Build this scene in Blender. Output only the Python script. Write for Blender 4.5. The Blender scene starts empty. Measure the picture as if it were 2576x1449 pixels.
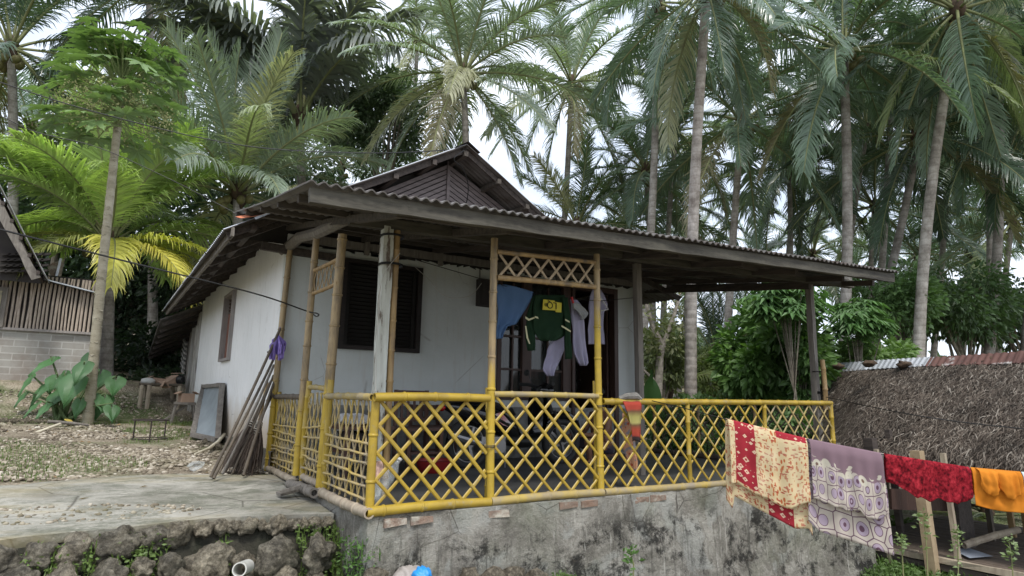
import bpy, math, random
import numpy as np
from mathutils import Vector, Matrix, noise as mn
R = math.radians
random.seed(7); RS = np.random.RandomState(7)
sc = bpy.context.scene
COL = sc.collection
# ------------------------------------------------------------ camera frame (survey of the site, units of one railing height)
YAW, PIT, ROL, FPX = .5716, .176, .0189, 1575.5
CAM = np.array([-1.9451, -5.1389, .9587])
FW = np.array([math.sin(YAW)*math.cos(PIT), math.cos(YAW)*math.cos(PIT), math.sin(PIT)])
RT = np.array([math.cos(YAW), -math.sin(YAW), 0.])
UP = np.cross(RT, FW)
RR = RT*math.cos(ROL)+UP*math.sin(ROL); UU = -RT*math.sin(ROL)+UP*math.cos(ROL)
def ray(u, v): return FW+RR*(u-1288)/FPX-UU*(v-724.5)/FPX
def on(u, v, ax, val):
    d = ray(u, v); i = 'xyz'.index(ax); return CAM+d*(val-CAM[i])/d[i]
def at(u, v, D): return CAM+ray(u, v)*D
SCALE = .8   # one railing height is 0.8 m; applied to every top-level object at the end

# ------------------------------------------------------------ ground height
def ss(a, b, x):
    t = min(1., max(0., (x-a)/(b-a))); return t*t*(3-2*t)
def edge_y(x):   # front edge of the left terrace
    pts = [(-9, -1.2), (-4, -.25), (-3.2, .12), (-2.2, .5), (-1.06, .74), (0, .62), (.3, .6), (9, .6)]
    for (a, b), (c, d) in zip(pts, pts[1:]):
        if a <= x <= c: return b+(d-b)*(x-a)/(c-a)
    return pts[0][1] if x < -9 else .6
def gz(x, y):
    k_ = ss(1.6, 4.5, x); front = (-1.1+.36*ss(-3.2, -.2, y))*(1-k_)-1.38*k_
    left = -.15+.04*(y-.6)-.02*min(x, 0)+ss(11.6, 14.2, y)*.75+max(0, y-14)*.09
    right = -1.3+ss(3, 12, y)*1.5+max(0, y-12)*.13
    t = ss(0, 7, x)
    back = left*(1-t)+right*t
    e = edge_y(x)
    if x > 7.2: k = ss(-1, 2, y)
    elif x > .2: k = ss(.5, .9, y)
    else: k = ss(e+.02, e+.22, y)
    return front*(1-k)+back*k

# ------------------------------------------------------------ mesh builder
class MB:
    def __init__(s): s.v = []; s.f = []; s.m = []; s.uv = None
    def add(s, vs, fs, mi=0):
        n = len(s.v); s.v += [tuple(map(float, p)) for p in vs]
        for f in fs: s.f.append(tuple(i+n for i in f)); s.m.append(mi)
    def box(s, c, d, rz=0, mi=0, rot=None):
        M = rot if rot is not None else Matrix.Rotation(rz, 3, 'Z')
        vs = []
        for x in (-.5, .5):
            for y in (-.5, .5):
                for z in (-.5, .5):
                    vs.append(Vector(c)+M @ Vector((x*d[0], y*d[1], z*d[2])))
        s.add(vs, [(0, 1, 3, 2), (4, 6, 7, 5), (0, 4, 5, 1), (2, 3, 7, 6), (0, 2, 6, 4), (1, 5, 7, 3)], mi)
    def beam(s, a, b, w, h, up=(0, 0, 1), mi=0, jit=0):
        a = Vector(a); b = Vector(b); d = (b-a).normalized(); u = Vector(up)
        if abs(d.dot(u)) > .99: u = Vector((0, 1, 0))
        sd = d.cross(u).normalized(); u = sd.cross(d).normalized()
        n = max(2, int((b-a).length/.25)) if jit else 2
        vs = []; fs = []
        for i in range(n):
            p = a+(b-a)*i/(n-1)
            for (q, r) in ((-1, -1), (1, -1), (1, 1), (-1, 1)):
                vs.append(p+sd*(q*w/2+random.uniform(-jit, jit))+u*(r*h/2+random.uniform(-jit, jit)))
            if i:
                k = 4*(i-1)
                for j in range(4): fs.append((k+j, k+(j+1) % 4, k+4+(j+1) % 4, k+4+j))
        fs += [(3, 2, 1, 0), tuple(4*(n-1)+j for j in range(4))]
        s.add(vs, fs, mi)
    def tube(s, pts, rad, n=8, mi=0, cap=True, flat=1, up=(0, 0, 1), hollow=0):
        pts = [Vector(p) for p in pts]
        if not hasattr(rad, '__len__'): rad = [rad]*len(pts)
        vs = []; fs = []
        pd = None
        for i, p in enumerate(pts):
            d = (pts[min(i+1, len(pts)-1)]-pts[max(i-1, 0)])
            d = d.normalized() if d.length > 1e-9 else Vector((0, 0, 1))
            if pd is None:
                u = Vector(up)
                if abs(d.dot(u)) > .95: u = Vector((0, 1, 0))
                sd = d.cross(u).normalized()
            else:
                sd = (sd-d*sd.dot(d)).normalized()
            pd = d; uu = sd.cross(d)
            for j in range(n):
                a = 2*math.pi*j/n
                vs.append(p+sd*(math.cos(a)*rad[i])+uu*(math.sin(a)*rad[i]*flat))
        for i in range(len(pts)-1):
            for j in range(n):
                fs.append((i*n+j, i*n+(j+1) % n, (i+1)*n+(j+1) % n, (i+1)*n+j))
        if cap:
            if hollow:
                for e, (i, i2) in enumerate(((0, 1), (len(pts)-1, len(pts)-2))):
                    d = (pts[i2]-pts[i]).normalized(); b = len(vs)
                    for k in (0, 1):
                        for j in range(n):
                            c = pts[i]+d*(k*rad[i]*1.6); o = Vector(vs[i*n+j])-pts[i]
                            vs.append(c+o*hollow)
                    for j in range(n):
                        j2 = (j+1) % n
                        fs.append((i*n+j, i*n+j2, b+j2, b+j)); fs.append((b+j, b+j2, b+n+j2, b+n+j))
                    fs.append(tuple(b+n+j for j in range(n)))
            else:
                fs.append(tuple(reversed(range(n)))); fs.append(tuple((len(pts)-1)*n+j for j in range(n)))
        s.add(vs, fs, mi)
    def bamboo(s, a, b, r, n=10, node=.33, bend=.006, hollow=.7, taper=.95):
        a = Vector(a); b = Vector(b); L = (b-a).length; d = (b-a)/L
        ts = [0]; x = random.uniform(.3, 1)*node
        while x < L-.04:
            for o in (-.014, -.006, .006, .014): ts.append(x+o)
            x += node*random.uniform(.85, 1.2)
        ts.append(L)
        off = Vector((random.uniform(-1, 1), random.uniform(-1, 1), random.uniform(-1, 1))); off -= d*off.dot(d)
        pts = []; rad = []
        for i, t in enumerate(ts):
            pts.append(a+d*t+off*bend*math.sin(t/L*math.pi)*2)
            bul = 1.0
            if 0 < i < len(ts)-1: bul = 1.17 if (i-1) % 4 in (1, 2) else 1.0
            rad.append(r*bul*(1-(1-taper)*t/L))
        s.tube(pts, rad, n, hollow=hollow)
    def grid(s, P, mi=0, uv=None, closed=False):
        h = len(P); w = len(P[0]); vs = [p for r in P for p in r]
        fs = [(i*w+j, i*w+j+1, (i+1)*w+j+1, (i+1)*w+j) for i in range(h-1) for j in range(w-1)]
        s.add(vs, fs, mi)
    def blob(s, c, r, sub=2, amp=.25, freq=1.6, seed=0, mi=0, flat=None):
        vs, fs = ico(sub); o = Vector((seed*7.3, seed*3.1, -seed*5.7)); out = []
        rr = r if hasattr(r, '__len__') else (r, r, r)
        for p in vs:
            v = Vector(p); k = 1+amp*mn.noise(v*freq+o)*1.6+amp*.5*mn.noise(v*freq*2.7+o)
            out.append((c[0]+v.x*k*rr[0], c[1]+v.y*k*rr[1], c[2]+v.z*k*rr[2]))
        s.add(out, fs, mi)
    def mesh(s, name, mats, base=None, smooth=True, autosmooth=None):
        V = s.v
        if base is not None: V = [(p[0]-base[0], p[1]-base[1], p[2]-base[2]) for p in V]
        me = bpy.data.meshes.new(name); me.from_pydata(V, [], s.f)
        for m in (mats if isinstance(mats, (list, tuple)) else [mats]): me.materials.append(m)
        if any(s.m): me.polygons.foreach_set('material_index', s.m)
        if smooth: me.polygons.foreach_set('use_smooth', [True]*len(s.f))
        if smooth and autosmooth: me.set_sharp_from_angle(angle=R(autosmooth))
        me.update()
        return me
_ico = {}
def ico(sub):
    if sub in _ico: return _ico[sub]
    import bmesh
    bm = bmesh.new(); bmesh.ops.create_icosphere(bm, subdivisions=sub, radius=1)
    bm.verts.ensure_lookup_table()
    r = ([tuple(v.co) for v in bm.verts], [tuple(v.index for v in f.verts) for f in bm.faces]); bm.free()
    _ico[sub] = r; return r
def worldloc(p):
    b = Vector((0, 0, 0))
    while p is not None: b = b+p.location; p = p.parent
    return b
def obj(name, mb, mat, parent=None, smooth=True, auto=35):
    base = worldloc(parent) if parent else None
    me = mb.mesh(name, mat, base, smooth, auto)
    o = bpy.data.objects.new(name, me); COL.objects.link(o)
    if parent: o.parent = parent
    return o
def tag(o, label, cat, group=None, kind=None):
    if label: o['label'] = label
    if cat: o['category'] = cat
    if group: o['group'] = group
    if kind: o['kind'] = kind
    return o
def thing(name, label, cat, loc=(0, 0, 0), group=None):
    o = bpy.data.objects.new(name, None); COL.objects.link(o); o.location = [float(c) for c in loc]
    o.empty_display_size = .1
    return tag(o, label, cat, group)
def solo(name, mb, mat, label, cat, group=None, smooth=True, auto=35, at_base=None):
    """a thing that is a single mesh, its origin at its base"""
    V = np.array(mb.v); b = at_base if at_base is not None else (float(V[:, 0].mean()), float(V[:, 1].mean()), float(V[:, 2].min()))
    me = mb.mesh(name, mat, b, smooth, auto)
    o = bpy.data.objects.new(name, me); COL.objects.link(o); o.location = b
    return tag(o, label, cat, group)
def struct(name, mb, mat, smooth=True, auto=None, kind='structure'):
    o = obj(name, mb, mat, None, smooth, auto); o['kind'] = kind; return o

# ------------------------------------------------------------ materials
def rgb(h):   # sRGB 0-255 triple -> linear
    return tuple(((c/255)/12.92 if c/255 <= .04045 else ((c/255+.055)/1.055)**2.4) for c in h)
class NT:
    def __init__(s, name):
        s.m = bpy.data.materials.new(name); s.m.use_nodes = True; s.t = s.m.node_tree; s.t.nodes.clear()
        s.out = s.n('ShaderNodeOutputMaterial'); s.b = s.n('ShaderNodeBsdfPrincipled')
        s.l(s.b.outputs[0], s.out.inputs[0]); s.tc = s.n('ShaderNodeTexCoord')
    def n(s, t, **k):
        x = s.t.nodes.new(t)
        for a, b in k.items(): setattr(x, a, b)
        return x
    def l(s, a, b): s.t.links.new(a, b)
    def mapping(s, src='Object', scale=(1, 1, 1), rot=(0, 0, 0), loc=(0, 0, 0)):
        m = s.n('ShaderNodeMapping'); m.inputs['Scale'].default_value = scale; m.inputs['Rotation'].default_value = rot; m.inputs['Location'].default_value = loc
        s.l(s.tc.outputs[src], m.inputs[0]); return m.outputs[0]
    def noise(s, vec, scale=5, detail=5, rough=.6, dist=0):
        x = s.n('ShaderNodeTexNoise'); x.inputs['Scale'].default_value = scale; x.inputs['Detail'].default_value = detail
        x.inputs['Roughness'].default_value = rough; x.inputs['Distortion'].default_value = dist
        s.l(vec, x.inputs['Vector']); return x.outputs['Fac']
    def voro(s, vec, scale=5, feature='F1', out='Distance', rand=1):
        x = s.n('ShaderNodeTexVoronoi', feature=feature); x.inputs['Scale'].default_value = scale; x.inputs['Randomness'].default_value = rand
        s.l(vec, x.inputs['Vector']); return x.outputs[out]
    def ramp(s, fac, stops, interp='LINEAR'):
        x = s.n('ShaderNodeValToRGB'); x.color_ramp.interpolation = interp
        e = x.color_ramp.elements
        while len(e) < len(stops): e.new(.5)
        for i, (p, c) in enumerate(stops):
            e[i].position = p; e[i].color = (*c, 1) if hasattr(c, '__len__') else (c, c, c, 1)
        s.l(fac, x.inputs[0]); return x.outputs[0]
    def mix(s, fac, a, b, mode='MIX'):
        x = s.n('ShaderNodeMix', data_type='RGBA', blend_type=mode)
        for i, val in ((0, fac), (6, a), (7, b)):
            if hasattr(val, 'links') or isinstance(val, bpy.types.NodeSocket): s.l(val, x.inputs[i])
            elif hasattr(val, '__len__'): x.inputs[i].default_value = (*val, 1)
            else: x.inputs[i].default_value = val
        return x.outputs[2]
    def math(s, op, a, b=0):
        x = s.n('ShaderNodeMath', operation=op)
        for i, val in ((0, a), (1, b)):
            if isinstance(val, bpy.types.NodeSocket): s.l(val, x.inputs[i])
            else: x.inputs[i].default_value = val
        return x.outputs[0]
    def bump(s, h, strength=.4, dist=.02):
        x = s.n('ShaderNodeBump'); x.inputs['Strength'].default_value = strength; x.inputs['Distance'].default_value = dist
        s.l(h, x.inputs['Height']); s.l(x.outputs[0], s.b.inputs['Normal'])
    def set(s, color=None, rough=None, metal=None, spec=None, **k):
        for key, val in (('Base Color', color), ('Roughness', rough), ('Metallic', metal), ('Specular IOR Level', spec)):
            if val is None: continue
            if isinstance(val, bpy.types.NodeSocket): s.l(val, s.b.inputs[key])
            elif hasattr(val, '__len__'): s.b.inputs[key].default_value = (*val, 1)
            else: s.b.inputs[key].default_value = val
def simple(name, c1, c2=None, scale=4, stretch=(1, 1, 1), rough=.75, bump=.3, bscale=30, bd=.01, metal=0, lo=.35, hi=.65, spec=.4, detail=6, stain=None, stain_scale=1.2, stain_lo=.5, stain_hi=.7):
    t = NT(name); v = t.mapping(scale=stretch)
    c2 = c2 or tuple(x*.7 for x in c1)
    col = t.ramp(t.noise(v, scale, detail, .65), [(lo, c2), (hi, c1)])
    if stain: col = t.mix(t.ramp(t.noise(v, stain_scale, 7, .7), [(stain_lo, 0.), (stain_hi, 1.)]), col, stain)
    t.set(col, rough, metal, spec)
    if bump: t.bump(t.noise(v, bscale, 5, .7), bump, bd)
    return t.m
def wood(name, c1, c2, axis='x', rough=.8, sc_=1.0, stain=None):
    st = {'x': (1, 9, 9), 'y': (9, 1, 9), 'z': (9, 9, 1)}[axis]
    return simple(name, c1, c2, 2.2*sc_, st, rough, .5, 4, .01, stain=stain, stain_scale=.8)
# ------------------------------------------------------------ shared materials
def plaster(name='white_plaster', ca=(.74, .745, .735), cb=(.81, .81, .80)):
    t = NT(name); v = t.mapping()
    c = t.ramp(t.noise(v, 1.1, 6, .6), [(.35, ca), (.65, cb)])
    sep = t.n('ShaderNodeSeparateXYZ'); t.l(t.tc.outputs['Object'], sep.inputs[0])
    h = t.math('ADD', sep.outputs[2], t.math('MULTIPLY', t.noise(t.mapping(scale=(1, 1, .35)), 2.2, 5), -.9))
    d = t.ramp(h, [(.0, 1.), (.5, 0.)])
    c = t.mix(t.math('MULTIPLY', d, .8), c, (.40, .31, .20))
    s = t.ramp(t.noise(t.mapping(scale=(5, 5, .4)), 3, 5), [(.55, 0.), (.75, .5)])
    c = t.mix(s, c, (.50, .47, .42))
    cr = t.ramp(t.voro(t.mapping(scale=(1, 1, .7)), 1.1, 'DISTANCE_TO_EDGE'), [(0, 1.), (.006, 0.)]); crn = t.ramp(t.noise(v, 1.7, 3), [(.52, 0.), (.6, .7)]); c = t.mix(t.math('MULTIPLY', cr, crn), c, (.30, .28, .25))
    bl = t.ramp(t.noise(v, 3.1, 6, .7), [(.60, 0.), (.70, .35)]); c = t.mix(bl, c, (.52, .50, .47))
    t.set(c, .85, 0, .3); t.bump(t.noise(v, 9, 6, .65), .25, .02); return t.m
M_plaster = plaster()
M_plaster_in = plaster('porch_shaded_plaster', (.55, .585, .57), (.62, .65, .635))  # same plaster for the front wall, porch shade put into its darker greenish colour
def plinth_mat():
    t = NT('mouldy_cement'); v = t.mapping()
    n1 = t.noise(v, 1.6, 12, .78, .5)
    c = t.ramp(n1, [(.36, (.145, .135, .115)), (.47, (.28, .265, .23)), (.54, (.41, .39, .345)), (.66, (.57, .55, .495))])
    pale = t.ramp(t.noise(v, 1.7, 6, .6, 1.0), [(.55, 0.), (.60, 1.)])
    c = t.mix(t.math('MULTIPLY', pale, .55), c, (.46, .47, .44))
    grn = t.ramp(t.noise(v, .9, 5, .6), [(.5, 0.), (.7, .5)])
    c = t.mix(grn, c, (.22, .25, .16))
    # black mould blotches in a band below the top
    sep = t.n('ShaderNodeSeparateXYZ'); t.l(t.tc.outputs['Object'], sep.inputs[0])
    band = t.ramp(sep.outputs[2], [(0, 0.), (1, 1.)])
    mp = t.n('ShaderNodeMapRange'); mp.inputs[1].default_value = -.12; mp.inputs[2].default_value = -.34; t.l(sep.outputs[2], mp.inputs[0])
    mould = t.ramp(t.noise(v, 2.0, 12, .8, .3), [(.50, 0.), (.57, 1.)])
    c = t.mix(t.math('MULTIPLY', t.math('MULTIPLY', mould, mp.outputs[0]), .9), c, (.016, .016, .015))
    cr = t.ramp(t.voro(v, 2.3, 'DISTANCE_TO_EDGE'), [(.0, 0.), (.012, 1.)])
    crm = t.ramp(t.noise(v, 2, 3), [(.45, 0.), (.6, 1.)])
    c = t.mix(t.math('MULTIPLY', t.math('SUBTRACT', 1., cr), crm), c, (.07, .06, .05))
    dr = t.ramp(t.noise(t.mapping(scale=(9, 9, .45)), 2.2, 6, .6), [(.54, 0.), (.68, .6)]); c = t.mix(t.math('MULTIPLY', dr, mp.outputs[0]), c, (.07, .068, .058))
    dw = t.ramp(t.noise(t.mapping(scale=(14, 14, .5), loc=(5, 0, 0)), 2.0, 4, .5), [(.66, 0.), (.72, .6)]); c = t.mix(dw, c, (.62, .60, .55))
    sp = t.ramp(t.noise(v, 26, 4, .6), [(.66, 0.), (.72, .6)])
    c = t.mix(sp, c, (.62, .6, .54))
    t.set(c, .92, 0, .25)
    t.bump(t.noise(v, 5, 12, .8), 1.0, .08); return t.m
M_plinth = plinth_mat()
M_brick = simple('worn_brick', (.25, .165, .12), (.20, .16, .13), 7, rough=.9, bump=.6, bscale=18, bd=.03, stain=(.4, .37, .31), stain_scale=4, stain_lo=.5, stain_hi=.6)
M_yel = simple('painted_bamboo', (.42, .29, .03), (.30, .205, .03), 6, (1, 1, 1), .42, .2, 60, .004, stain=(.27, .235, .15), stain_scale=7, stain_lo=.56, stain_hi=.72, spec=.5)
M_yel_old = simple('faded_painted_bamboo', (.42, .31, .075), (.31, .24, .11), 5, (1, 1, 1), .55, .25, 50, .004, stain=(.27, .23, .17), stain_scale=4, stain_lo=.45, stain_hi=.65)
M_bam = simple('weathered_bamboo', (.40, .27, .12), (.25, .165, .08), 3, (3, 3, .7), .55, .3, 30, .004, stain=(.13, .10, .07), stain_scale=2.2, stain_lo=.5, stain_hi=.7)
M_bam_dark = simple('old_dark_bamboo', (.125, .10, .072), (.07, .057, .044), 4, (3, 3, .7), .7, .3, 30, .004)
M_bam_split = simple('split_bamboo', (.42, .33, .21), (.30, .22, .14), 6, rough=.6, bump=.2, bscale=40, bd=.003)
M_bam_pale = simple('bleached_bamboo', (.42, .36, .27), (.26, .21, .16), 5, (2, 2, .5), .7, .3, 30, .004)
M_wood_dk = wood('dark_roof_timber', (.085, .068, .058), (.04, .033, .03), 'y')
M_wood_dkx = wood('dark_beam_timber', (.10, .085, .07), (.045, .038, .032), 'x')
M_fascia = wood('grey_fascia_timber', (.10, .092, .072), (.045, .04, .032), 'x', stain=(.028, .025, .021))
M_wood_gr = wood('grey_timber', (.22, .20, .175), (.13, .115, .10), 'z')
M_wood_br = wood('brown_varnished_timber', (.075, .042, .033), (.05, .028, .022), 'z', .5)
M_wood_red = wood('reddish_brown_timber', (.21, .085, .055), (.15, .06, .04), 'z', .55)
M_wood_pk = wood('grey_frame_timber', (.33, .30, .28), (.22, .2, .19), 'z')
M_board = wood('brown_painted_boards', (.215, .18, .178), (.14, .118, .116), 'x', .6)
M_post_w = simple('flaking_white_paint_timber', (.60, .62, .57), (.42, .42, .37), 4, (4, 4, .5), .75, .5, 14, .01, stain=(.13, .10, .075), stain_scale=5, stain_lo=.54, stain_hi=.60)
M_plank_w = simple('whitewashed_planks', (.42, .41, .38), (.27, .25, .22), 4, (5, 5, .5), .85, .4, 10, .01, stain=(.12, .1, .08), stain_scale=3, stain_lo=.6, stain_hi=.68)
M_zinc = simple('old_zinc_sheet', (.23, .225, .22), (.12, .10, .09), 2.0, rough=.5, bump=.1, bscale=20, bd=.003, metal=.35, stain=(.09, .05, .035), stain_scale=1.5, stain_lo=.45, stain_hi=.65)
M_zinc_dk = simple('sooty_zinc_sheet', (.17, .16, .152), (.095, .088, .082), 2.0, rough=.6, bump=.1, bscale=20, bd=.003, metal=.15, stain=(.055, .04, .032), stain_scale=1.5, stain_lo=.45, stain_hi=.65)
M_zinc_br = simple('bright_zinc_sheet', (.60, .62, .66), (.42, .44, .47), 2.0, rough=.42, bump=.1, bscale=20, bd=.003, metal=.5)
M_rust = simple('rusty_zinc_sheet', (.125, .062, .050), (.085, .042, .036), 3, rough=.8, bump=.3, bscale=25, bd=.004, stain=(.36, .34, .33), stain_scale=1.3, stain_lo=.57, stain_hi=.62)
M_orange_sheet = simple('orange_primed_sheet', (.62, .20, .09), (.5, .16, .08), 4, rough=.7, bump=.1)
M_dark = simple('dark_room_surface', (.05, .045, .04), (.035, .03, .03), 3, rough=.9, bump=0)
M_floor = simple('porch_cement_floor', (.10, .10, .095), (.06, .06, .058), 2.5, rough=.55, bump=.15, bscale=14, bd=.005)
M_wire = simple('black_wire', (.012, .012, .013), (.01, .01, .01), 3, rough=.5, bump=0)
M_string = simple('pale_string', (.45, .43, .38), (.4, .38, .33), 3, rough=.7, bump=0)
M_iron = simple('rusty_iron', (.045, .035, .03), (.03, .022, .018), 8, rough=.7, bump=.2)
def mt_concrete():
    t = NT('stained_concrete'); v = t.mapping()
    c = t.ramp(t.noise(v, .9, 9, .68, .4), [(.34, (.19, .18, .15)), (.5, (.31, .30, .26)), (.66, (.44, .42, .37))])
    m = t.ramp(t.noise(t.mapping(scale=(.9, 1.15, 1)), 1.7, 12, .8, .2), [(.46, 0.), (.58, 1.)])
    c = t.mix(t.math('MULTIPLY', m, .8), c, (.10, .108, .075))
    ck = t.ramp(t.voro(t.mapping(scale=(.6, 1, 1)), 1.2, 'DISTANCE_TO_EDGE'), [(0, .8), (.01, 0.)]); c = t.mix(ck, c, (.05, .045, .035))
    sk = t.ramp(t.noise(v, 30, 4, .6), [(.62, 0.), (.7, .5)]); c = t.mix(sk, c, (.55, .52, .45))
    o = t.ramp(t.noise(t.mapping(scale=(.5, 1.2, 1), loc=(3, 1, 0)), 1.0, 6, .6), [(.5, 0.), (.68, .7)])
    c = t.mix(o, c, (.34, .28, .15))
    t.set(c, .88, 0, .3); t.bump(t.noise(v, 7, 8, .75), .5, .03); return t.m
M_conc = mt_concrete()
def mt_soil():
    t = NT('gravelly_soil'); v = t.mapping()
    c = t.ramp(t.noise(v, 1.2, 8, .7), [(.35, (.13, .105, .075)), (.5, (.25, .21, .155)), (.68, (.37, .325, .25))])
    g = t.ramp(t.noise(v, .55, 6, .65), [(.47, 0.), (.60, .9)])
    c = t.mix(g, c, (.085, .115, .04))
    sp = t.ramp(t.voro(v, 26, 'F1'), [(.1, .9), (.4, .0)])
    c = t.mix(t.math('MULTIPLY', sp, .5), c, (.46, .42, .35))
    t.set(c, .95, 0, .2); t.bump(t.voro(v, 22, 'F1'), .8, .04); return t.m
M_soil = mt_soil()
def mt_rock():
    t = NT('coral_rock'); v = t.mapping()
    oi = t.n('ShaderNodeObjectInfo')
    c = t.ramp(t.noise(v, 5, 12, .85), [(.36, (.035, .033, .03)), (.46, (.13, .12, .10)), (.54, (.28, .26, .22)), (.66, (.55, .51, .43))])
    c = t.mix(oi.outputs['Color'], (0, 0, 0), c, 'MIX') if False else t.mix(1.0, c, oi.outputs['Color'], 'MULTIPLY')
    g = t.ramp(t.noise(v, 2.0, 6, .7), [(.5, 0.), (.64, .8)])
    c = t.mix(g, c, (.035, .04, .025))
    gr = t.n('ShaderNodeNewGeometry'); sep = t.n('ShaderNodeSeparateXYZ'); t.l(gr.outputs['Normal'], sep.inputs[0])
    t.set(c, .95, 0, .2)
    h = t.math('ADD', t.noise(v, 9, 10, .85), t.math('MULTIPLY', t.voro(v, 22, 'F1'), .6))
    t.bump(h, 1.0, .12); return t.m
M_rock = mt_rock()
def mt_gravel():
    t = NT('loose_gravel'); v = t.mapping()
    gn = t.n('ShaderNodeNewGeometry'); c = t.ramp(gn.outputs['Random Per Island'], [(0, (.10, .082, .062)), (.3, (.20, .168, .125)), (.65, (.31, .268, .205)), (.93, (.43, .385, .315)), (1, (.60, .56, .48))])
    g = t.ramp(t.noise(v, .6, 5, .65), [(.5, 0.), (.62, .45)])
    c = t.mix(g, c, (.15, .15, .075))
    t.set(c, .9, 0, .25); return t.m
M_gravel = mt_gravel()
def mt_leaf(name='palm_leaf', rough=.42, trans=.28, sc=3):
    t = NT(name); v = t.mapping(); oi = t.n('ShaderNodeObjectInfo'); gn = t.n('ShaderNodeNewGeometry')
    n = t.mix(.5, t.ramp(t.noise(v, sc, 4, .6), [(.3, .6), (.7, 1.35)]), t.ramp(gn.outputs['Random Per Island'], [(0, .6), (1, 1.5)]))
    c = t.mix(1.0, oi.outputs['Color'], n, 'MULTIPLY')
    t.set(c, rough, 0, .5)
    tr = t.n('ShaderNodeBsdfTranslucent'); t.l(t.mix(1.0, c, (1.3, 1.5, .6), 'MULTIPLY'), tr.inputs[0])
    mx = t.n('ShaderNodeMixShader'); mx.inputs[0].default_value = trans
    t.l(t.b.outputs[0], mx.inputs[1]); t.l(tr.outputs[0], mx.inputs[2]); t.l(mx.outputs[0], t.out.inputs[0]); return t.m
M_palm = mt_leaf('palm_leaf', .27, .24)
M_leaf = mt_leaf('broad_leaf', .5, .28, 1.5)
M_rachis = simple('palm_rachis', (.24, .27, .11), (.17, .17, .08), 5, rough=.6, bump=0)
def mt_trunk():
    t = NT('palm_bark'); sep = t.n('ShaderNodeSeparateXYZ'); t.l(t.tc.outputs['Object'], sep.inputs[0])
    w = t.n('ShaderNodeTexWave', bands_direction='Z'); w.inputs['Scale'].default_value = 1.7; w.inputs['Distortion'].default_value = 1.6; w.inputs['Detail'].default_value = 3; w.inputs['Detail Scale'].default_value = 1.3
    t.l(t.tc.outputs['Object'], w.inputs[0])
    c = t.ramp(t.noise(t.mapping(scale=(1, 1, .8)), 3.0, 8, .75), [(.33, (.15, .13, .115)), (.48, (.29, .265, .24)), (.64, (.46, .43, .40))])
    c = t.mix(t.ramp(w.outputs['Fac'], [(.0, .28), (.18, 0.)]), c, (.12, .105, .09))
    oi = t.n('ShaderNodeObjectInfo'); c = t.mix(1.0, c, oi.outputs['Color'], 'MULTIPLY')
    t.set(c, .9, 0, .2); t.bump(w.outputs['Fac'], .2, .02); return t.m
M_trunk = mt_trunk()
M_nut = simple('coconut_husk', (.16, .15, .05), (.10, .085, .035), 6, rough=.6, bump=.1)
M_fibre = simple('palm_fibre', (.10, .065, .04), (.05, .035, .025), 12, rough=.95, bump=.6)

# ------------------------------------------------------------ ground
def axis(parts):
    o = []
    for a, b, st in parts:
        x = a
        while x < b-1e-6: o.append(x); x += st
    o.append(parts[-1][1]); return o
gx = axis([(-110, -30, 8), (-30, -8, 1.5), (-8, -5, .4), (-5, .2, .12), (.2, 7, .6), (7, 9, .25), (9, 14, .5), (14, 30, 2), (30, 120, 9)])
gy = axis([(-60, -12, 6), (-12, -3, .9), (-3, 1.4, .07), (1.4, 12, .3), (12, 20, .6), (20, 40, 2), (40, 150, 11)])
g = MB(); rows = []
for y in gy:
    rows.append([(x, y, gz(x, y)+(.03*mn.noise(Vector((x*1.7, y*1.7, 0))) if -8 < x < 14 and y < 20 else .35*mn.noise(Vector((x*.15, y*.15, 0))))) for x in gx])
g.grid(rows); struct('ground', g, M_soil)
# concrete path in front of the gravel yard
def slab_top(x, y): return gz(x, max(y, edge_y(x)+.25))+.045+.012*mn.noise(Vector((x*2, y*2, 1)))
s = MB(); xs = np.arange(-7, .001, .08)
def slab_back(x): return 3.35+.25*mn.noise(Vector((x*.8, 0, 3)))+.12*mn.noise(Vector((x*4, 0, 3)))+(-.45*ss(-1.7, -2.6, x) if x < -1.7 else 0)-(.0 if x < -.9 else .25*ss(-.9, -.1, x))
rows = [[] for _ in range(26)]
for x in xs:
    ya = edge_y(x)+.12+.04*mn.noise(Vector((x*5, 2, 0))); yb = slab_back(x)
    rows[0].append((x, ya+.01, slab_top(x, ya)-.08-.03*mn.noise(Vector((x*6, 0, 0)))))
    for k in range(24):
        y = ya+(yb-ya)*k/23; rows[k+1].append((x, y, slab_top(x, y)))
    rows[25].append((x, yb+.01, slab_top(x, yb)-.12))
s.grid(rows); struct('concrete_path', s, M_conc, auto=40)
# worn crescent of grit in the path
s = MB()
vs, fs = ico(1)
pv = []; 
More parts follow.
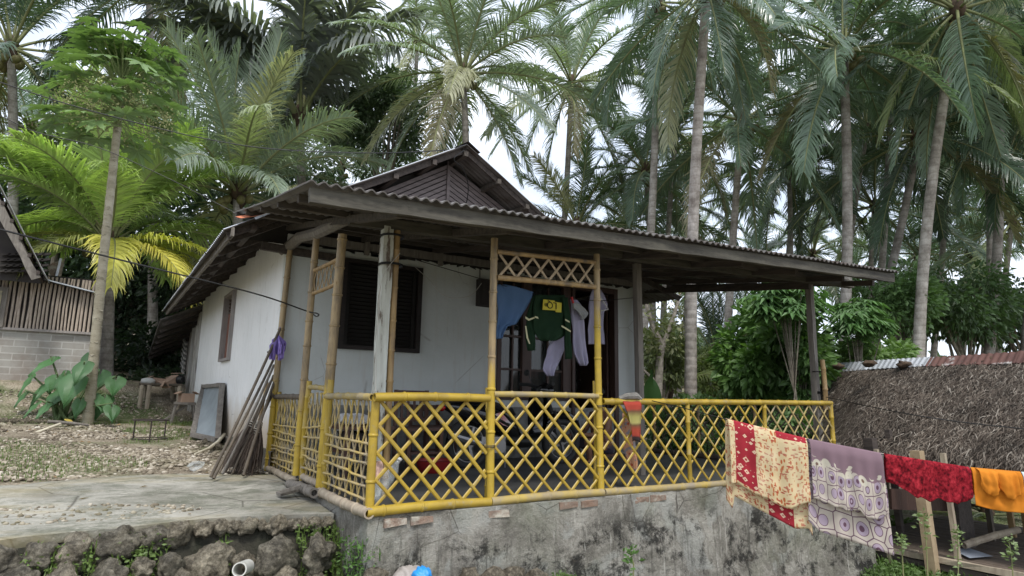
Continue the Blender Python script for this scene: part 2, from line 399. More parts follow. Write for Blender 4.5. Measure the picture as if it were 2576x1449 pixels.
# ------------------------------------------------------------ gravel
def scatter_stones(name, n, fn, smin, smax, mat, zf=None):
    zf = zf or gz
    base = np.array(vs); F = np.array(fs); nv = len(base)
    V = []; i = 0
    while i < n:
        x, y, ok = fn()
        if not ok: continue
        z = zf(x, y)
        a = RS.rand()*6.28; sc_ = smin+(smax-smin)*RS.rand()**2.5
        p = base*(1+.35*(RS.rand(nv, 1)-.5))*np.array([1, .75+.3*RS.rand(), .42+.25*RS.rand()])*sc_
        t1 = (RS.rand()-.5)*.8
        c_, s_ = math.cos(t1), math.sin(t1); p = p @ np.array([[1, 0, 0], [0, c_, s_], [0, -s_, c_]])
        c_, s_ = math.cos(a), math.sin(a); p = p @ np.array([[c_, s_, 0], [-s_, c_, 0], [0, 0, 1]])
        V.append(p+np.array([x, y, z+sc_*.25])); i += 1
    V = np.concatenate(V); FF = (F[None]+(np.arange(n)*nv)[:, None, None]).reshape(-1, 3)
    me = bpy.data.meshes.new(name); me.vertices.add(len(V)); me.vertices.foreach_set('co', V.ravel())
    me.loops.add(FF.size); me.loops.foreach_set('vertex_index', FF.ravel().astype(np.int32))
    me.polygons.add(len(FF)); me.polygons.foreach_set('loop_start', np.arange(0, FF.size, 3, dtype=np.int32))
    me.materials.append(mat); me.update(calc_edges=True); me.validate()
    o = bpy.data.objects.new(name, me); COL.objects.link(o); o['kind'] = 'stuff'; return o
def yard():
    y = 2.7+10.5*RS.rand()**1.35; x = -5.2+5.2*RS.rand()
    ok = y > slab_back(x)-.06-.15*RS.rand()
    k = mn.noise(Vector((x*.6, y*.5, 5)))+.5*mn.noise(Vector((x*1.8, y*1.5, 2)))
    if k > .0 and RS.rand() < .62+k: ok = False
    if x > -.55 and y > 4.2 and RS.rand() < .8: ok = False
    if y > 7.5 and RS.rand() < .5: ok = False
    return x, y, ok
o = scatter_stones('gravel', 20000, yard, .012, .046, M_gravel); o['label'] = 'pale loose gravel scattered over the yard left of the house'
def slabgrit():
    x = -4.5+4*RS.rand(); y = .9+1.2*RS.rand()
    cx, cy = -2.1, 1.0
    d = math.hypot((x-cx)/1.05, (y-1.35)/.33)
    return x, y, d < 1 and RS.rand() < (.35+.65*(d > .75))
o = scatter_stones('grit', 420, slabgrit, .008, .03, M_gravel, lambda x, y: slab_top(x, y)-.004)
o['label'] = 'fine grit lying on the concrete path'

# ------------------------------------------------------------ coral stone retaining wall
rw = thing('stone_retaining_wall', 'low wall of rough dark coral rocks holding up the concrete path', 'stone wall', (-2, .3, -.7))
rid = 0; RK = []
def rock(c, r, tone):
    global rid
    b = MB(); b.blob((0, 0, 0), r, 4, .26, 1.4, rid); b.v = [tuple(Vector(p)*(1+.10*(abs(mn.noise(Vector(p)*16+Vector((rid*3., 0, 0))))-.2)+.10*mn.noise(Vector(p)*38))) for p in b.v]; rid += 1
    o = obj('stone', b, M_rock, None, auto=None); o.parent = rw
    o.location = Vector(c)-rw.location; o.rotation_euler = (random.uniform(-.4, .4), random.uniform(-.4, .4), random.uniform(0, 6.28)); o.color = (*tone, 1)
    return o
tD = (1.4, 1.37, 1.28); tM = (1.9, 1.82, 1.66); tP = (2.1, 2.0, 1.8)
x = .0-.05
# top course: small pale stones near the porch corner, larger dark ones to the left
while x > -4.2:
    k = ss(-1.0, -1.7, x) if x > -1.7 else 1
    k = min(1, max(0, (-x-.9)/.8)); r = .06+.075*k+random.uniform(-.015, .03)
    e = edge_y(x)
    rock((x-r, e+.09-.02*k, gz(x, e+.35)-.03-.07*k), (r*1.15, r*.85, r*.9), tD if k > .5 and random.random() < .75 else (tP if k < .5 and random.random() < .6 else tM))
    x -= r*1.75
for row, (dz, rr, dy) in enumerate([(-.23, .115, -.03), (-.42, .13, -.11), (-.60, .15, -.2)]):
    x = -.06-random.uniform(0, .1)
    while x > -4.4:
        r = rr+random.uniform(-.035, .05); e = edge_y(x)
        tone = random.choice([tD, tD, tM] if x < -1.1 else [tM, tP, tM, tD])
        rock((x-r, e+dy-.05+random.uniform(-.04, .03), gz(x, e+.35)+dz+random.uniform(-.04, .04)-.02), (r*1.15, r*.8, r*.95), tone)
        x -= r*2.05
mb = MB(); rows = []
for k in range(6):
    rows.append([(x, edge_y(x)+.13-.05*k+.03*mn.noise(Vector((x*4, k, 0))), gz(x, edge_y(x)+.35)-.03-.15*k) for x in np.arange(-7, .02, .12)])
mb.grid(rows); M_mortar = simple('dark_earth_mortar', (.055, .05, .038), (.025, .028, .018), 5, bump=.8, bscale=14, bd=.04, rough=.95)
obj('mortar', mb, M_mortar, rw)
# ------------------------------------------------------------ HOUSE
house = thing('house', 'white plastered one storey house with dark zinc gable roof and open bamboo railed porch', 'house', (0, 0, 0))
def wall(name, ax, pos, th, a0, a1, z0, z1, holes, mat, topf=None, rag=.0, parent=None):
    """wall in plane ax=pos, thickness th towards +axis, from a0..a1, with rectangular holes (a,b,z,z)"""
    A = sorted({a0, a1, *[h[0] for h in holes], *[h[1] for h in holes], *np.arange(a0, a1, .5 if not rag else .12)})
    Z = sorted({z0, z1, *[h[2] for h in holes], *[h[3] for h in holes]})
    mb = MB()
    P = (lambda a, z, d: (a, pos+d, z)) if ax == 'y' else (lambda a, z, d: (pos+d, a, z))
    solid = lambda i, j: 0 <= i < len(A)-1 and 0 <= j < len(Z)-1 and not any(h[0]-1e-6 <= A[i] < h[1]-1e-6 and h[2]-1e-6 <= Z[j] < h[3]-1e-6 for h in holes)
    def zz(a, z):
        if z == z1 and topf: return topf(a)
        return z
    for i in range(len(A)-1):
        for j in range(len(Z)-1):
            if not solid(i, j): continue
            a, b, c, d = A[i], A[i+1], Z[j], Z[j+1]
            q = [(a, zz(a, c)), (b, zz(b, c)), (b, zz(b, d)), (a, zz(a, d))]
            for dd in (0, th): mb.add([P(*k, dd) for k in q], [(0, 1, 2, 3)])
            for (k, l), (m, n_) in (((0, 1), (i, j-1)), ((1, 2), (i+1, j)), ((2, 3), (i, j+1)), ((3, 0), (i-1, j))):
                if not solid(m, n_): mb.add([P(*q[k], 0), P(*q[l], 0), P(*q[l], th), P(*q[k], th)], [(0, 1, 2, 3)])
    return obj(name, mb, mat, parent or house, smooth=False)
rz_ = lambda a: random.uniform(-.035, .035)
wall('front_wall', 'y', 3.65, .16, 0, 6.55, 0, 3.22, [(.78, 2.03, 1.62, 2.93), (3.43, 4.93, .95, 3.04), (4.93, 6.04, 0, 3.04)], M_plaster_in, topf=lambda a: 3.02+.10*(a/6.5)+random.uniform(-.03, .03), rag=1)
wall('side_wall', 'x', .0, .16, 3.81, 12.3, .22, 3.4, [(7.46, 8.51, 1.58, 2.9)], M_plaster, topf=lambda a: 3.33+random.uniform(-.03, .03), rag=1)
wall('right_wall', 'x', 6.39, .16, 3.82, 12.3, 0, 3.1, [], M_plaster)
wall('rear_wall', 'y', 12.3, .16, 0, 6.55, 0, 3.3, [], M_plaster)
# wall end at the porch corner
b = MB(); b.box((.08, 3.73, 1.62), (.158, .157, 3.1)); obj('corner_pier', b, M_plaster, house, False)
# rough stone footing showing under the plaster
b = MB(); rows = []
for k, z in enumerate((-.2, .0, .1, .2, .245, .25)):
    rows.append([((-.045 if k < 5 else .02)+.03*mn.noise(Vector((0, y*5, z*9))), y, z) for y in np.arange(3.4, 12.4, .09)])
b.grid(rows); obj('footing', b, simple('dark_stone_footing', (.20, .17, .13), (.10, .085, .07), 4, bump=.8, bscale=12, bd=.04, rough=.95, stain=(.05, .055, .03)), house, auto=None)
# interior: floor, partition that keeps the rooms dark
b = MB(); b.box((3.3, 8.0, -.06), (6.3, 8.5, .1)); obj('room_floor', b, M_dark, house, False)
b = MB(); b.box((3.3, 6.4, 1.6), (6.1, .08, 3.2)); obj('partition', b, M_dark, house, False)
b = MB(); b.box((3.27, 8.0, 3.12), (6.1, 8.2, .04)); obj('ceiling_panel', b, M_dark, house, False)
# plinth under the porch: front face battered, brick course at the top
b = MB(); rows = []
for iz, z in enumerate([0.0, -.012, -.05, -.1, -.16, -.24, -.33, -.42, -.52, -.62, -.75, -.9, -1.1, -1.35, -1.6]):
    row = []
    for x in np.arange(-.02, 7.32, .07):
        k = -z
        yy = -.055-.05*k-(.10*ss(5.6, 7.2, x)*k)+(.035+.03*ss(4, 6, x))*mn.noise(Vector((x*1.6, 0, z*2.2)))+(.018+.035*ss(3.5, 5.5, x))*mn.noise(Vector((x*6, 0, z*7)))+(.010+.012*ss(3.5, 5.5, x))*mn.noise(Vector((x*15, 3, z*16)))
        zt = z-ss(6.75, 7.25, x)*.55*(1 if iz < 9 else 0)
        row.append((x, yy, zt))
    rows.append(row)
b.grid([[(p[0], 3.6, .0-.0*p[0]) for p in rows[0]], [(p[0], .15, .0) if p[0] < 6.9 else p for p in rows[0]]]+rows)
b.grid([[(rows[j][0][0]-.0, y, rows[j][0][2]) for y in (rows[j][0][1], .3, 1.2, 3.6)] for j in range(len(rows))])
b.grid([[(rows[j][-1][0], y, rows[j][-1][2]) for y in (rows[j][-1][1], .3, 1.2, 3.6)] for j in range(len(rows))])
obj('plinth', b, M_plinth, house, auto=None)
x = .12
while x < 3.3:
    w = random.uniform(.19, .24); zc = -.062+random.uniform(-.006, .006)
    if random.random() < .72:
        b = MB(); b.beam((x, -.036, zc), (x+w, -.036, zc), .06, .062, jit=.010); obj('brick', b, M_brick, house)
    x += w+random.uniform(.02, .05)
b = MB(); b.box((3.55, 1.83, .012), (6.98, 3.6, .03)); obj('porch_floor', b, M_floor, house, False)
b = MB(); b.box((3.3, 3.63, .42), (6.5, .036, .83)); obj('porch_wall_base', b, simple('scuffed_whitewash', (.30, .31, .30), (.16, .16, .15), 4, bump=.5, bscale=10, bd=.02, stain=(.06, .055, .05), stain_scale=3), house, False)
# ---- corrugated sheets
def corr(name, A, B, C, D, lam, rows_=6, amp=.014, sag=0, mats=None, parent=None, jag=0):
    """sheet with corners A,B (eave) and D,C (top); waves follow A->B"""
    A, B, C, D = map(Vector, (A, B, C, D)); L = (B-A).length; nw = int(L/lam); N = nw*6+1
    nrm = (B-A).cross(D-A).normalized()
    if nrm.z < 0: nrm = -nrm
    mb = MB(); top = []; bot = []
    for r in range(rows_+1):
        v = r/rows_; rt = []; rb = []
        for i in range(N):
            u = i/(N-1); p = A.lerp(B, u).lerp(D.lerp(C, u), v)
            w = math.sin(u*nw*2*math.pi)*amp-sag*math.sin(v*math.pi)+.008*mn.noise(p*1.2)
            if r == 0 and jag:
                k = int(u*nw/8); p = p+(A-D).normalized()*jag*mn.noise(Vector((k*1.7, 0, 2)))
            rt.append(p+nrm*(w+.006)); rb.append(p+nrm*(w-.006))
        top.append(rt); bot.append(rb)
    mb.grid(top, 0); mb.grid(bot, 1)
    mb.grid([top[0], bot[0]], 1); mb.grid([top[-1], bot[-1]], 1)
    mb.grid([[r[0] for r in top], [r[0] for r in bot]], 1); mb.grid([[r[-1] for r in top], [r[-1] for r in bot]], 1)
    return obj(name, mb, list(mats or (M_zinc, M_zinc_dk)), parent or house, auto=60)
YF = 3.02
RX, RZ = 2.43, 4.86
corr('roof', (-.90, YF, 2.93), (-.90, 12.4, 2.93), (RX, 12.4, RZ), (RX, YF, RZ), .095, 5, mats=(M_zinc_br, M_zinc_dk), jag=.03)
corr('roof', (4.12, YF, 3.87), (4.12, 12.4, 3.87), (RX, 12.4, RZ-.01), (RX, YF, RZ-.01), .095, 5)
corr('roof', (7.3, YF+.1, 2.95), (7.3, 12.4, 2.95), (4.10, 12.4, 3.86), (4.10, YF+.1, 3.86), .095, 5)
b = MB(); b.grid([[(RX-.22, y, RZ-.10), (RX, y, RZ+.045), (RX+.22, y, RZ-.09)] for y in (YF-.03, 6, 9, 12.45)]); obj('ridge_cap', b, M_zinc_dk, house, False)
# barge boards following the rake, under the sheets
for a_, c_ in (((-.85, 2.90), (RX, 4.80)), ((RX, 4.80), (4.12, 3.81)), ((4.12, 3.81), (7.2, 2.93))):
    b = MB(); b.beam((a_[0], YF+.10, a_[1]), (c_[0], YF+.10, c_[1]), .035, .10); obj('barge_board', b, M_wood_dk, house, False)
# purlins of the main roof run through to the front overhang
for i, (x_, z_) in enumerate([(-.55, 3.06), (.1, 3.44), (.72, 3.80), (1.3, 4.13), (1.9, 4.48), (2.43, 4.74), (3.05, 4.42), (3.6, 4.1), (4.2, 3.76)]):
    b = MB(); b.beam((x_, YF+.03, z_-.02), (x_, 12.3, z_-.02), .07, .08, jit=.004); obj('purlin', b, M_wood_dkx if i in (2, 5, 6, 7) else M_wood_dk, house, False)
# eave board and outriggers on the long side
b = MB(); b.beam((-.80, YF, 2.93), (-.80, 12.3, 2.90), .035, .11, jit=.005); obj('eave_board', b, M_wood_gr, house, False)
for k in range(11):
    y = 3.3+k*.88; b = MB(); b.beam((-.80, y, 2.88), (.9, y, 3.82), .05, .10, jit=.006); obj('rafter', b, M_wood_dk, house, False)
# gable of diagonal boards
b = MB(); gy_ = 3.62
def gclip(poly, zc=3.5):   # boards given as polygons in x,z, cut off where the porch roof meets the wall
    out = []
    for (x0, z0), (x1, z1) in zip(poly, poly[1:]+poly[:1]):
        if z0 >= zc: out.append((x0, z0))
        if (z0 >= zc) != (z1 >= zc): t_ = (zc-z0)/(z1-z0); out.append((x0+(x1-x0)*t_, zc))
    n = len(out)
    if n < 3: return
    b.add([(x, gy_, z) for x, z in out]+[(x, gy_-.022, z) for x, z in out], [tuple(range(n)), tuple(range(2*n-1, n-1, -1))]+[(i, (i+1) % n, n+(i+1) % n, n+i) for i in range(n)])
ax_, az_, bx0, bx1, bz = 2.40, 4.70, 1.12, 3.78, 3.42
for k in range(15):      # left half: boards parallel to the left rake
    t0, t1 = k/15, (k+.80)/15
    zc0 = az_-(az_-bz)*t0*1.0; zc1 = az_-(az_-bz)*t1
    sl = (az_-3.92)/(ax_-bx0)
    e = lambda zc: (ax_, zc)
    xl0 = bx0; gclip([(ax_-.02, zc1), (ax_-.02, zc0), (bx0-.5, zc0-sl*(ax_-bx0+.5)), (bx0-.5, zc1-sl*(ax_-bx0+.5))])
for k in range(15):
    t0, t1 = k/15, (k+.80)/15
    zc0 = az_-(az_-bz)*t0; zc1 = az_-(az_-bz)*t1; sl = (az_-4.02)/(bx1-ax_)
    gclip([(ax_+.02, zc0), (ax_+.02, zc1), (bx1+.5, zc1-sl*(bx1-ax_+.5)), (bx1+.5, zc0-sl*(bx1-ax_+.5))])
o = obj('gable_boards', b, M_board, house, False); o['kind'] = 'stuff'
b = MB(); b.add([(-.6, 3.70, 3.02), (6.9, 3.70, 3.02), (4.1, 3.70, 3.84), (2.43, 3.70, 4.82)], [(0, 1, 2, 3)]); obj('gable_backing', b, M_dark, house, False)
b = MB(); b.beam((ax_, 3.585, 3.4), (ax_, 3.585, az_+.05), .05, .03, up=(0, 1, 0)); b.beam((1.25, 3.585, 3.955), (3.75, 3.585, 4.0), .03, .05); obj('gable_batten', b, M_board, house, False)
# ---- porch roof
FL = Vector(on(778, 492, 'y', -.5)); FR = Vector(on(2246, 700, 'y', -.72))
b = MB(); b.beam(FL, FR, .05, .115, jit=.007); obj('fascia_board', b, M_fascia, house, False)
A_ = FL+Vector((-.03, -.075, .085)); B_ = FR+Vector((.03, -.075, .085))
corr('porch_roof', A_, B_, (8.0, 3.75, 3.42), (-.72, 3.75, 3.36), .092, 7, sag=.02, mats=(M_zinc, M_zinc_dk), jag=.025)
def roofz(x, y):
    t = (y-A_.y)/(3.75-A_.y); zf = A_.z+(B_.z-A_.z)*(x-A_.x)/(B_.x-A_.x); return zf+(3.39-zf)*t
for y in (.15, .95, 1.8, 2.7, 3.45):
    b = MB(); xa, xb = -.72, 7.75
    b.beam((xa, y, roofz(xa, y)-.065), (xb, y, roofz(xb, y)-.065), .05, .075, jit=.005); obj('purlin', b, M_wood_dkx, house, False)
for x in (-.02, 1.05, 2.2, 3.3, 4.4, 5.5, 6.6, 7.4):
    b = MB(); b.beam((x, -.42, roofz(x, -.42)-.125), (x, 3.6, roofz(x, 3.6)-.125), .06, .075, jit=.005); obj('rafter', b, M_wood_dkx if x < 1.3 else M_wood_dk, house, False)
b = MB(); b.grid([[on(592, 545, 'y', 3.1), on(640, 536, 'y', 2.9), on(684, 528, 'y', 2.75)], [on(606, 549, 'y', 2.75), on(640, 545, 'y', 2.6), on(668, 542, 'y', 2.5)]]); obj('flashing', b, M_orange_sheet, house, False)
b = MB(); b.grid([[on(640, 546, 'y', 2.6), on(690, 530, 'y', 2.0), on(716, 510, 'y', 1.4)], [on(643, 552, 'y', 2.5), on(700, 530, 'y', 1.9), on(724, 513, 'y', 1.35)]]); obj('flashing', b, M_zinc_br, house, False)
# ---- beams under the porch roof
TB = Vector((.30, .80, 2.70)); TE = Vector(on(2142, 716, 'y', .05))
b = MB(); b.beam(TB+Vector((-.35, .05, 0)), TE, .09, .11, jit=.006); obj('beam', b, M_fascia, house, False)
b = MB(); b.tube([(.02, 3.95, 2.98), (.0, 3.0, 2.98), (-.01, 2.1, 2.84), (.02, 1.3, 2.80), (.12, .62, 2.80)], [.075, .07, .07, .065, .06], 8); obj('beam', b, M_wood_gr, house)
b = MB(); b.beam((-.35, 3.60, 2.93), (.75, 3.60, 2.90), .09, .10, jit=.008); obj('beam', b, M_wood_dk, house, False)
b = MB(); b.beam((.1, 3.57, 3.11), (6.9, 3.57, 3.2), .05, .11, jit=.006); obj('beam', b, M_wood_gr, house, False)
b = MB(); b.beam((6.8, .2, 2.72), (6.8, 3.6, 3.1), .07, .1, jit=.005); obj('beam', b, M_wood_dk, house, False)
for x in (1.1, 2.3, 3.4, 4.6):     # short struts carrying the wall plate
    b = MB(); b.beam((x, 3.55, 3.0), (x, 3.55, 3.3), .07, .05); obj('strut', b, M_wood_gr, house, False)
# ---- posts
def post_mat(h, name):
    t = NT(name); v = t.mapping(); sep = t.n('ShaderNodeSeparateXYZ'); t.l(t.tc.outputs['Object'], sep.inputs[0])
    k = t.math('ADD', sep.outputs[2], t.math('MULTIPLY', t.noise(t.mapping(scale=(6, 6, 1)), 5, 4), .5))
    f = t.ramp(t.math('DIVIDE', k, 4.), [((h+.25)/4-.03, 1.), ((h+.25)/4+.03, 0.)])
    y = t.ramp(t.noise(v, 5, 5), [(.4, (.36, .25, .03)), (.6, (.45, .31, .03))])
    bm = t.ramp(t.noise(t.mapping(scale=(3, 3, .6)), 4, 5, .7), [(.38, (.18, .135, .08)), (.6, (.37, .27, .14))])
    c = t.mix(f, bm, y)
    s_ = t.ramp(t.noise(t.mapping(scale=(4, 4, 1)), 6, 5, .7), [(.62, 0.), (.7, .8)])
    c = t.mix(s_, c, (.36, .33, .27)); t.set(c, .5, 0, .45); t.bump(t.noise(v, 40, 4), .2, .004); return t.m
MP1 = post_mat(1.05, 'half_painted_bamboo'); MP2 = post_mat(1.2, 'lower_painted_bamboo'); MP4 = post_mat(1.9, 'mostly_painted_bamboo'); MP3 = post_mat(.6, 'barely_painted_bamboo')
def bpost(a, b_, r, m, lab=None):
    b = MB(); b.bamboo(a, b_, r, 12, hollow=.7); o = obj('bamboo_post', b, m, house)
    if lab: o['label'] = lab
bpost((-.03, 3.58, .0), (.02, 3.57, 2.93), .042, MP1)
bpost(on(745, 1196, 'y', 2.10), on(796, 598, 'y', 2.2), .042, post_mat(.85, 'grey_topped_bamboo'))
bpost(on(806, 1226, 'y', 1.32), on(862, 590, 'y', 1.26), .05, MP1)
bpost(on(1233, 1258, 'y', .0), on(1244, 600, 'y', .02), .037, MP2)
bpost(on(1512, 1239, 'y', .0), on(1501, 640, 'y', .02), .037, MP4)
bpost(on(1226, 1254, 'y', .07), on(1228, 975, 'y', .07), .03, MP2); bpost(on(1499, 1236, 'y', .07), on(1497, 958, 'y', .07), .03, MP2)
WP = Vector((.35, .82, 0))
b = MB(); b.beam(WP+Vector((.0, 0, 0)), WP+Vector((0, 0, 2.68)), .105, .105, jit=.008); obj('wooden_post', b, M_post_w, house, False)['label'] = 'square timber post with flaking white paint'
bpost(WP+Vector((.11, -.02, 0)), WP+Vector((.10, -.02, 2.66)), .034, M_bam)
b = MB(); b.beam((4.05, 1.0, 0), (4.03, 1.0, 2.82), .085, .085, jit=.004); obj('wooden_post', b, M_wood_gr, house, False)
b = MB(); b.beam((6.86, .26, -.05), on(2035, 716, 'y', .26), .085, .085, jit=.004); obj('wooden_post', b, M_wood_gr, house, False)
bpost(on(2077, 1030, 'y', .12), on(2068, 905, 'y', .12), .035, M_bam)
b = MB(); b.beam((6.48, 3.5, 0), (6.48, 3.5, 3.1), .09, .09, jit=.004); obj('wooden_post', b, M_wood_gr, house, False)
# ties
b = MB()
def ring(mb, c, r, w=.006, tilt=(0, 0, 1), k=2):
    for q in range(k):
        T = Vector(tilt).normalized(); u = T.orthogonal().normalized(); v_ = T.cross(u)
        mb.tube([Vector(c)+T*(q*.012)+u*(math.cos(a)*r)+v_*(math.sin(a)*r) for a in np.linspace(0, 2*math.pi, 15)], w, 5)
for z in (2.58, 2.28): b = MB(); ring(b, WP+Vector((.05, -.01, z)), .12, .007); obj('wire_tie', b, M_wire, house)
for u_, v_, k__ in ((2068, 990, 3), (2060, 935, 1)): b = MB(); ring(b, Vector(on(u_, v_, 'y', .2)), .09, .007, k=k__); obj('wire_tie', b, M_wire, house)
for x_, z_, t_, m_ in ((1.145, .52, (0, 0, 1), 'M_wire'), (2.50, .90, (0, 0, 1), 'M_wire')): b = MB(); ring(b, Vector((x_, .02, z_)), .062, .004, t_, 2); obj('wire_tie', b, M_wire, house)
# ---- front window, dark louvred shutters
w = MB()
for xa, xb in ((.78, .85), (1.96, 2.03)): w.box(((xa+xb)/2, 3.63, 2.275), (xb-xa, .10, 1.31))
for z in (1.65, 2.90): w.box((1.405, 3.63, z), (1.11, .10, .06))
win = obj('window', w, wood('black_brown_timber', (.022, .015, .013), (.012, .009, .008), 'x', .6), house, False)
win['label'] = 'large dark window with closed louvred shutters'
for xc in (1.13, 1.68):
    w = MB(); w.box((xc-.24, 3.65, 2.275), (.05, .04, 1.18)); w.box((xc+.24, 3.65, 2.275), (.05, .04, 1.18))
    for k in range(20): w.box((xc, 3.66, 1.72+k*.058), (.42, .012, .05), rot=Matrix.Rotation(R(35), 3, 'X'))
    obj('shutter', w, wood('sooty_timber', (.012, .010, .009), (.008, .007, .006), 'x', .7), win, False)
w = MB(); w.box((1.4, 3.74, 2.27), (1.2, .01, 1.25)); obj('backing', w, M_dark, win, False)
# ---- side window with red shutter
w = MB()
w.box((-.008, 7.49, 2.24), (.12, .06, 1.32)); w.box((-.008, 8.48, 2.24), (.12, .06, 1.32))
w.box((-.01, 7.985, 2.87), (.11, .93, .06)); w.box((-.01, 7.985, 1.60), (.11, .93, .05))
win2 = obj('window', w, M_wood_pk, house, False); win2['label'] = 'narrow looking side window with red brown shutter'
w = MB(); w.box((.05, 7.75, 2.08), (.03, .45, .9)); w.box((.05, 8.22, 2.08), (.03, .44, .9)); obj('shutter', w, M_wood_red, win2, False)
w = MB()
for k in range(4): w.box((.05, 7.985, 2.58+k*.07), (.07, .9, .012), rot=Matrix.Rotation(R(40), 3, 'Y'))
obj('louvre', w, M_wood_br, win2, False)
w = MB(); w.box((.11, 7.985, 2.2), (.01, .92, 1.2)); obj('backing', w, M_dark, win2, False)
# ---- glazed window and door
w = MB()
for xa, xb, z0 in ((3.43, 3.50, .95), (3.92, 4.10, .95), (4.78, 4.95, .95)): w.box(((xa+xb)/2, 3.66, (z0+3.04)/2), (xb-xa, .10, 3.04-z0))
w.box((4.19, 3.658, 2.99), (1.38, .096, .10)); w.box((4.19, 3.658, .99), (1.38, .096, .08))
for xa, xb in ((3.50, 3.92), (4.10, 4.78)):
    for z in (1.45, 2.0): w.box(((xa+xb)/2, 3.66, z), (xb-xa, .04, .035))
    w.box(((xa+xb)/2+.03, 3.657, 1.95), (.03, .035, 1.9))
win3 = obj('window', w, M_wood_br, house, False); win3['label'] = 'brown framed glazed window with small panes beside the door'
gm = NT('dim_window_glass'); gm.set((.03, .035, .035), .04, 0, .9)
tb = gm.n('ShaderNodeBsdfTransparent'); tb.inputs[0].default_value = (.8, .85, .85, 1); mx = gm.n('ShaderNodeMixShader'); mx.inputs[0].default_value = .45
gm.l(gm.b.outputs[0], mx.inputs[1]); gm.l(tb.outputs[0], mx.inputs[2]); gm.l(mx.outputs[0], gm.out.inputs[0])
for xa, xb in ((3.50, 3.92), (4.10, 4.78)):
    w = MB(); w.box(((xa+xb)/2, 3.685, 1.97), (xb-xa, .006, 1.92)); obj('pane', w, gm.m, win3, False)
M_curt = simple('pale_curtain', (.55, .56, .58), (.4, .42, .45), 3, rough=.9, bump=.1)
for xa, xb, z0 in ((3.55, 3.63, 1.1), (3.68, 3.86, 1.5), (4.16, 4.42, 1.3), (4.5, 4.72, 1.05)):
    w = MB(); w.grid([[(xa+(xb-xa)*i/8, 3.80+.02*math.sin(i*2.1), z) for i in range(9)] for z in (z0, 2.9)]); obj('curtain', w, M_curt, win3)
w = MB()
for xa, xb in ((4.96, 5.02), (5.95, 6.04)): w.box(((xa+xb)/2, 3.66, 1.52), (xb-xa, .16, 3.04))
w.box((5.485, 3.66, 2.99), (.93, .15, .10)); dr = obj('door_frame', w, M_wood_br, house, False)
w = MB(); w.box((5.90, 4.15, 1.48), (.04, .85, 2.9)); w.box((5.875, 4.15, 1.0), (.02, .6, .7)); w.box((5.875, 4.15, 2.1), (.02, .6, .9)); d_ = obj('door', w, M_wood_br, house, False)
d_['label'] = 'dark brown door standing open into the house'
w = MB(); w.tube([(5.86, 4.5, 1.35), (5.80, 4.5, 1.35), (5.80, 4.4, 1.35)], .015, 6); obj('handle', w, M_iron, d_)
# meter box on the wall
w = MB(); w.box((3.17, 3.58, 2.66), (.32, .14, .44)); w.box((3.17, 3.505, 2.66), (.26, .012, .36)); w.tube([(3.06, 3.62, 2.88), (3.05, 3.62, 3.25)], .008, 5); obj('meter_box', w, M_dark, house, False)
# ---- old plank lean-to at the back of the long side
for k in range(9):
    y = 12.55+k*.36; w = MB(); z1 = 3.0-.10*k; w.beam((-.03+.03*(k % 2), y, .25), (-.03+.03*(k % 2), y, z1), .32, .04, up=(1, 0, 0), jit=.01)
    if k not in (2,): obj('wall_plank', w, M_plank_w if k < 4 else M_wood_gr, house, False)
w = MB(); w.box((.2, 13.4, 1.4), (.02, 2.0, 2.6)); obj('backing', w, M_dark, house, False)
for k in range(2):
    w = MB(); w.box((-.05, 12.5+k*.75, 1.35), (.10, .09, 2.6)); obj('wooden_post', w, M_plank_w, house, False)
w = MB()
for k in range(7): w.box((-.10, 14.75, 1.6+k*.13), (.05, .9, .06), rot=Matrix.Rotation(R(12), 3, 'X'))
obj('slatted_vent', w, M_plank_w, house, False)
corr('lean_to_roof', (-.92, 12.35, 2.72), (-.85, 18, 1.85), (1.6, 18, 3.2), (1.6, 12.35, 4.0), .095, 4)
for k in range(8):
    w = MB(); w.beam((-.84, 12.5+k*.7, 2.62-k*.107), (1.2, 12.5+k*.7, 3.65-k*.1), .05, .08); obj('rafter', w, M_wood_dk, house, False)

# ------------------------------------------------------------ RAILINGS
def strip(mb, p, q, w=.012, t=.006, n=6, bend=0, out=(0, -1, 0), seg=3):
    p = Vector(p); q = Vector(q); o = Vector(out); d = (q-p); sd = d.normalized().cross(o)
    pts = [p+d*(i/seg)+sd*bend*math.sin(i/seg*math.pi)+o*.004*random.uniform(-1, 1) for i in range(seg+1)]
    mb.tube(pts, w, n, flat=t/w, up=out)
def clipseg(x0, z0, x1, z1, X0, X1, Z0, Z1):
    dx, dz = x1-x0, z1-z0; t0, t1 = 0, 1
    for p_, q_ in ((-dx, x0-X0), (dx, X1-x0), (-dz, z0-Z0), (dz, Z1-z0)):
        if abs(p_) < 1e-9:
            if q_ < 0: return None
        else:
            r = q_/p_
            if p_ < 0: t0 = max(t0, r)
            else: t1 = min(t1, r)
    if t0 >= t1: return None
    return (x0+dx*t0, z0+dz*t0, x0+dx*t1, z0+dz*t1)
